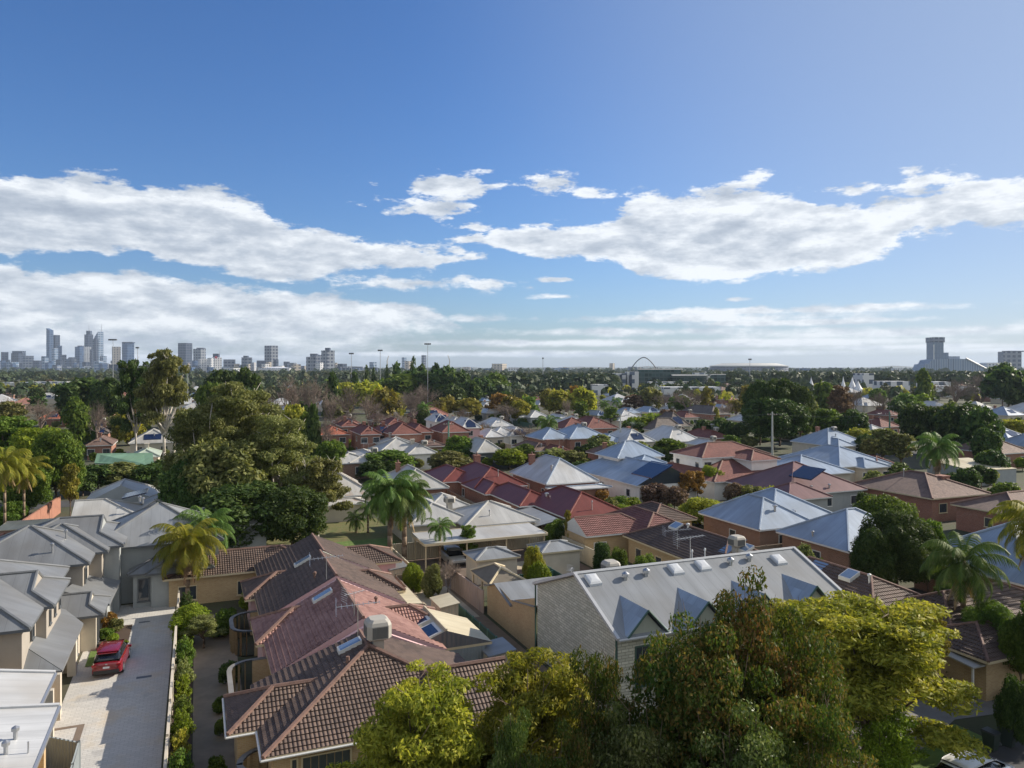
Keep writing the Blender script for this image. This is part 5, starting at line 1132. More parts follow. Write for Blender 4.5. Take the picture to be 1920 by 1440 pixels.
def T(px, Y, top, wpx, kind, lm=L_MID, lab=None, bark=BARK, var=None, dens=None, group=None, base=0.0, cat=None):
    """tree from its column, distance, top row and width in the photo"""
    p = Py(px, HY, Y); p.z = base; h = H - (top - HY) * Y / F - base; w = wpx * Y / F * 1.08
    if h < .6: return None
    r = random.Random(int(px * 13 + Y * 7 + top)); var = r.randrange(3) if var is None else var
    dens = dens if dens is not None else (2 if Y < 100 else 1 if Y < 270 else 0)
    if kind == 'bare': dens = 1
    nm, dn = KD[kind]; t = tree(nm, lab or 'x', cat or ('shrub' if kind == 'round' else 'tree'), p, h, w, kind, lm, bark, dens, var, group=group)
    if lab is None: auto(t, dn if kind == 'bare' else MATDESC[lm.name] + ' ' + dn, px, (top + pix(Vector((p.x, p.y, 0.01)))[1]) / 2)
    return t
# --- foreground trees
T(795, 28.5, 1262, 285, 'flat', L_YEL, 'yellow-green feathery tree in front of the nearest tiled roof, bottom centre', dens=3, var=0)
T(1008, 29.5, 1228, 265, 'flat', L_YEL, 'second yellow-green feathery tree, between the tiled roof and the red-tipped trees', dens=3, var=1)
T(1622, 39.5, 1112, 330, 'flat', L_YEL, 'large golden-green feathery street tree right of the terrace, on a dark trunk', dens=3, var=2)
T(1500, 43, 1120, 170, 'flat', L_YEL, 'yellow-green tree pressed against the terrace corner', dens=3, var=0)
T(1722, 46, 1118, 110, 'gum', L_GOLD, 'thin golden shrub tree behind the big feathery street tree', dens=2, var=1)
T(1408, 27.5, 1078, 260, 'loose', L_RED, 'tallest red-tipped dark tree, its spire crossing the terrace roof', dens=3, var=0)
T(1290, 27.0, 1125, 270, 'loose', L_RED, 'red-tipped dark tree just left of the tallest spire', dens=3, var=1)
T(1350, 25.5, 1190, 290, 'loose', L_RED, 'broad dark red-tipped tree mass at the bottom centre right', dens=3, var=0)
T(1490, 28.0, 1160, 230, 'loose', L_RED, 'red-tipped tree between the tall spire and the yellow street tree', dens=3, var=1)
T(1130, 26.5, 1208, 180, 'loose', L_RED, 'red-tipped dark tree before the pale block wall', dens=3, var=2)
T(1205, 24.5, 1310, 260, 'loose', L_GLOSS, 'dark glossy tree low at the bottom middle', dens=3, var=1)
T(1555, 24.0, 1300, 230, 'loose', L_RED, 'rounded red-tipped tree at the bottom beside the lawn', dens=3, var=2)
T(1400, 23.5, 1330, 260, 'loose', L_GLOSS, 'dark leafy tree at the very bottom below the red-tipped spires', dens=3, var=0)
T(960, 24.5, 1325, 130, 'loose', L_GLOSS, 'glossy grey-green shrub at the bottom between the two yellow trees', dens=3, var=2)
T(1060, 24.0, 1360, 150, 'loose', L_RED, 'small red-tipped shrub at the bottom right of the glossy one', dens=3, var=0)
T(870, 24.5, 1385, 120, 'round', L_DARK, 'dark low shrub under the first yellow tree', dens=3, var=1)
# --- driveway hedge and left side
T(350, 55, 1130, 84, 'round', L_LIME, 'leafy shrub tree between the driveway and the shaded lane', dens=2, var=0); T(382, 54, 1150, 80, 'gum', L_OLIVE, 'thin olive shrub leaning over the lane beside the driveway shrub', dens=2, var=1)
HL = 'garden hedge plants between driveway and lane'
for i, (a, w, h, lm, ds) in enumerate(((31, .9, 1.7, L_DARK, 'dark'), (33.5, 1.3, 2.1, L_GUM, 'brownish'), (36, 1.2, 2.2, L_LIME, 'lime'), (38.6, 1.2, 1.9, L_MID, 'green'), (41, 1.2, 2.2, L_YEL, 'yellowish'), (43.4, 1.2, 1.8, L_LIME, 'bright green'), (45.6, 1.1, 2.0, L_MID, 'green'), (48, 1.2, 1.9, L_LIME, 'lime green'), (50.4, 1.2, 2.3, L_OLIVE, 'olive'), (53, 1.3, 2.4, L_MID, 'green'), (62, 1.3, 1.7, L_MID, 'green'), (65, 1.4, 2.0, L_DARK, 'dark'))):
    tree('hedge_plant', ds + ' hedge plant beside the driveway wall, number %s counting away from the camera' % ('one two three four five six seven eight nine ten eleven twelve'.split()[i]), 'hedge plant', G(a, -.75), h * (1.15 if i % 2 else .95), w * 1.0, 'loose' if i % 3 != 1 else 'gum', lm, dens=1, var=i % 3, group=HL, wy=w * 2.0, rz=TH)
for i, (a, b, s, lm, ds) in enumerate(((61.5, -5.6, .8, L_LIME, 'lime'), (62.8, -6.2, 1.0, L_MID, 'green'), (64.2, -5.6, 1.1, L_OLIVE, 'olive'), (65.2, -6.3, 1.3, L_ORG, 'rusty'), (59.8, -4.75, .8, L_LIME, 'bright'))): tree('garden_plant', ds + ' low plant in the small garden bed behind the red car', 'plant', G(a, b, .1), s, s * 1.2, 'round', lm, dens=1, var=i % 3, group='plants in the small bed behind the red car')
for i, (a, b, s) in enumerate(((51, 1.9, 1.5), (60.4, 1.8, 2.2), (62, 2.2, 1.6), (44, 1.3, 1.0), (47, 1.3, 1.1), (39.5, .9, 1.1))): T_ = tree('wall_shrub', ('green shrub at the foot of the curved walls, %s one from the camera' % ('fourth fifth sixth second third first'.split()[i])), 'shrub', G(a, b), s * 1.1, s, 'round', L_MID if i else L_DARK, dens=1, var=i % 3, group='shrubs at the foot of the curved walls')
# --- left big trees
T(75, 112, 792, 120, 'broad', L_LIME, 'bright green tree between the two big left-edge trees', dens=2, var=2); T(25, 120, 778, 150, 'gum', L_MID, 'big olive-green tree filling the left edge', dens=2, var=0); T(108, 105, 800, 100, 'broad', L_MID, 'big bright-leaved tree at the left, beside the brick wall', dens=2, var=1)
T(132, 100, 868, 46, 'gum', L_GOLD, 'golden climber at the right side of the big left tree', dens=1); T(50, 100, 870, 90, 'broad', L_MID, 'dark tree behind the left-edge palm', dens=2, var=2); T(20, 96, 930, 60, 'round', L_MID)
# --- the big gum and neighbours
T(440, 92, 712, 230, 'gum', L_OLIVE, 'huge spreading gum tree with pale limbs, left of centre', BARK_G, 0, 3)
T(385, 89, 745, 170, 'gum', L_OLIVE, 'pale-limbed leafy side of the huge gum, left stem', BARK_G, 1, 3); T(520, 90, 775, 190, 'gum', L_OLIVE, 'right-hand gum leaning out beside the huge spreading one', BARK_G, 2, 3)
T(360, 84, 850, 130, 'broad', L_DARK, 'dense dark tree below the left of the huge gum', dens=2, var=0); T(460, 80, 900, 230, 'broad', L_DARK, 'dense dark green tree under the huge gum', dens=2, var=1); T(545, 80, 905, 150, 'broad', L_DARK, 'dark leafy tree at the gum foot beside the vacant lot', dens=2, var=2)
T(595, 88, 850, 130, 'gum', L_GUM, 'brownish gum at the right foot of the huge gum tree', BARK_G, 1, 2); T(420, 86, 810, 200, 'broad', L_OLIVE, 'olive tree filling the gap beneath the huge gum', dens=2, var=2)
T(308, 150, 652, 118, 'gum', L_GUM, 'tall gum with a white trunk against the skyline', BARK_G, 0, 2); T(255, 165, 672, 84, 'gum', L_DARK, 'dark tall gum left of the white-trunked one', BARK_G, 2, 2); 
# --- the rest of the middle distance: column, distance, top, width, kind, leaves
for q in ((155, 250, 705, 110, 'broad', L_DARK), (205, 240, 708, 70, 'broad', L_DARK), (228, 210, 775, 62, 'broad', L_OLIVE), (30, 210, 742, 90, 'bare', L_BRN), (20, 205, 752, 80, 'gum', L_GUM), (75, 215, 750, 70, 'bare', L_BRN), (150, 190, 740, 62, 'round', L_MID), (182, 185, 752, 50, 'bare', L_BRN), (145, 200, 775, 32, 'round', L_LIME), (175, 190, 762, 9, 'column', L_DARK), (240, 195, 758, 60, 'round', L_YEL),
          (185, 122, 868, 90, 'broad', L_DARK), (225, 124, 866, 100, 'broad', L_OLIVE), (280, 125, 868, 90, 'broad', L_DARK), (155, 118, 880, 60, 'broad', L_DARK), (300, 130, 850, 60, 'round', L_DARK),
          (420, 260, 690, 90, 'broad', L_DARK), (462, 240, 688, 62, 'broad', L_DARK), (500, 210, 735, 90, 'bare', L_BRN), (545, 240, 705, 74, 'bare', L_BRN), (590, 230, 704, 60, 'bare', L_BRN), (625, 300, 693, 44, 'spire', L_DARK), (550, 170, 755, 60, 'broad', L_YEL), (520, 190, 762, 80, 'gum', L_OLIVE), (480, 215, 760, 60, 'broad', L_GUM), (395, 230, 712, 60, 'broad', L_MID),
          (588, 150, 752, 34, 'column', L_DARK), (576, 155, 770, 40, 'gum', L_MID), (610, 150, 775, 40, 'bare', L_BRN), (622, 138, 822, 62, 'broad', L_MID), (585, 132, 845, 50, 'round', L_OLIVE), (600, 128, 862, 60, 'broad', L_DARK), (640, 165, 840, 30, 'round', L_MID),
          (655, 255, 724, 64, 'bare', L_BRN), (690, 250, 740, 60, 'bare', L_BRN), (620, 250, 738, 60, 'bare', L_BRN), (720, 270, 725, 64, 'broad', L_GOLD), (738, 275, 735, 52, 'broad', L_YEL), (690, 330, 712, 70, 'broad', L_YEL), (650, 340, 716, 60, 'broad', L_YEL), (790, 265, 722, 84, 'bare', L_BRN), (775, 260, 735, 60, 'bare', L_BRN), (795, 240, 764, 30, 'round', L_DARK), (840, 285, 742, 40, 'broad', L_GOLD), (878, 280, 745, 56, 'broad', L_GOLD), (866, 265, 765, 46, 'bare', L_BRN), (822, 275, 738, 34, 'round', L_GOLD),
          (710, 235, 770, 50, 'bare', L_BRN), (745, 230, 772, 50, 'bare', L_BRN), (650, 228, 772, 50, 'bare', L_BRN), (895, 205, 795, 44, 'gum', L_ORG), (930, 195, 808, 36, 'gum', L_ORG), (905, 210, 790, 40, 'bare', L_BRN), (990, 190, 798, 90, 'bare', L_BRN), (1010, 185, 815, 60, 'bare', L_BRN), (960, 280, 742, 60, 'broad', L_GOLD), (935, 290, 735, 50, 'gum', L_ORG), (950, 260, 755, 60, 'bare', L_BRN), (975, 265, 748, 44, 'broad', L_YEL),
          (1030, 330, 728, 40, 'broad', L_GOLD), (1050, 320, 730, 48, 'flat', L_YEL), (1092, 285, 727, 62, 'broad', L_YEL), (1080, 290, 723, 34, 'gum', L_ORG), (1062, 275, 748, 30, 'bare', L_BRN), (1145, 250, 760, 40, 'gum', L_MID), (1225, 225, 783, 14, 'column', L_LIME), (1200, 235, 778, 60, 'round', L_LIME), (1228, 236, 771, 62, 'round', L_LIME), (1190, 225, 788, 50, 'round', L_DARK), (1180, 232, 782, 30, 'round', L_MID), (1252, 245, 762, 36, 'round', L_PURP),
          (1320, 207, 782, 44, 'round', L_DARK), (1345, 205, 783, 44, 'round', L_DARK), (1370, 203, 785, 44, 'round', L_DARK), (1392, 200, 790, 40, 'round', L_DARK), (1400, 300, 722, 36, 'gum', L_GOLD), (1380, 290, 748, 40, 'gum', L_GOLD), (1360, 280, 755, 44, 'bare', L_BRN), (1220, 330, 725, 50, 'broad', L_GUM), (1245, 320, 735, 44, 'bare', L_BRN), (1290, 300, 728, 84, 'bare', L_BRN), (1275, 310, 740, 50, 'broad', L_MID), (1325, 300, 725, 30, 'gum', L_GOLD), (1190, 330, 740, 60, 'gum', L_PURP),
          (1550, 205, 764, 74, 'broad', L_MID), (1600, 200, 766, 62, 'broad', L_DARK), (1530, 215, 768, 40, 'broad', L_OLIVE), (1575, 260, 722, 60, 'gum', L_BRN), (1600, 265, 725, 46, 'bare', L_BRN), (1545, 300, 712, 44, 'broad', L_MID), (1512, 240, 740, 44, 'broad', L_OLIVE), (1486, 208, 812, 62, 'round', L_OLIVE), (1422, 206, 818, 50, 'round', L_MID), (1450, 208, 822, 30, 'round', L_LIME), (1402, 190, 812, 40, 'round', L_OLIVE), (1610, 180, 800, 52, 'broad', L_YEL), (1628, 170, 812, 50, 'broad', L_DARK), (1590, 185, 806, 60, 'broad', L_DARK),
          (1655, 150, 802, 74, 'gum', L_OLIVE), (1690, 148, 812, 70, 'gum', L_OLIVE), (1632, 148, 822, 50, 'gum', L_GUM), (1665, 135, 860, 90, 'round', L_MID), (1640, 118, 872, 44, 'round', L_OLIVE), (1722, 180, 752, 74, 'broad', L_DARK), (1755, 176, 760, 60, 'broad', L_DARK), (1810, 168, 750, 110, 'broad', L_DARK), (1840, 160, 762, 80, 'broad', L_DARK), (1850, 150, 800, 62, 'broad', L_DARK), (1730, 380, 688, 46, 'spire', L_MID), (1790, 350, 712, 84, 'bare', L_BRN), (1840, 350, 700, 90, 'bare', L_BRN), (1890, 340, 688, 90, 'broad', L_DARK), (1905, 330, 700, 60, 'broad', L_DARK), (1880, 380, 678, 60, 'broad', L_DARK),
          (1900, 215, 782, 60, 'round', L_YEL), (1870, 210, 790, 40, 'round', L_MID), (1680, 290, 745, 34, 'round', L_DARK), (1700, 300, 738, 60, 'broad', L_MID), (1650, 300, 735, 50, 'bare', L_BRN), (1860, 135, 840, 60, 'round', L_DARK), (1840, 125, 872, 60, 'broad', L_DARK), (1815, 120, 875, 50, 'broad', L_DARK), (1880, 112, 895, 60, 'round', L_MID), (1785, 125, 880, 50, 'round', L_DARK), (1760, 118, 895, 50, 'round', L_DARK),
          (862, 160, 815, 62, 'broad', L_MID), (880, 158, 835, 60, 'broad', L_DARK), (845, 142, 845, 90, 'broad', L_GUM), (955, 150, 840, 70, 'broad', L_LIME), (985, 155, 832, 60, 'broad', L_MID), (730, 140, 842, 110, 'broad', L_MID), (700, 134, 862, 60, 'broad', L_DARK), (745, 128, 868, 70, 'broad', L_DARK), (1040, 148, 838, 70, 'gum', L_OLIVE), (1075, 145, 842, 60, 'gum', L_OLIVE), (1085, 140, 858, 50, 'round', L_DARK), (1128, 165, 814, 62, 'broad', L_OLIVE), (1105, 160, 828, 50, 'round', L_DARK), (1195, 170, 825, 44, 'round', L_OLIVE), (1215, 165, 832, 40, 'round', L_LIME), (1255, 160, 822, 74, 'broad', L_MID), (1235, 158, 838, 50, 'round', L_DARK), (1370, 170, 815, 50, 'gum', L_MID),
          (1312, 97, 921, 86, 'round', L_YEL), (1340, 96, 945, 44, 'round', L_DARK), (1230, 108, 905, 70, 'broad', L_PURP), (1265, 106, 910, 60, 'broad', L_PURP), (1290, 112, 880, 40, 'gum', L_ORG), (1308, 113, 882, 34, 'gum', L_ORG), (1380, 108, 905, 50, 'broad', L_PURP), (1410, 106, 905, 50, 'round', L_GUM), (1440, 104, 900, 44, 'round', L_YEL), (1395, 100, 925, 60, 'round', L_DARK), (1190, 100, 925, 40, 'round', L_LIME), (1160, 104, 922, 40, 'round', L_MID), (1140, 102, 930, 40, 'round', L_OLIVE), (1205, 112, 912, 40, 'round', L_DARK), (1250, 92, 940, 28, 'round', L_GLOSS), (1175, 98, 940, 50, 'round', L_LIME), (1100, 108, 930, 40, 'round', L_OLIVE), (1130, 110, 915, 30, 'round', L_ORG), (1360, 94, 958, 50, 'round', L_DARK),
          (1650, 82, 922, 100, 'broad', L_MID), (1690, 84, 930, 70, 'round', L_MID), (1620, 92, 915, 40, 'round', L_DARK), (1500, 67, 1012, 60, 'round', L_OLIVE), (1475, 68, 1018, 40, 'round', L_GUM), (1530, 64, 1030, 40, 'round', L_MID), (1065, 82, 955, 22, 'gum', L_GOLD), (1040, 84, 968, 40, 'round', L_MID), (1060, 83, 972, 40, 'round', L_DARK), (880, 77.8, 984, 44, 'gum', L_MID),
          (810, 66, 1045, 40, 'round', L_OLIVE), (775, 67, 1052, 40, 'round', L_LIME), (840, 67, 1050, 50, 'bare', L_BRN), (462, 60, 1105, 30, 'gum', L_LIME), (440, 70, 1060, 60, 'round', L_DARK), (400, 76, 1040, 90, 'broad', L_DARK), (1130, 72, 1010, 40, 'round', L_DARK), (1160, 70, 1020, 40, 'round', L_MID), (1210, 64, 1030, 50, 'round', L_MID), (1260, 62, 1035, 50, 'round', L_DARK), (700, 95, 990, 50, 'round', L_LIME), (650, 98, 985, 40, 'round', L_OLIVE), (680, 96, 1000, 34, 'round', L_DARK),
          (205, 64, 1195, 18, 'round', L_ORG), (700, 110, 905, 40, 'round', L_DARK), (650, 112, 950, 40, 'round', L_MID), (1780, 62, 1090, 60, 'round', L_DARK)):
    T(*q)
T(1000, 64.5, 1020, 48, 'broad', L_YEL, 'bright creeper bush between the two small grey outbuildings', dens=2, var=1); T(1012, 63, 1045, 50, 'round', L_LIME, 'lower trailing half of the creeper by the dark green fence', dens=2, var=0)
T(1336, 118, 862, 50, 'round', L_LIME, 'neat round bright green tree before the white two-storey house', dens=2, var=1)
T(1425, 196, 712, 70, 'broad', L_DARK, 'left dome of the huge dark fig tree behind the power pole', dens=2, var=0); T(1462, 194, 706, 90, 'broad', L_DARK, 'huge dark fig tree behind the concrete power pole', dens=2, var=1); T(1500, 192, 716, 60, 'broad', L_DARK, 'right dome of the huge dark fig tree', dens=2, var=2); T(1450, 188, 740, 130, 'broad', L_DARK, 'dark lower skirt of the huge fig tree behind the power pole', dens=2, var=2)
T(1680, 66, 952, 150, 'broad', L_DARK, 'dense dark glossy tree between the blue roof and the single tall palm', dens=3, var=1); T(1640, 64, 990, 90, 'broad', L_DARK, 'left shoulder of the dense dark tree against the blue roof', dens=2, var=0); T(1740, 67, 965, 70, 'broad', L_MID, 'lighter green crown behind the dense dark tree at right', dens=2, var=2)
T(1860, 49, 1125, 120, 'broad', L_MID, 'full green tree right of the tall palm trunk', dens=3, var=1); T(1915, 46, 1150, 90, 'broad', L_MID, 'green tree cut by the right edge above the brick wall', dens=2, var=0); T(1800, 48, 1225, 60, 'round', L_MID, 'low green bush at the foot of the tall palm', dens=2, var=1)
T(1900, 40, 1255, 60, 'round', L_DARK, 'dark shrub against the low tan wall at right', dens=2, var=2)
# pines and dark park trees around the tallest mast
for q in ((688, 430, 681, 20, 'pine'), (700, 435, 686, 18, 'pine'), (725, 440, 680, 16, 'pine'), (745, 440, 674, 34, 'spire'), (791, 420, 679, 36, 'spire'), (818, 410, 678, 40, 'spire'), (720, 400, 712, 60, 'broad'), (750, 390, 700, 80, 'broad'), (775, 400, 690, 60, 'broad'), (800, 395, 695, 60, 'broad'), (835, 390, 688, 70, 'broad'), (860, 380, 693, 60, 'broad'), (880, 360, 712, 50, 'broad'), (845, 350, 720, 60, 'broad'), (905, 430, 705, 50, 'broad'), (930, 440, 700, 60, 'broad'), (665, 440, 695, 26, 'spire')): T(q[0], q[1], q[2], q[3], q[4], L_DARK if q[0] % 3 else L_MID)
T(775, 410, 662, 24, 'pine', L_DARK, 'tallest pine with a bare lower trunk above the grove')
rg = random.Random(21)
for r_, NL in BYHOUSE:
    a0, a1, b0, b1 = r_[:4]
    for (a, b) in ((a0 - rg.uniform(1.2, 2.2), b0 + (b1 - b0) * rg.uniform(.1, .45)), (a0 - rg.uniform(1.4, 3.0), b0 + (b1 - b0) * rg.uniform(.6, .95)), (a0 + (a1 - a0) * rg.uniform(.2, .7), b0 - rg.uniform(1.0, 2.0))):
        p = G(a, b); hh = rg.uniform(1.5, 2.9); px, py = pix(p); T(px, p.y, HY + (H - hh) * F / p.y, hh * rg.uniform(.9, 1.5) / p.y * F / 1.08, rg.choice(['round', 'broad', 'gum', 'round', 'loose']), rg.choice([L_DARK, L_MID, L_OLIVE, L_LIME, L_DARK, L_MID]))
for n_, (r_, NL) in enumerate(BYHOUSE):
    if n_ % 3 or r_[0] > 260: continue
    a0, a1, b0, b1 = r_[:4]; q = rg.random(); pts = [G(a0 - 7, b0 - 2.6), G(a1 - 2, b0 - 2.6)]
    if any((abs(toab((x_, y_))[1] - (b0 - 2.6)) < 5.5 and abs(toab((x_, y_))[0] - (a0 + a1) / 2 + 4) < 9) for x_, y_ in HB if (x_ - pts[0].x) ** 2 + (y_ - pts[0].y) ** 2 < 900 and (x_, y_) != (G((a0 + a1) / 2, (b0 + b1) / 2).x, 0)): pass
    f_ = fence('x', pts, 1.7, WOOD if q < .5 else FENCE_C if q < .8 else FENCE_G, name='fence', step=3.2); px, py = pix(pts[0] + Vector((0, 0, .9))); auto(f_, 'timber side fence' if q < .5 else 'cream side fence' if q < .8 else 'green side fence', px, py)
# filler: garden trees and shrubs in the gaps between the houses
rng = random.Random(11); HB2 = [(t.location.x, t.location.y) for t in COL.objects if t.type == 'EMPTY' and t.parent is None and t.get('category') in ('house',)]
nf = 0
for tries in range(3000):
    Y = rng.uniform(118, 300) if rng.random() < .3 else rng.uniform(260, 800); X = rng.uniform(-.70, .70) * Y
    if any((X - x) ** 2 + (Y - y) ** 2 < (8.0 if Y < 300 else 8.5) ** 2 for x, y in HB2): continue
    px = 960 + F * X / Y
    if Y < 200 and px < 640: continue
    hgt = rng.uniform(2.0, 4.0) if Y < 260 else rng.uniform(4, 10.5) if rng.random() < .55 else rng.uniform(2.5, 5)
    kind = rng.choice(['round', 'broad', 'broad', 'gum', 'round'] if hgt < 5 else ['broad', 'broad', 'gum', 'bare', 'flat', 'broad', 'spire'])
    w = hgt * rng.uniform(.8, 1.25) * (.6 if kind == 'spire' else 1)
    lm = rng.choice([L_DARK, L_MID, L_MID, L_OLIVE, L_DARK, L_LIME, L_GUM, L_YEL, L_GOLD, L_DARK, L_OLIVE, L_BRN])
    top = HY + (H - hgt) * F / Y
    T(px, Y, top, w / Y * F / 1.08, kind, lm); nf += 1
    HB2.append((X, Y)) if rng.random() < .5 else None
    if nf > 180: break

# palms ------------------------------------------------------------------------------------------
def frond_mesh(name, rs, n, L_, up, arch, leaflets, lw, ll, mt):
    V = []; Fq = []; 
    def quad(a, b, c, d): i = len(V); V.extend([a, b, c, d]); Fq.append((i, i + 1, i + 2, i + 3))
    for i in range(n):
        t = 2.4 * i + rs.uniform(-.2, .2); el = up[0] + (up[1] - up[0]) * (i / max(1, n - 1)) + rs.uniform(-.1, .1); d = Vector((math.cos(t), math.sin(t), 0)); s = Vector((-d.y, d.x, 0)); pts = []; p = Vector((0, 0, 0)); e = el; LL = L_ * rs.uniform(.82, 1.12)
        for j in range(10): pts.append(p.copy()); p = p + (d * math.cos(e) + Vector((0, 0, math.sin(e)))) * (LL / 9); e -= arch * (.4 + j / 9)
        tw = rs.uniform(-.5, .5)
        for j in range(9): quad(pts[j] + s * .02, pts[j + 1] + s * .015, pts[j + 1] - s * .015, pts[j] - s * .02)
        for j in range(leaflets):
            f = .14 + .86 * j / leaflets; k = f * 9; a = int(min(8, k)); q = pts[a].lerp(pts[a + 1], k - a); ax = (pts[a + 1] - pts[a]).normalized(); ln = ll * math.sin(math.pi * min(1, .18 + .8 * f)) * rs.uniform(.8, 1.1)
            for sg in (-1, 1):
                out = (s * sg * .85 + ax * .55 + Vector((0, 0, -.35 - .4 * rs.uniform(0, 1) + .1 * tw * sg))).normalized() * ln; w_ = ax * lw
                mid = q + out * .55; tip = q + out + Vector((0, 0, -ln * .30)); i0 = len(V); V.extend([q - w_ * .4, q + w_ * .4, mid + w_ * .5, mid - w_ * .5, tip + w_ * .1, tip - w_ * .1]); Fq.append((i0, i0 + 1, i0 + 2, i0 + 3)); Fq.append((i0 + 3, i0 + 2, i0 + 4, i0 + 5))
    return quads_mesh(name, np.array([tuple(v) for v in V]), np.array(Fq), mt)
_pm = {}
def palm(px, py, Y, crown_py, Rm, label, lm=L_PALM, n=26, var=0, dead=6, base=0.0, r=.19, lean=0.0, group=None):
    g = Py(px, HY, Y); g.z = base; top = H - (crown_py - HY) * Y / F; h = top - base
    t = thing('palm_tree', label, 'palm', g, group); key = (var, n, lm.name)
    if key not in _pm:
        rs = np.random.RandomState(var + 31); _pm[key] = (frond_mesh('fronds', rs, n, 1.18, (1.30, -.55), .29, 58, .016, .29, lm), frond_mesh('dead_fronds', rs, 8, .9, (-1.0, -1.35), .04, 22, .02, .16, L_DEAD))
    mb = MB(); k = 7; pts = [Vector((lean * (i / k) ** 1.5, 0, h * i / k)) for i in range(k + 1)]
    for i in range(k): mb.tube(g + pts[i], g + pts[i + 1], r * (1.15 if i == 0 else .95 - .02 * i), r * (.95 - .02 * i), 9)
    mb.tube(g + pts[-1] - Vector((0, 0, .7)), g + pts[-1] + Vector((0, 0, .25)), r * 1.25, r * .7, 9)
    mb.build('trunk', BARK_P, t, smooth=True)
    for m_, nm, on in ((_pm[key][0], 'fronds', True), (_pm[key][1], 'dead_fronds', dead > 0)):
        if not on: continue
        o = bpy.data.objects.new(nm, m_); COL.objects.link(o); o.parent = t; o.location = pts[-1] + Vector((0, 0, .1 if nm == 'fronds' else -.25)); o.scale = (Rm, Rm, Rm); o.rotation_euler = (0, 0, var * 1.3 + px * .01)
        if nm == 'fronds': o.material_slots[0].link = 'OBJECT'; o.material_slots[0].material = lm
    return t
T(2010, 45, 1075, 190, 'broad', L_MID, 'spreading street tree just beyond the right edge, shading the footpath', dens=2, var=1); T(2060, 37, 1040, 230, 'broad', L_DARK, 'big dark tree beyond the lower right corner', dens=2, var=0)
T(1665, 36, 1318, 120, 'loose', L_LIME, 'low bright green skirt under the feathery street tree', dens=2, var=1)
for i, (px, py, s_) in enumerate(((1700, 1300, 1.0), (1735, 1296, .8), (1760, 1298, 1.1), (1850, 1292, .9), (1880, 1290, 1.2), (1905, 1295, 1.0), (1895, 1322, .9), (1560, 1400, 1.2))): tree('verge_shrub', 'dark shrub along the low tan wall and footpath, %s from the left' % ('second third fourth fifth sixth seventh eighth first'.split()[i]), 'shrub', Pz(px, py), s_, s_ * 1.4, 'round', L_DARK if i % 2 else L_OLIVE, dens=1, var=i % 3, group='shrubs along the footpath wall')
palm(1806, 1245, 51, 1058, 3.0, 'tall single palm with slim dark trunk near the right side', n=30, var=1, r=.20)
palm(731, 1062, 75.7, 922, 3.6, 'left one of the twin tall palms by the carport', n=30, var=2, r=.28); palm(758, 1052, 76.5, 932, 3.5, 'right one of the twin tall palms by the carport', n=30, var=3, r=.28)
palm(352, 1140, 64, 1022, 3.1, 'yellow-green palm at the driveway end, nearer camera', L_PALMY, 40, 4, r=.30); palm(385, 1110, 69, 992, 2.9, 'greener palm just behind the yellow one at the driveway end', L_PALM, 38, 5, r=.3)
palm(9, 1005, 92, 868, 3.4, 'slim palm with pale trunk at the left edge', L_PALMY, 26, 6, r=.16); palm(45, 985, 96, 880, 3.0, 'second palm at the left edge among the trees', L_PALMY, 26, 1, r=.16)
palm(1757, 905, 125, 840, 4.3, 'stout palm standing alone before the dark round trees', L_PALM, 30, 2, r=.45); palm(1945, 1100, 58, 985, 3.6, 'palm fronds hanging in from the right edge', L_PALMY, 26, 3)
palm(1028, 830, 200, 793, 3.6, 'dark palm among the white roofs in the middle distance', L_PALM, 22, 4, dead=0, r=.3); palm(795, 790, 245, 765, 3.0, 'small dark palm left of the steep white townhouse roofs', L_PALM, 20, 5, dead=0, r=.2)
for i, (px, Y, cy) in enumerate(((690, 92, 955), (668, 92, 975), (1133, 300, 758), (1156, 310, 752), (825, 76, 990))): palm(px, 0, Y, cy, 1.7 if Y < 100 else 3.0, ['small palm left of the twin palms', 'lowest small palm at the edge of the vacant lot', 'left small palm among distant roofs right of the orange tree', 'right small palm among distant roofs right of the orange tree', 'low bushy palm behind the carport'][i], L_PALM, 18, i, dead=0, r=.14)

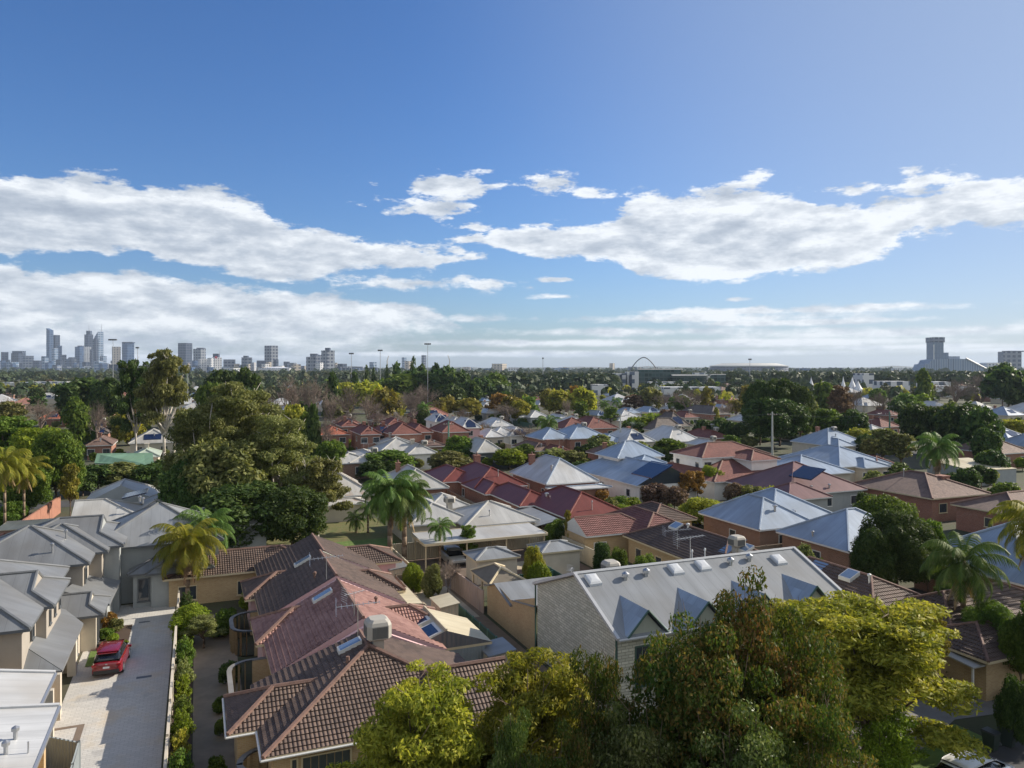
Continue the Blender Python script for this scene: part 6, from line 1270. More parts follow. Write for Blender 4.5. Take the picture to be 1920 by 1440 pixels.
# ------------------------------------------------------------------ cars, bins, umbrella, poles
def car(name, label, loc, rz, body, roofm=None, L_=4.3, W=1.78, Hh=1.55, plate=True, hatch=True, group=None):
    """loft of cross sections along the length, nose towards +y of the car"""
    t = thing(name, label, 'car', loc, group); t.rotation_euler = (0, 0, rz)
    def loft(nm, secs, m, smooth=True):
        mb = MB(); rings = []
        for y, zb, zt, wb, wt, rr in secs:
            ring = []; hw, ht = wb / 2, wt / 2
            for x, z in ((-hw + .06, zb), (-hw, zb + .10), (-hw * 1.0, zb + (zt - zb) * .45), (-ht * 1.02, zt - rr), (-ht * .90, zt - rr * .25), (-ht * .5, zt), (ht * .5, zt), (ht * .90, zt - rr * .25), (ht * 1.02, zt - rr), (hw, zb + (zt - zb) * .45), (hw, zb + .10), (hw - .06, zb)): ring.append(Vector((x, y, z)))
            rings.append(ring)
        n = 12
        for a, b in zip(rings, rings[1:]):
            for j in range(n): mb.poly([a[j], b[j], b[(j + 1) % n], a[(j + 1) % n]])
        mb.poly(rings[0]); mb.poly(rings[-1][::-1])
        me = bpy.data.meshes.new(nm); me.from_pydata([tuple(v) for v in mb.v], [], mb.f); me.materials.append(m); o = bpy.data.objects.new(nm, me); COL.objects.link(o); o.parent = t
        bm = __import__('bmesh').new(); bm.from_mesh(me); __import__('bmesh').ops.remove_doubles(bm, verts=bm.verts, dist=.001); __import__('bmesh').ops.recalc_face_normals(bm, faces=bm.faces); bm.to_mesh(me); bm.free()
        me.polygons.foreach_set('use_smooth', [True] * len(me.polygons)); md = o.modifiers.new('bevel', 'BEVEL'); md.width = .02; md.segments = 2; md.limit_method = 'ANGLE'; return o
    h = L_ / 2
    loft('body', [(-h, .42, .86, W * .80, W * .74, .08), (-h + .07, .30, .98, W * .93, W * .84, .10), (-h + .35, .22, 1.04, W, W * .90, .12), (-h + 1.1, .20, 1.02, W, W * .93, .10), (0, .20, .98, W, W * .94, .10), (h - 1.35, .20, .97, W, W * .93, .10), (h - .6, .21, .92, W * .98, W * .88, .12), (h - .15, .26, .80, W * .90, W * .80, .14), (h, .34, .68, W * .78, W * .70, .10)], body)
    g0 = -h + (.22 if hatch else .75)
    loft('window_glass', [(g0, .95, 1.02, W * .84, W * .80, .04), (g0 + .38, .96, Hh - .09, W * .88, W * .72, .10), (g0 + .9, .96, Hh - .03, W * .9, W * .74, .10), (.25, .96, Hh - .03, W * .9, W * .74, .10), (.75, .95, Hh - .20, W * .89, W * .74, .10), (1.25, .93, .99, W * .86, W * .82, .03)], gloss('dark_car_glass', (.012, .014, .017), .05, spec=.8))
    loft('roof', [(g0 + .30, Hh - .14, Hh - .05, W * .70, W * .64, .03), (g0 + .6, Hh - .10, Hh + .0, W * .76, W * .70, .04), (-.1, Hh - .09, Hh + .03, W * .77, W * .71, .04), (.5, Hh - .14, Hh - .02, W * .75, W * .69, .04), (.72, Hh - .2, Hh - .12, W * .70, W * .64, .03)], roofm or body)
    def part(nm, f, m, par=None):
        mb = MB(); f(mb); me = bpy.data.meshes.new(nm); me.from_pydata([tuple(v) for v in mb.v], [], mb.f); me.materials.append(m); o = bpy.data.objects.new(nm, me); COL.objects.link(o); o.parent = par or t; return o
    def bx(c, s): return lambda mb: mb.hexa([Vector((c[0] + sx * s[0] / 2, c[1] + sy * s[1] / 2, c[2] + sz * s[2] / 2)) for sz in (-1, 1) for sx, sy in ((-1, -1), (1, -1), (1, 1), (-1, 1))])
    TY = plain('tyre_rubber', (.018, .018, .02), .85, .1); RIM = gloss('alloy_rim', (.35, .36, .37), .25, .8); BLK = plain('black_plastic', (.02, .02, .022), .5, .1)
    for sx in (-1, 1):
        for y in (-h + .85, h - .85):
            w = part('wheel', lambda mb: mb.tube(Vector((sx * (W / 2 - .20), y, .33)), Vector((sx * (W / 2 + .015), y, .33)), .33, .33, 20), TY)
            part('rim', lambda mb: mb.tube(Vector((sx * (W / 2 + .01), y, .33)), Vector((sx * (W / 2 + .03), y, .33)), .21, .20, 12), RIM, w)
        part('mirror', bx((sx * (W / 2 + .10), .72, 1.02), (.20, .12, .13)), body)
        part('tail_light', bx((sx * (W * .40), -h + .05, .83), (.26, .12, .12)), gloss('red_lamp', (.30, .008, .010), .1)); part('headlight', bx((sx * (W * .34), h - .10, .68), (.30, .14, .12)), gloss('lamp_glass', (.6, .62, .64), .08))
    part('bumper', bx((0, -h + .06, .42), (W * .84, .16, .22)), BLK); part('front_bumper', bx((0, h - .03, .36), (W * .74, .12, .18)), BLK)
    part('rear_spoiler', bx((0, g0 + .24, Hh - .07), (W * .62, .22, .035)), body)
    if plate: part('number_plate', bx((0, -h + .005, .70), (.38, .03, .12)), plain('plate_white', (.70, .71, .72), .4, .05)); part('badge', bx((0, -h + .012, .90), (.12, .03, .06)), METAL)
    return t
CARRED = gloss('red_car_paint', (.20, .006, .010), .25, .15, .8)
car('parked_car', 'dark red hatchback parked on the pale driveway beside the garden bed', G(57.2, -5.25, 0.01), R(19), CARRED)
car('parked_car', 'white car with black windows at the bottom right corner', Pz(1826, 1475, 0.03), R(-60), gloss('white_car_paint', (.66, .67, .68), .25, 0, .8), Hh=1.5)
car('parked_car', 'pale car parked in shade under the long carport', G(74.3, 24.3, .02), TH + R(180), gloss('silver_car_paint', (.40, .40, .38), .3, .3, .5))
def bin_(label, loc, rz, lid):
    t = thing('wheelie_bin', label, 'bin', loc, 'wheelie bins on the kerb'); mb = MB(); ca, sa = math.cos(rz), math.sin(rz)
    def q(x, y, z): return Vector(loc) + Vector((x * ca - y * sa, x * sa + y * ca, z))
    GB = plain('dark_green_plastic', (.022, .035, .03), .5, .1)
    mb.hexa([q(-.21, -.24, .06), q(.21, -.24, .06), q(.21, .24, .06), q(-.21, .24, .06), q(-.29, -.34, .96), q(.29, -.34, .96), q(.29, .34, .96), q(-.29, .34, .96)]); mb.build('body', GB, t)
    mb = MB(); mb.hexa([q(-.31, -.37, .965), q(.31, -.37, .965), q(.31, .38, .965), q(-.31, .38, .965), q(-.27, -.30, 1.03), q(.27, -.30, 1.03), q(.27, .34, 1.06), q(-.27, .34, 1.06)]); mb.build('lid', lid, t)
    for s in (-1, 1): mb = MB(); mb.tube(q(s * .24, .30, .10), q(s * .30, .30, .10), .10, .10, 12); mb.build('wheel', TRIM_D, t)
    mb = MB(); mb.tube(q(-.24, .42, .92), q(.24, .42, .92), .018, .018, 6); mb.build('handle', GB, t)
bin_('dark wheelie bin on the kerb, left of the two', Pz(1858, 1407), .5, plain('dark_lid', (.03, .035, .04), .4, .1)); bin_('dark wheelie bin on the kerb, right of the two', Pz(1890, 1400), .65, plain('dark_lid', (.03, .035, .04), .4, .1))
t = thing('garden_umbrella', 'pale market umbrella standing in the garden behind the maroon roofs', 'umbrella', Py(1206, 0, 88).xyz * 1 if False else Vector((Py(1206, HY, 88).x, 88, 0)))
mb = MB(); c = Vector(t.location); mb.tube(c, c + Vector((0, 0, 3.2)), .04, .04, 6); mb.build('pole', TRIM_W, t); mb = MB(); ring = [c + Vector((1.55 * math.cos(i * math.pi / 4), 1.55 * math.sin(i * math.pi / 4), 2.55)) for i in range(8)]
for i in range(8): mb.poly([ring[i], ring[(i + 1) % 8], c + Vector((0, 0, 3.15))]); mb.poly([ring[i], ring[i] - Vector((0, 0, .15)), ring[(i + 1) % 8] - Vector((0, 0, .15)), ring[(i + 1) % 8]])
mb.build('canopy', plain('cream_canvas', (.55, .48, .38), .9, .05), t)
def pole_line(label, px, Y, top, wires=()):
    p = Py(px, HY, Y); p.z = 0; h = H - (top - HY) * Y / F; t = thing('power_pole', label, 'power pole', p, 'power poles')
    mb = MB(); mb.tube(p, p + Vector((0, 0, h)), .26, .15, 10); mb.build('pole', GREENP if 'timber' in label else plain('concrete_pole', (.36, .38, .36), .8, .1), t)
    mb = MB(); mb.wbox(p + Vector((0, 0, h - .75)), 2.3, .12, .12, .0); mb.build('crossarm', WOOD, t)
    for x in (-1, -.4, .4, 1): mb = MB(); q = p + Vector((x, 0, h - .63)); mb.tube(q, q + Vector((0, 0, .2)), .05, .05, 6); mb.build('insulator', TRIM_W, t)
    return p + Vector((0, 0, h - .45))
A_ = pole_line('tall concrete power pole in front of the huge dark fig tree', 1448, 172, 772); B__ = pole_line('power pole behind the brown hipped roof right of the banana palms', 1163, 180, 775); C_ = pole_line('slim timber power pole below the dark red duplexes', 841, 168, 790); D_ = pole_line('timber power pole far right behind the tan house', 1668, 186, 772)
for lab, (p, q) in (('power line from the fig tree pole to the left', (A_, B__)), ('power line from the fig tree pole to the right', (A_, D_))):
    for x in (-1, 1):
        cu = bpy.data.meshes.new('power_line'); mb = MB(); pts = [p.lerp(q, i / 12) + Vector((x, 0, -4 * .8 * (i / 12) * (1 - i / 12))) for i in range(13)]; mb.chain(pts, [.014] * 13, 4); o = mb.build('power_line', TRIM_D); tag(o, lab + (', nearer wire' if x < 0 else ', farther wire'), 'wire', 'overhead power lines')
for lab, px, Y, top, nh in (('tallest floodlight mast, in the middle above the pine grove', 802, 380, 646, 4), ('floodlight mast left of the pine grove', 713, 420, 658, 3), ('thin floodlight mast right of the grey apartment towers', 659, 440, 664, 3), ('floodlight mast with a wide lamp head in front of the city', 212, 300, 638, 5), ('short floodlight mast beside the dark blue office block', 258, 430, 653, 2), ('floodlight mast rising from the tall gum crown', 352, 420, 690, 2),
        ('slim floodlight mast before the stadium', 1406, 700, 675, 2), ('distant mast above the trees left of the white flats', 1018, 900, 673, 1)):
    p = Py(px, HY, Y); p.z = 0; h = H - (top - HY) * Y / F; t = thing('floodlight_mast', lab, 'mast', p, 'floodlight masts'); mb = MB(); mb.tube(p, p + Vector((0, 0, h)), .22 * Y / 380, .11 * Y / 380, 8); mb.build('mast', METAL, t)
    mb = MB(); k = Y / 380; mb.wbox(p + Vector((0, 0, h)), 1.0 * nh * k * .8, .25, .35 * k)
    for i in range(nh): mb.wbox(p + Vector(((i - (nh - 1) / 2) * .85 * k, -.3, h - .1)), .7 * k, .6, .75 * k)
    mb.build('lamp_head', TRIM_D, t)

# ------------------------------------------------------------------ distant buildings
FG_BLUE = facade('blue_glass_facade', (.055, .10, .19), (.03, .07, .15), 13, 14); FG_DARK = facade('dark_glass_facade', (.03, .045, .08), (.015, .03, .06), 13, 14)
FG_GREY = facade('grey_office_facade', (.14, .16, .20), (.03, .05, .09), 13, 14); FG_LIGHT = facade('white_office_facade', (.62, .62, .62), (.10, .13, .18), 7, 9, .5, .5); FG_TAN = facade('tan_apartment_facade', (.46, .40, .32), (.08, .09, .11), 9, 14, .45, .5)
FG_SILV = facade('silver_glass_facade', (.27, .33, .42), (.10, .16, .25), 13, 14, .6, .8); FG_STRIP = facade('striped_apartment_facade', (.19, .21, .24), (.03, .04, .07), 13, 14, .55, .6)
def tower(lab, x0, x1, top, Y, m, side=None, roof=None, cat='tower', depth=None, base=0.0, top2=None, extra=None, group='city skyline towers', lit=None):
    """box tower spanning photo columns x0..x1 at distance Y; the right part of the front may be a second, sunlit face"""
    w = (x1 - x0) * Y / F; c = Py((x0 + x1) / 2, HY, Y); h = H - (top - HY) * Y / F; d = depth or w * .8; t = thing('high_rise' if cat == 'tower' else name_of(cat), lab, cat, (c.x, c.y, 0), group)
    ang = .0; mb = MB(); X0, X1 = c.x - w / 2, c.x + w / 2; Y0, Y1 = Y, Y + d
    if lit is None and cat == 'tower' and Y > 2000: lit = .55 + .2 * ((x0 * 7) % 10) / 10
    if lit:            # wedge plan: left face recedes, right face turned to the sun
        xs = X0 + w * lit; pts = [(X0, Y0 + d * .30), (xs, Y0), (X1, Y0 + d * .55), (X1 - w * .2, Y1), (X0 + w * .1, Y1)]
    else: pts = [(X0, Y0), (X1, Y0 + d * .06), (X1, Y1), (X0, Y1)]
    n = len(pts)
    hs = [h] * n
    if top2 is not None: h2 = H - (top2 - HY) * Y / F; hs = [h if p[0] < c.x else h2 for p in pts]
    for i in range(n): j = (i + 1) % n; mb.poly([Vector((*pts[i], base)), Vector((*pts[j], base)), Vector((*pts[j], hs[j])), Vector((*pts[i], hs[i]))])
    mb.poly([Vector((*p, z)) for p, z in zip(pts, hs)]); mb.build('facade', m, t)
    if roof:
        for (f0, f1, rt) in roof: r = MB(); hr = H - (rt - HY) * Y / F; r.hexa([Vector((X0 + w * f0, Y0 + d * .25, max(hs[0] - .5, 0))), Vector((X0 + w * f1, Y0 + d * .25, h - .5)), Vector((X0 + w * f1, Y0 + d * .8, h - .5)), Vector((X0 + w * f0, Y0 + d * .8, h - .5))] + [Vector((X0 + w * a, b, hr)) for a, b in ((f0, Y0 + d * .25), (f1, Y0 + d * .25), (f1, Y0 + d * .8), (f0, Y0 + d * .8))]); r.build('roof_plant', FG_DARK, t)
    if extra:
        for (f, z0, z1) in extra: r = MB(); p = Vector((X0 + w * f, Y0 + d * .5, H - (z0 - HY) * Y / F)); r.tube(p, Vector((p.x, p.y, H - (z1 - HY) * Y / F)), w * .035, w * .012, 6); r.build('spire', METAL, t)
    return t
def name_of(c): return c.replace(' ', '_')
CB = 4300
for a in (
 ('blue glass tower with a sloping lattice crown, tallest on the left', 85, 97, 615, CB, FG_BLUE, dict(top2=619)), ('dark upper tower joined right of the tallest left tower', 96, 109, 628, CB + 20, FG_DARK, dict()), ('pale glass slab in front of the tallest left tower', 95, 106, 653, CB - 120, FG_SILV, dict()), ('blue office block right of the tallest left tower', 106, 114, 648, CB - 60, FG_BLUE, dict()),
 ('dark tower with stepped pointed top and mast', 156, 171, 627, CB, FG_DARK, dict(roof=[(.25, .75, 620)], extra=[(.5, 622, 607)])), ('silver tower with slanting roof and tall spire', 172, 190, 637, CB + 30, FG_SILV, dict(top2=622, extra=[(.8, 624, 607)])), ('dark inner panel tower between the two spired towers', 175, 183, 636, CB - 20, FG_DARK, dict()),
 ('broad blue glass office tower left of the spired pair', 138, 155, 650, CB - 200, FG_BLUE, dict(roof=[(.3, .8, 648)])), ('cream-fronted tower beside the broad blue one', 155, 168, 650, CB - 220, FG_LIGHT, dict(lit=.3)), ('narrow dark tower under the pointed one', 168, 174, 655, CB - 240, FG_DARK, dict()),
 ('beige grid tower behind the wide floodlight', 208, 223, 650, CB - 300, FG_TAN, dict(lit=.25)), ('plain dark blue slab tower right of the wide floodlight', 226, 247, 643, CB - 400, FG_BLUE, dict(roof=[(.02, .98, 641)])), ('dark tower at the far left edge', 0, 12, 660, CB - 300, FG_DARK, dict()), ('dark round-topped block near the left edge', 17, 41, 662, CB - 300, FG_DARK, dict(roof=[(.1, .9, 658)])),
 ('grey block with tan side near the left', 40, 58, 667, CB - 500, FG_GREY, dict(lit=.4)), ('low blue block on the far left', 0, 8, 676, CB - 700, FG_BLUE, dict()), ('low glassy block left of the grey and tan one', 8, 29, 679, CB - 700, FG_SILV, dict()), ('dark low office right of the grey and tan block', 58, 80, 676, CB - 600, FG_DARK, dict()), ('small dark block left of the tallest tower', 76, 86, 668, CB - 100, FG_DARK, dict()),
 ('mid-height dark block right of the tallest left tower', 112, 122, 665, CB - 200, FG_GREY, dict()), ('brown-topped office between the two tower groups', 122, 139, 673, CB - 300, FG_GREY, dict(roof=[(.2, .7, 671)])), ('low white block below the tower gap', 156, 168, 686, CB - 900, FG_LIGHT, dict()), ('small dark block right of the spired towers', 186, 197, 668, CB - 200, FG_DARK, dict()), ('pale violet low block below the spired towers', 174, 190, 677, CB - 900, FG_SILV, dict()), ('low blue rounded block in front of the spires', 183, 198, 681, CB - 1000, FG_BLUE, dict()), ('pale low block left of the wide floodlight', 197, 208, 682, CB - 900, FG_LIGHT, dict()), ('low grey podium under the tallest left tower', 113, 138, 690, CB - 900, FG_GREY, dict()),
 ('very low dark office at the far left foot of the skyline', 20, 40, 688, CB - 1100, FG_DARK, dict()), ('low blue office left of the tallest tower foot', 82, 95, 680, CB - 1000, FG_BLUE, dict()),
 ('dark tower with notched crown behind the white-trunked gum', 331, 356, 643, CB - 500, FG_DARK, dict()), ('striped dark tower right of the notched crown', 360, 382, 654, CB - 700, FG_STRIP, dict(lit=.75, roof=[(.3, .9, 652)])), ('blue glass lower half block under the striped tower', 359, 369, 676, CB - 1200, FG_BLUE, dict()), ('white apartment tower, left of a group of three', 370, 386, 673, CB - 1300, FG_LIGHT, dict(lit=.3)), ('white apartment tower, middle of a group of three', 388, 399, 671, CB - 1350, FG_LIGHT, dict()), ('white hotel tower with a small red sign', 396, 413, 670, CB - 1300, FG_LIGHT, dict(lit=.4, roof=[(.1, .7, 663)], extra=[(.8, 664, 656)])),
 ('grey tower with a pale square panel', 417, 438, 674, CB - 1200, FG_GREY, dict(lit=.2)), ('grey tower with blocky dark roof', 451, 470, 670, CB - 1200, FG_GREY, dict(lit=.4, roof=[(.2, .6, 667)])), ('tallest tower right of centre-left, dark with sunlit side', 494, 518, 648, CB - 1200, FG_STRIP, dict(lit=.6)), ('dark block attached left of the tallest centre-left tower', 480, 496, 676, CB - 1250, FG_DARK, dict(lit=.3)), ('short block attached right of the tallest centre-left tower', 512, 521, 674, CB - 1250, FG_DARK, dict()), ('small dark block left of the tan building', 531, 542, 678, CB - 900, FG_DARK, dict()),
 ('tan building right of the white drum building', 545, 562, 683, CB - 2000, FG_TAN, dict(lit=.4)), ('small grey block with a red sign', 562, 570, 686, CB - 1500, FG_GREY, dict()), ('grey-blue apartment tower, left of the big riverside pair', 573, 590, 669, CB - 1500, FG_STRIP, dict(lit=.7)), ('grey apartment tower with dark cap in the riverside pair', 580, 602, 665, CB - 1400, FG_GREY, dict(roof=[(.0, .6, 663)])), ('tall apartment tower with sunlit tan side and roof mast', 601, 625, 657, CB - 1500, FG_STRIP, dict(lit=.55, roof=[(.3, .65, 652)])), ('low tan block right of the tall apartment tower', 625, 632, 680, CB - 1400, FG_TAN, dict()), ('dark low block left of a thin floodlight', 632, 649, 682, CB - 1400, FG_DARK, dict()), ('low wide grey block behind the thin floodlight', 640, 680, 690, CB - 1700, FG_GREY, dict()), ('low white row building under the mid towers', 415, 450, 690, CB - 2000, FG_LIGHT, dict()),
 ('pinkish low block left of the blocky-roofed tower', 438, 448, 682, CB - 1200, FG_TAN, dict()), ('small pale tower pair above the pine grove', 753, 762, 670, CB - 300, FG_SILV, dict()), ('twin-topped grey tower above the pine grove', 790, 799, 666, CB - 300, FG_GREY, dict()), ('tan flat block behind the pines', 758, 775, 677, CB - 1200, FG_TAN, dict(lit=.5)), ('pale block left of the pine grove', 692, 705, 679, CB - 1200, FG_SILV, dict()),
 ('wide apartment block on the horizon right of the grove', 922, 950, 682, CB - 1200, FG_TAN, dict(lit=.7)), ('small square tower on the horizon left of the arch bridge', 1143, 1153, 681, CB - 900, FG_TAN, dict()), ('grey apartment block at the right edge of the horizon', 1887, 1926, 659, 2300, FG_STRIP, dict(roof=[(.2, 1, 657.5)])), ('long pale low hall left of the right-edge apartments', 1858, 1912, 680, 2200, FG_LIGHT, dict())):
    tower(a[0], a[1], a[2], a[3], a[4], a[5], **a[6])
sg = Py(405, 672, CB - 1310); mb = MB(); mb.wbox(sg, 9, 1, 9); o = mb.build('rooftop_sign', plain('red_sign', (.5, .02, .03), .5, .05)); tag(o, 'small red sign on the white hotel tower', 'sign')
rgs = random.Random(5)
for i in range(46):
    x = rgs.choice([rgs.uniform(-20, 690), rgs.uniform(690, 1900)]); Y = rgs.uniform(2300, 4000); w = rgs.uniform(6, 22); top = rgs.uniform(683, 690) if x < 640 else rgs.uniform(687.5, 691.5)
    t = tower('x', x, x + w, top, Y, rgs.choice([FG_GREY, FG_LIGHT, FG_BLUE, FG_TAN, FG_SILV, FG_DARK, FG_LIGHT]), cat='building', group=None, depth=30)
    auto(t, 'tiny far building on the horizon', x + w / 2, top)
for i in range(34):
    x = rgs.uniform(-15, 232); Y = rgs.uniform(3500, 4250); w = rgs.uniform(5, 13); top = rgs.uniform(667, 688)
    t = tower('x', x, x + w, top, Y, rgs.choice([FG_BLUE, FG_DARK, FG_DARK, FG_GREY, FG_BLUE, FG_SILV]), cat='tower', group=None)
    auto(t, 'small dark blue office block', x + w / 2, top)
for i in range(26):
    x = rgs.uniform(330, 660); Y = rgs.uniform(2700, 3300); w = rgs.uniform(5, 14); top = rgs.uniform(678, 690)
    t = tower('x', x, x + w, top, Y, rgs.choice([FG_LIGHT, FG_DARK, FG_TAN, FG_GREY, FG_BLUE, FG_STRIP]), cat='tower', group=None)
    auto(t, 'small mid-rise block', x + w / 2, top)
# white drum arena
Yd = 2300; c = Py(519, HY, Yd + 45); t = thing('arena', 'low white drum-shaped arena in front of the towers', 'arena', (c.x, c.y, 0)); mb = MB(); mb.tube((c.x, c.y, 0), (c.x, c.y, 20), 55, 55, 40); mb.tube((c.x, c.y, 20), (c.x, c.y, 24), 40, 12, 40); mb.build('drum_wall', facade('white_drum_facade', (.60, .61, .63), (.2, .25, .33), 9, 8, .3, .6), t)
# two long white flats on the far left, white flats at centre right
for lab, x0, x1, t0, Y, m in (('long low white flats at the far left, left block', 0, 50, 717, 640, FG_LIGHT), ('long low white flats at the far left, right block', 52, 122, 716, 650, FG_LIGHT)): tower(lab, x0, x1, t0, Y, m, cat='apartment block', group='low white flats', depth=14)
t = tower('white flats with dark balcony stacks, left of the glassy office', 1151, 1174, 700, 640, FG_LIGHT, cat='apartment block', group=None, depth=14); tower('taller right half of the white flats beside the glassy office', 1176, 1198, 697, 640, FG_LIGHT, cat='apartment block', group=None, depth=14)
for x0, x1 in ((1163, 1166.5), (1181, 1185)): tower('dark vertical balcony stack on the %s white flats' % ('left lower' if x0 < 1170 else 'taller right'), x0, x1, 702, 636, FG_DARK, cat='balcony stack', group='dark balcony stacks', depth=5)
GO = facade('office_curtain_wall', (.05, .085, .085), (.03, .06, .06), 4, 3.5, .75, .9)
t = tower('wide dark glass office block, left and taller part', 1197, 1278, 692.5, 700, GO, cat='office block', group=None, depth=40); tower('dark glass office wing with pale roof line, right part', 1262, 1326, 703, 690, GO, cat='office block', group=None, depth=40); tower('right-hand dark glass wing of the office', 1329, 1362, 702, 700, GO, cat='office block', group=None, depth=40); tower('low white annex before the glass office', 1218, 1300, 716, 660, FG_LIGHT, cat='office block', group=None, depth=12); tower('pale plant room above the glass office wing', 1303, 1323, 699, 705, FG_LIGHT, cat='office block', group=None, depth=12)
for x0, x1, tp, z1 in ((1195, 1280, 691.3, 693), (1260, 1332, 702, 704.6), (1326, 1330, 702, 724), (1330, 1360, 701.5, 702.8)):
    Yq = 686; p0, p1 = Py(x0, tp, Yq), Py(x1, z1, Yq); mb = MB(); mb.hexa([Vector((p0.x, Yq - 2, p1.z)), Vector((p1.x, Yq - 2, p1.z)), Vector((p1.x, Yq + 3, p1.z)), Vector((p0.x, Yq + 3, p1.z))] + [Vector((p0.x, Yq - 2, p0.z)), Vector((p1.x, Yq - 2, p0.z)), Vector((p1.x, Yq + 3, p0.z)), Vector((p0.x, Yq + 3, p0.z))]); o = mb.build('roof_band', RENDER_W); tag(o, 'pale roof band on the glass office spanning %s' % {1195: 'its taller left part', 1260: 'its lower right wing', 1326: 'the vertical corner', 1330: 'the far right wing'}[x0], 'roof band', 'pale bands framing the glass office')
# arch bridge
Yb = 1500; cx = Py(1207, HY, Yb).x; t = thing('arch_bridge', 'slender steel arch bridge rising over the glass office', 'bridge', (cx, Yb, 0)); mb = MB(); hw = 21 * Yb / F * 1.6; hz = H + 20 * Yb / F
pts = [Vector((cx + hw * (i / 12 - 1), Yb, hz - (hz - 0) * (abs(i / 12 - 1) ** 1.7))) for i in range(25)]; mb.chain(pts, [.95] * 25, 8); mb.build('arch', plain('dark_bridge_steel', (.10, .11, .13), .6, .05), t); mb = MB(); mb.wbox((cx, Yb, 8), hw * 2.6, 8, 1.6); mb.build('deck', RENDER_G, t)
for i in range(3, 22, 2): mb = MB(); mb.tube(pts[i], Vector((pts[i].x, Yb, 9)), .12, .12, 4); mb.build('hanger', METAL, t)
# stadium
Ys = 2100; p0, p1 = Py(1346, HY, Ys), Py(1496, HY, Ys); cx = (p0.x + p1.x) / 2; rx = (p1.x - p0.x) / 2; t = thing('stadium', 'wide oval stadium with pale fabric roof on the horizon', 'stadium', (cx, Ys + 80, 0)); n = 48
def ringm(r1, z1, r2, z2): 
    mb = MB()
    for i in range(n): a, b = 2 * math.pi * i / n, 2 * math.pi * (i + 1) / n; mb.poly([Vector((cx + rx * r * math.cos(u), Ys + 80 + rx * .85 * r * math.sin(u), z)) for r, u, z in ((r1, a, z1), (r1, b, z1), (r2, b, z2), (r2, a, z2))])
    return mb
hz = H + 8.5 * Ys / F; ringm(.98, 0, .98, hz - 9).build('facade', facade('bronze_stadium_facade', (.15, .17, .22), (.08, .09, .13), 5, 9, .4, .6), t); ringm(1.0, hz - 7, .70, hz + 1).build('roof', plain('stadium_fabric', (.50, .50, .47), .7, .05), t); ringm(1.0, hz - 9, 1.0, hz - 6).build('roof_rim', METAL, t)
# hotel tower with sloping atrium
Yc = 2200; t = thing('hotel_complex', 'stepped hotel with square tower and long sloping glass side at right', 'hotel', Py(1785, HY, Yc) * 1); t.location.z = 0
def ext(prof, y0, y1, m, nm): 
    mb = MB(); A = [Vector((Py(x, z, Yc).x, Yc + y0, max(0, Py(x, z, Yc).z))) for x, z in prof]; B2 = [v + Vector((0, y1 - y0, 0)) for v in A]; mb.poly(A[::-1]); mb.poly(B2); k = len(A)
    for i in range(k): j = (i + 1) % k; mb.poly([A[i], A[j], B2[j], B2[i]])
    return mb.build(nm, m, t)
HF = facade('pale_blue_hotel_facade', (.20, .26, .34), (.10, .15, .22), 300, 7, .99, .35); HW = facade('hotel_window_grid', (.15, .21, .29), (.06, .10, .16), 3.6, 4.5, .55, .6)
ext([(1726, 705), (1732, 690), (1735, 683), (1742, 682), (1746, 675), (1755, 673), (1812, 673), (1848, 692), (1850, 705)], 0, 60, HF, 'atrium_wing'); ext([(1753, 705), (1753, 641), (1773, 641), (1773, 705)], 10, 45, HW, 'tower_block'); ext([(1752, 641.5), (1752, 632), (1774.5, 632), (1774.5, 641.5)], 8, 47, FG_GREY, 'tower_crown'); ext([(1773, 705), (1773, 661), (1783, 661), (1783, 705)], 12, 45, HW, 'side_block'); ext([(1783, 705), (1783, 668), (1805, 668), (1805, 705)], 14, 50, FG_SILV, 'stair_block')
mb = MB(); q0, q1 = Py(1811, 671.5, Yc - 2), Py(1849, 691, Yc - 2); mb.tube(q0, q1, 2.2, 2.2, 6); mb.build('sloping_edge', TRIM_W, t)
mb = MB(); mb.tube(Py(1751, 700, Yc + 5), Py(1751, 646, Yc + 5), 1.6, 1.6, 6); mb.build('lift_shaft', TRIM_W, t)
# marquee tents and warehouses
for i, (px, top, w, Y, lab) in enumerate(((1521, 708, 11, 560, 'white marquee peak by itself, left of the tent group'), (1581, 707, 9, 560, 'left peak of the white marquee group'), (1598, 707, 13, 555, 'tallest middle peak of the white marquee group'), (1609, 714, 14, 550, 'right sloping end of the white marquee group'))):
    c = Py(px, HY, Y); hh = H - (top - HY) * Y / F; rr = w * Y / F * 1.0; t = thing('marquee', lab, 'tent', (c.x, Y, 0), 'white marquee tents'); mb = MB(); prof = [(rr, 2.5), (rr * .8, 3.6), (rr * .45, 2.5 + (hh - 2.5) * .38), (rr * .18, 2.5 + (hh - 2.5) * .72), (.1, hh)]
    for (r1, z1), (r2, z2) in zip(prof, prof[1:]): mb.tube((c.x, Y, z1), (c.x, Y, z2), r1, r2, 12, cap=False)
    mb.build('canopy', plain('marquee_fabric', (.70, .71, .72), .6, .04), t); mb = MB(); mb.tube((c.x, Y, 0), (c.x, Y, hh + .8), .15, .1, 6); mb.build('mast', METAL, t)
for lab, x0, x1, tp, Y in (('long white warehouse beyond the marquees, left', 1658, 1708, 715, 560), ('white warehouse with sawtooth roof, right of the conifer', 1742, 1785, 716, 560), ('low white shop row beyond the orange trees', 1245, 1352, 726, 470), ('white multi-level car park behind trees', 1618, 1640, 700, 620), ('pale warehouse roof at the far middle left', 930, 955, 728, 500), ('low white building left of the white flats', 1110, 1141, 721, 560), ('long pale warehouse right of the conifer, lower', 1755, 1820, 724, 520)): tower(lab, x0, x1, tp, Y, FG_LIGHT, cat='warehouse', group=None, depth=18)
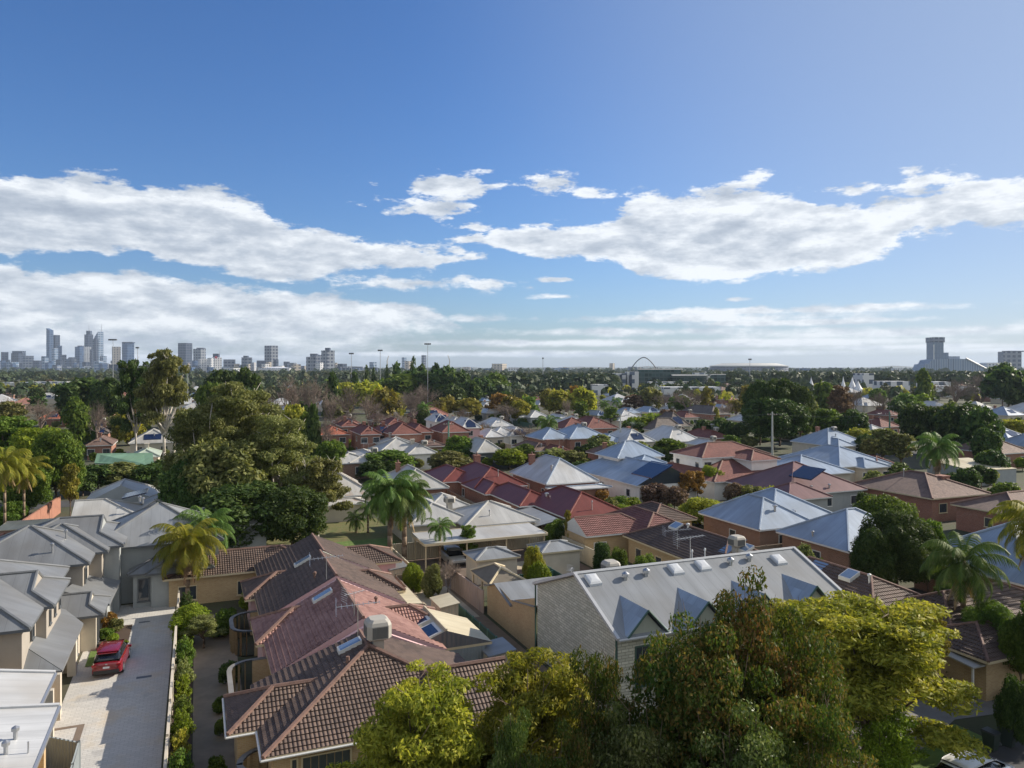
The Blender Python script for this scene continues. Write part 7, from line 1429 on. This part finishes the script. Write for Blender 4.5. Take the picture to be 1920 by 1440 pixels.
# cranes
for lab, px, top in (('thin tower crane left of the pines', 726, 667), ('thin tower crane right of the tallest mast', 843, 666)):
    p = Py(px, HY, 3000); p.z = 0; t = thing('tower_crane', lab, 'crane', p, 'tower cranes'); hz = H + (HY - top) * 3000 / F; mb = MB(); mb.tube(p, p + Vector((0, 0, hz * .72)), 2.6, 2.6, 4); mb.build('mast', RENDER_C, t); mb = MB(); mb.tube(p + Vector((0, 0, hz * .72)), p + Vector((-7 if px > 800 else 6, 0, hz)), 2.2, 1.4, 4); mb.build('jib', RENDER_C, t)

# ------------------------------------------------------------------ far woodland (nobody could count it)
rs = np.random.RandomState(3)
def woods(name, label, n, Y0, Y1, hmin, hmax, cl, lm, pxr=(-150, 2070), per=26, q=1.0, avoid=()):
    Cs = []; 
    Ys_ = Y0 + (Y1 - Y0) * rs.random(n) ** q; pxs = rs.uniform(pxr[0], pxr[1], n); X = (pxs - 960) / F * Ys_; hh = rs.uniform(hmin, hmax, n); ww = hh * rs.uniform(.55, 1.0, n) * .5
    d = rs.normal(0, 1, (n, per, 3)); d /= np.linalg.norm(d, axis=2)[:, :, None]; d[:, :, 2] = np.abs(d[:, :, 2]) * 1.0 - .25
    Cc = np.stack([X[:, None] + d[:, :, 0] * ww[:, None], Ys_[:, None] + d[:, :, 1] * ww[:, None], hh[:, None] * (.52 + .48 * d[:, :, 2])], 2).reshape(-1, 3)
    N_ = d.reshape(-1, 3); V, Fq = leaf_quads(Cc, N_ * 1.2, cl, rs, 1.0, .45); 
    me = quads_mesh(name, V, Fq, lm); o = bpy.data.objects.new(name, me); COL.objects.link(o); tag(o, label, 'woodland', kind='stuff'); return o
L_FAR = leaf('far_muted_leaves', (0.022, 0.038, 0.018), (0.045, 0.066, 0.030), (0.085, 0.105, 0.050), .2)
L_FAR2 = leaf('far_olive_leaves', (0.035, 0.045, 0.020), (0.070, 0.078, 0.034), (0.125, 0.125, 0.060), .2)
woods('woodland', 'mixed dark treetops between the far roofs', 520, 420, 900, 5, 12, 3.2, L_FAR, per=34); woods('woodland', 'olive and green treetops among far suburb roofs', 420, 400, 900, 4, 10, 2.8, L_FAR2, per=34); woods('woodland', 'golden and yellow-green crowns scattered among far roofs', 110, 380, 800, 4, 9, 2.4, L_YEL, per=36)
woods('woodland', 'dark tree belt beyond the suburb', 1500, 850, 1900, 8, 17, 5.5, L_FAR, per=26); woods('woodland', 'olive tree belt beyond the suburb', 800, 850, 1900, 8, 16, 5.5, L_FAR2, per=26); woods('woodland', 'tree-covered land far off along the horizon', 3200, 1900, 9000, 9, 22, 12, L_FAR, per=14, q=.9)
woods('woodland', 'dense dark belt of trees right of the pine grove', 160, 560, 700, 12, 17, 4, L_FAR, (900, 1155), 40); woods('woodland', 'green belt of trees in front of the stadium and hotel', 330, 700, 900, 12, 18, 4.5, L_FAR, (1360, 1960), 40)
mbh = MB(); ridge = []
k = 60
for i in range(k + 1):
    px = -300 + 2520 * i / k; Yh = 9500; h = 22 + 14 * math.sin(i * .9) * math.sin(i * .37) + 8 * math.sin(i * 2.3); ridge.append((Py(px, HY, Yh), max(14, h + 6)))
for (p, h), (q, g) in zip(ridge, ridge[1:]): mbh.poly([Vector((p.x, 9200, -1)), Vector((q.x, 9200, -1)), Vector((q.x, 9500, g)), Vector((p.x, 9500, h))]); mbh.poly([Vector((p.x, 9500, h)), Vector((q.x, 9500, g)), Vector((q.x, 10400, -1)), Vector((p.x, 10400, -1))])
o = mbh.build('hills', GROUND); o['kind'] = 'structure'

# ------------------------------------------------------------------ haze
hz_m = bpy.data.materials.new('haze'); hz_m.use_nodes = True; nt = hz_m.node_tree; nt.nodes.clear(); out = nt.nodes.new('ShaderNodeOutputMaterial'); pv = nt.nodes.new('ShaderNodeVolumePrincipled')
pv.inputs['Color'].default_value = (0.66, 0.80, 1.0, 1); pv.inputs['Density'].default_value = HAZE; pv.inputs['Anisotropy'].default_value = 0.1; nt.links.new(pv.outputs[0], out.inputs['Volume'])
mb = MB(); X_, Y0_, Y1_, Z0_, Z1_ = S + 100, -500, 19100, -1, 290
mb.hexa([Vector((-X_, Y0_, Z0_)), Vector((X_, Y0_, Z0_)), Vector((X_, Y1_, Z0_)), Vector((-X_, Y1_, Z0_)), Vector((-X_, Y0_, Z1_)), Vector((X_, Y0_, Z1_)), Vector((X_, Y1_, Z1_)), Vector((-X_, Y1_, Z1_))])
if HAZE > 0:
    o = mb.build('haze', hz_m); o['kind'] = 'stuff'; tag(o, 'thin pale air haze over the whole suburb', 'haze')

# ------------------------------------------------------------------ finish the labels
LM = [('the huge spreading gum', 440, 850), ('the white-trunked gum', 310, 745), ('the green shed roof', 235, 858), ('the twin palms', 745, 960), ('the long maroon roof', 905, 900), ('the red-chimney cottage', 1045, 888), ('the solar-panelled blue roof', 1190, 885),
      ('the white two-storey house', 1370, 860), ('the huge dark fig', 1455, 765), ('the dark round trees at right', 1800, 805), ('the glass office block', 1270, 708), ('the white marquees', 1595, 718), ('the stepped hotel', 1785, 685), ('the tallest floodlight mast', 802, 690),
      ('the large flat grey roof', 700, 852), ('the three steep townhouse roofs', 858, 788), ('the dark red duplexes', 735, 805), ('the big gum at left edge', 60, 830), ('the steep dark brown roof', 1265, 795), ('the two broad blue roofs', 1530, 868), ('the stout lone palm', 1757, 860),
      ('the plum solar roof', 1520, 912), ('the round yellow bush', 1312, 950), ('the ivy-clad tree', 588, 790), ('the stadium', 1420, 690), ('the white drum arena', 519, 695), ('the long carport', 910, 1005), ('the single tall palm', 1806, 1080), ('the terrace building', 1300, 1080),
      ('the tallest left tower', 95, 660), ('the floodlight with wide head', 212, 700), ('the white flats', 1175, 712), ('the arch bridge', 1207, 683), ('the brick-brown hipped house', 1725, 915), ('the far left white flats', 60, 720), ('the banana palm', 1028, 800), ('the long dark brown roof', 1335, 770), ('the far right apartments', 1905, 670), ('the pines', 750, 690), ('the wide horizon flats', 936, 686)]
from collections import defaultdict
ORD = ['nearest', 'second nearest', 'third nearest', 'fourth nearest', 'fifth nearest', 'sixth nearest', 'seventh nearest', 'eighth nearest', 'ninth nearest', 'tenth nearest', 'eleventh nearest', 'twelfth nearest', 'thirteenth nearest', 'fourteenth nearest', 'fifteenth nearest']
grp = defaultdict(list)
for o, ds, px, py in AUTO:
    l = min(LM, key=lambda q: math.hypot(q[1] - px, (q[2] - py) * 2.2)); dx, dy = px - l[1], py - l[2]
    rel = ('left of' if dx < 0 else 'right of') if abs(dx) > abs(dy) * 1.3 else ('beyond' if dy < 0 else 'in front of'); grp[(ds, rel, l[0])].append((math.hypot(dx, dy * 1.5), o, ds))
for (ds, rel, l), lst in grp.items():
    lst.sort(key=lambda q: q[0])
    for i, (d, o, _) in enumerate(lst):
        o['label'] = '%s %s %s' % (ds, rel, l) if len(lst) == 1 else '%s %s %s, %s' % (ds, rel, l, ORD[min(i, 14)])
cg = defaultdict(list)
for o, ds, _, _ in AUTO: cg[ds].append(o)
for ds, lst in cg.items():
    if len(lst) > 1:
        for o in lst:
            if not o.get('group'): o['group'] = ds + 's of the suburb'
for o in COL.objects:
    if o.get('label') and len(o['label'].split()) > 16: print('LONG', len(o['label'].split()), o['label'])
bpy.context.view_layer.update()
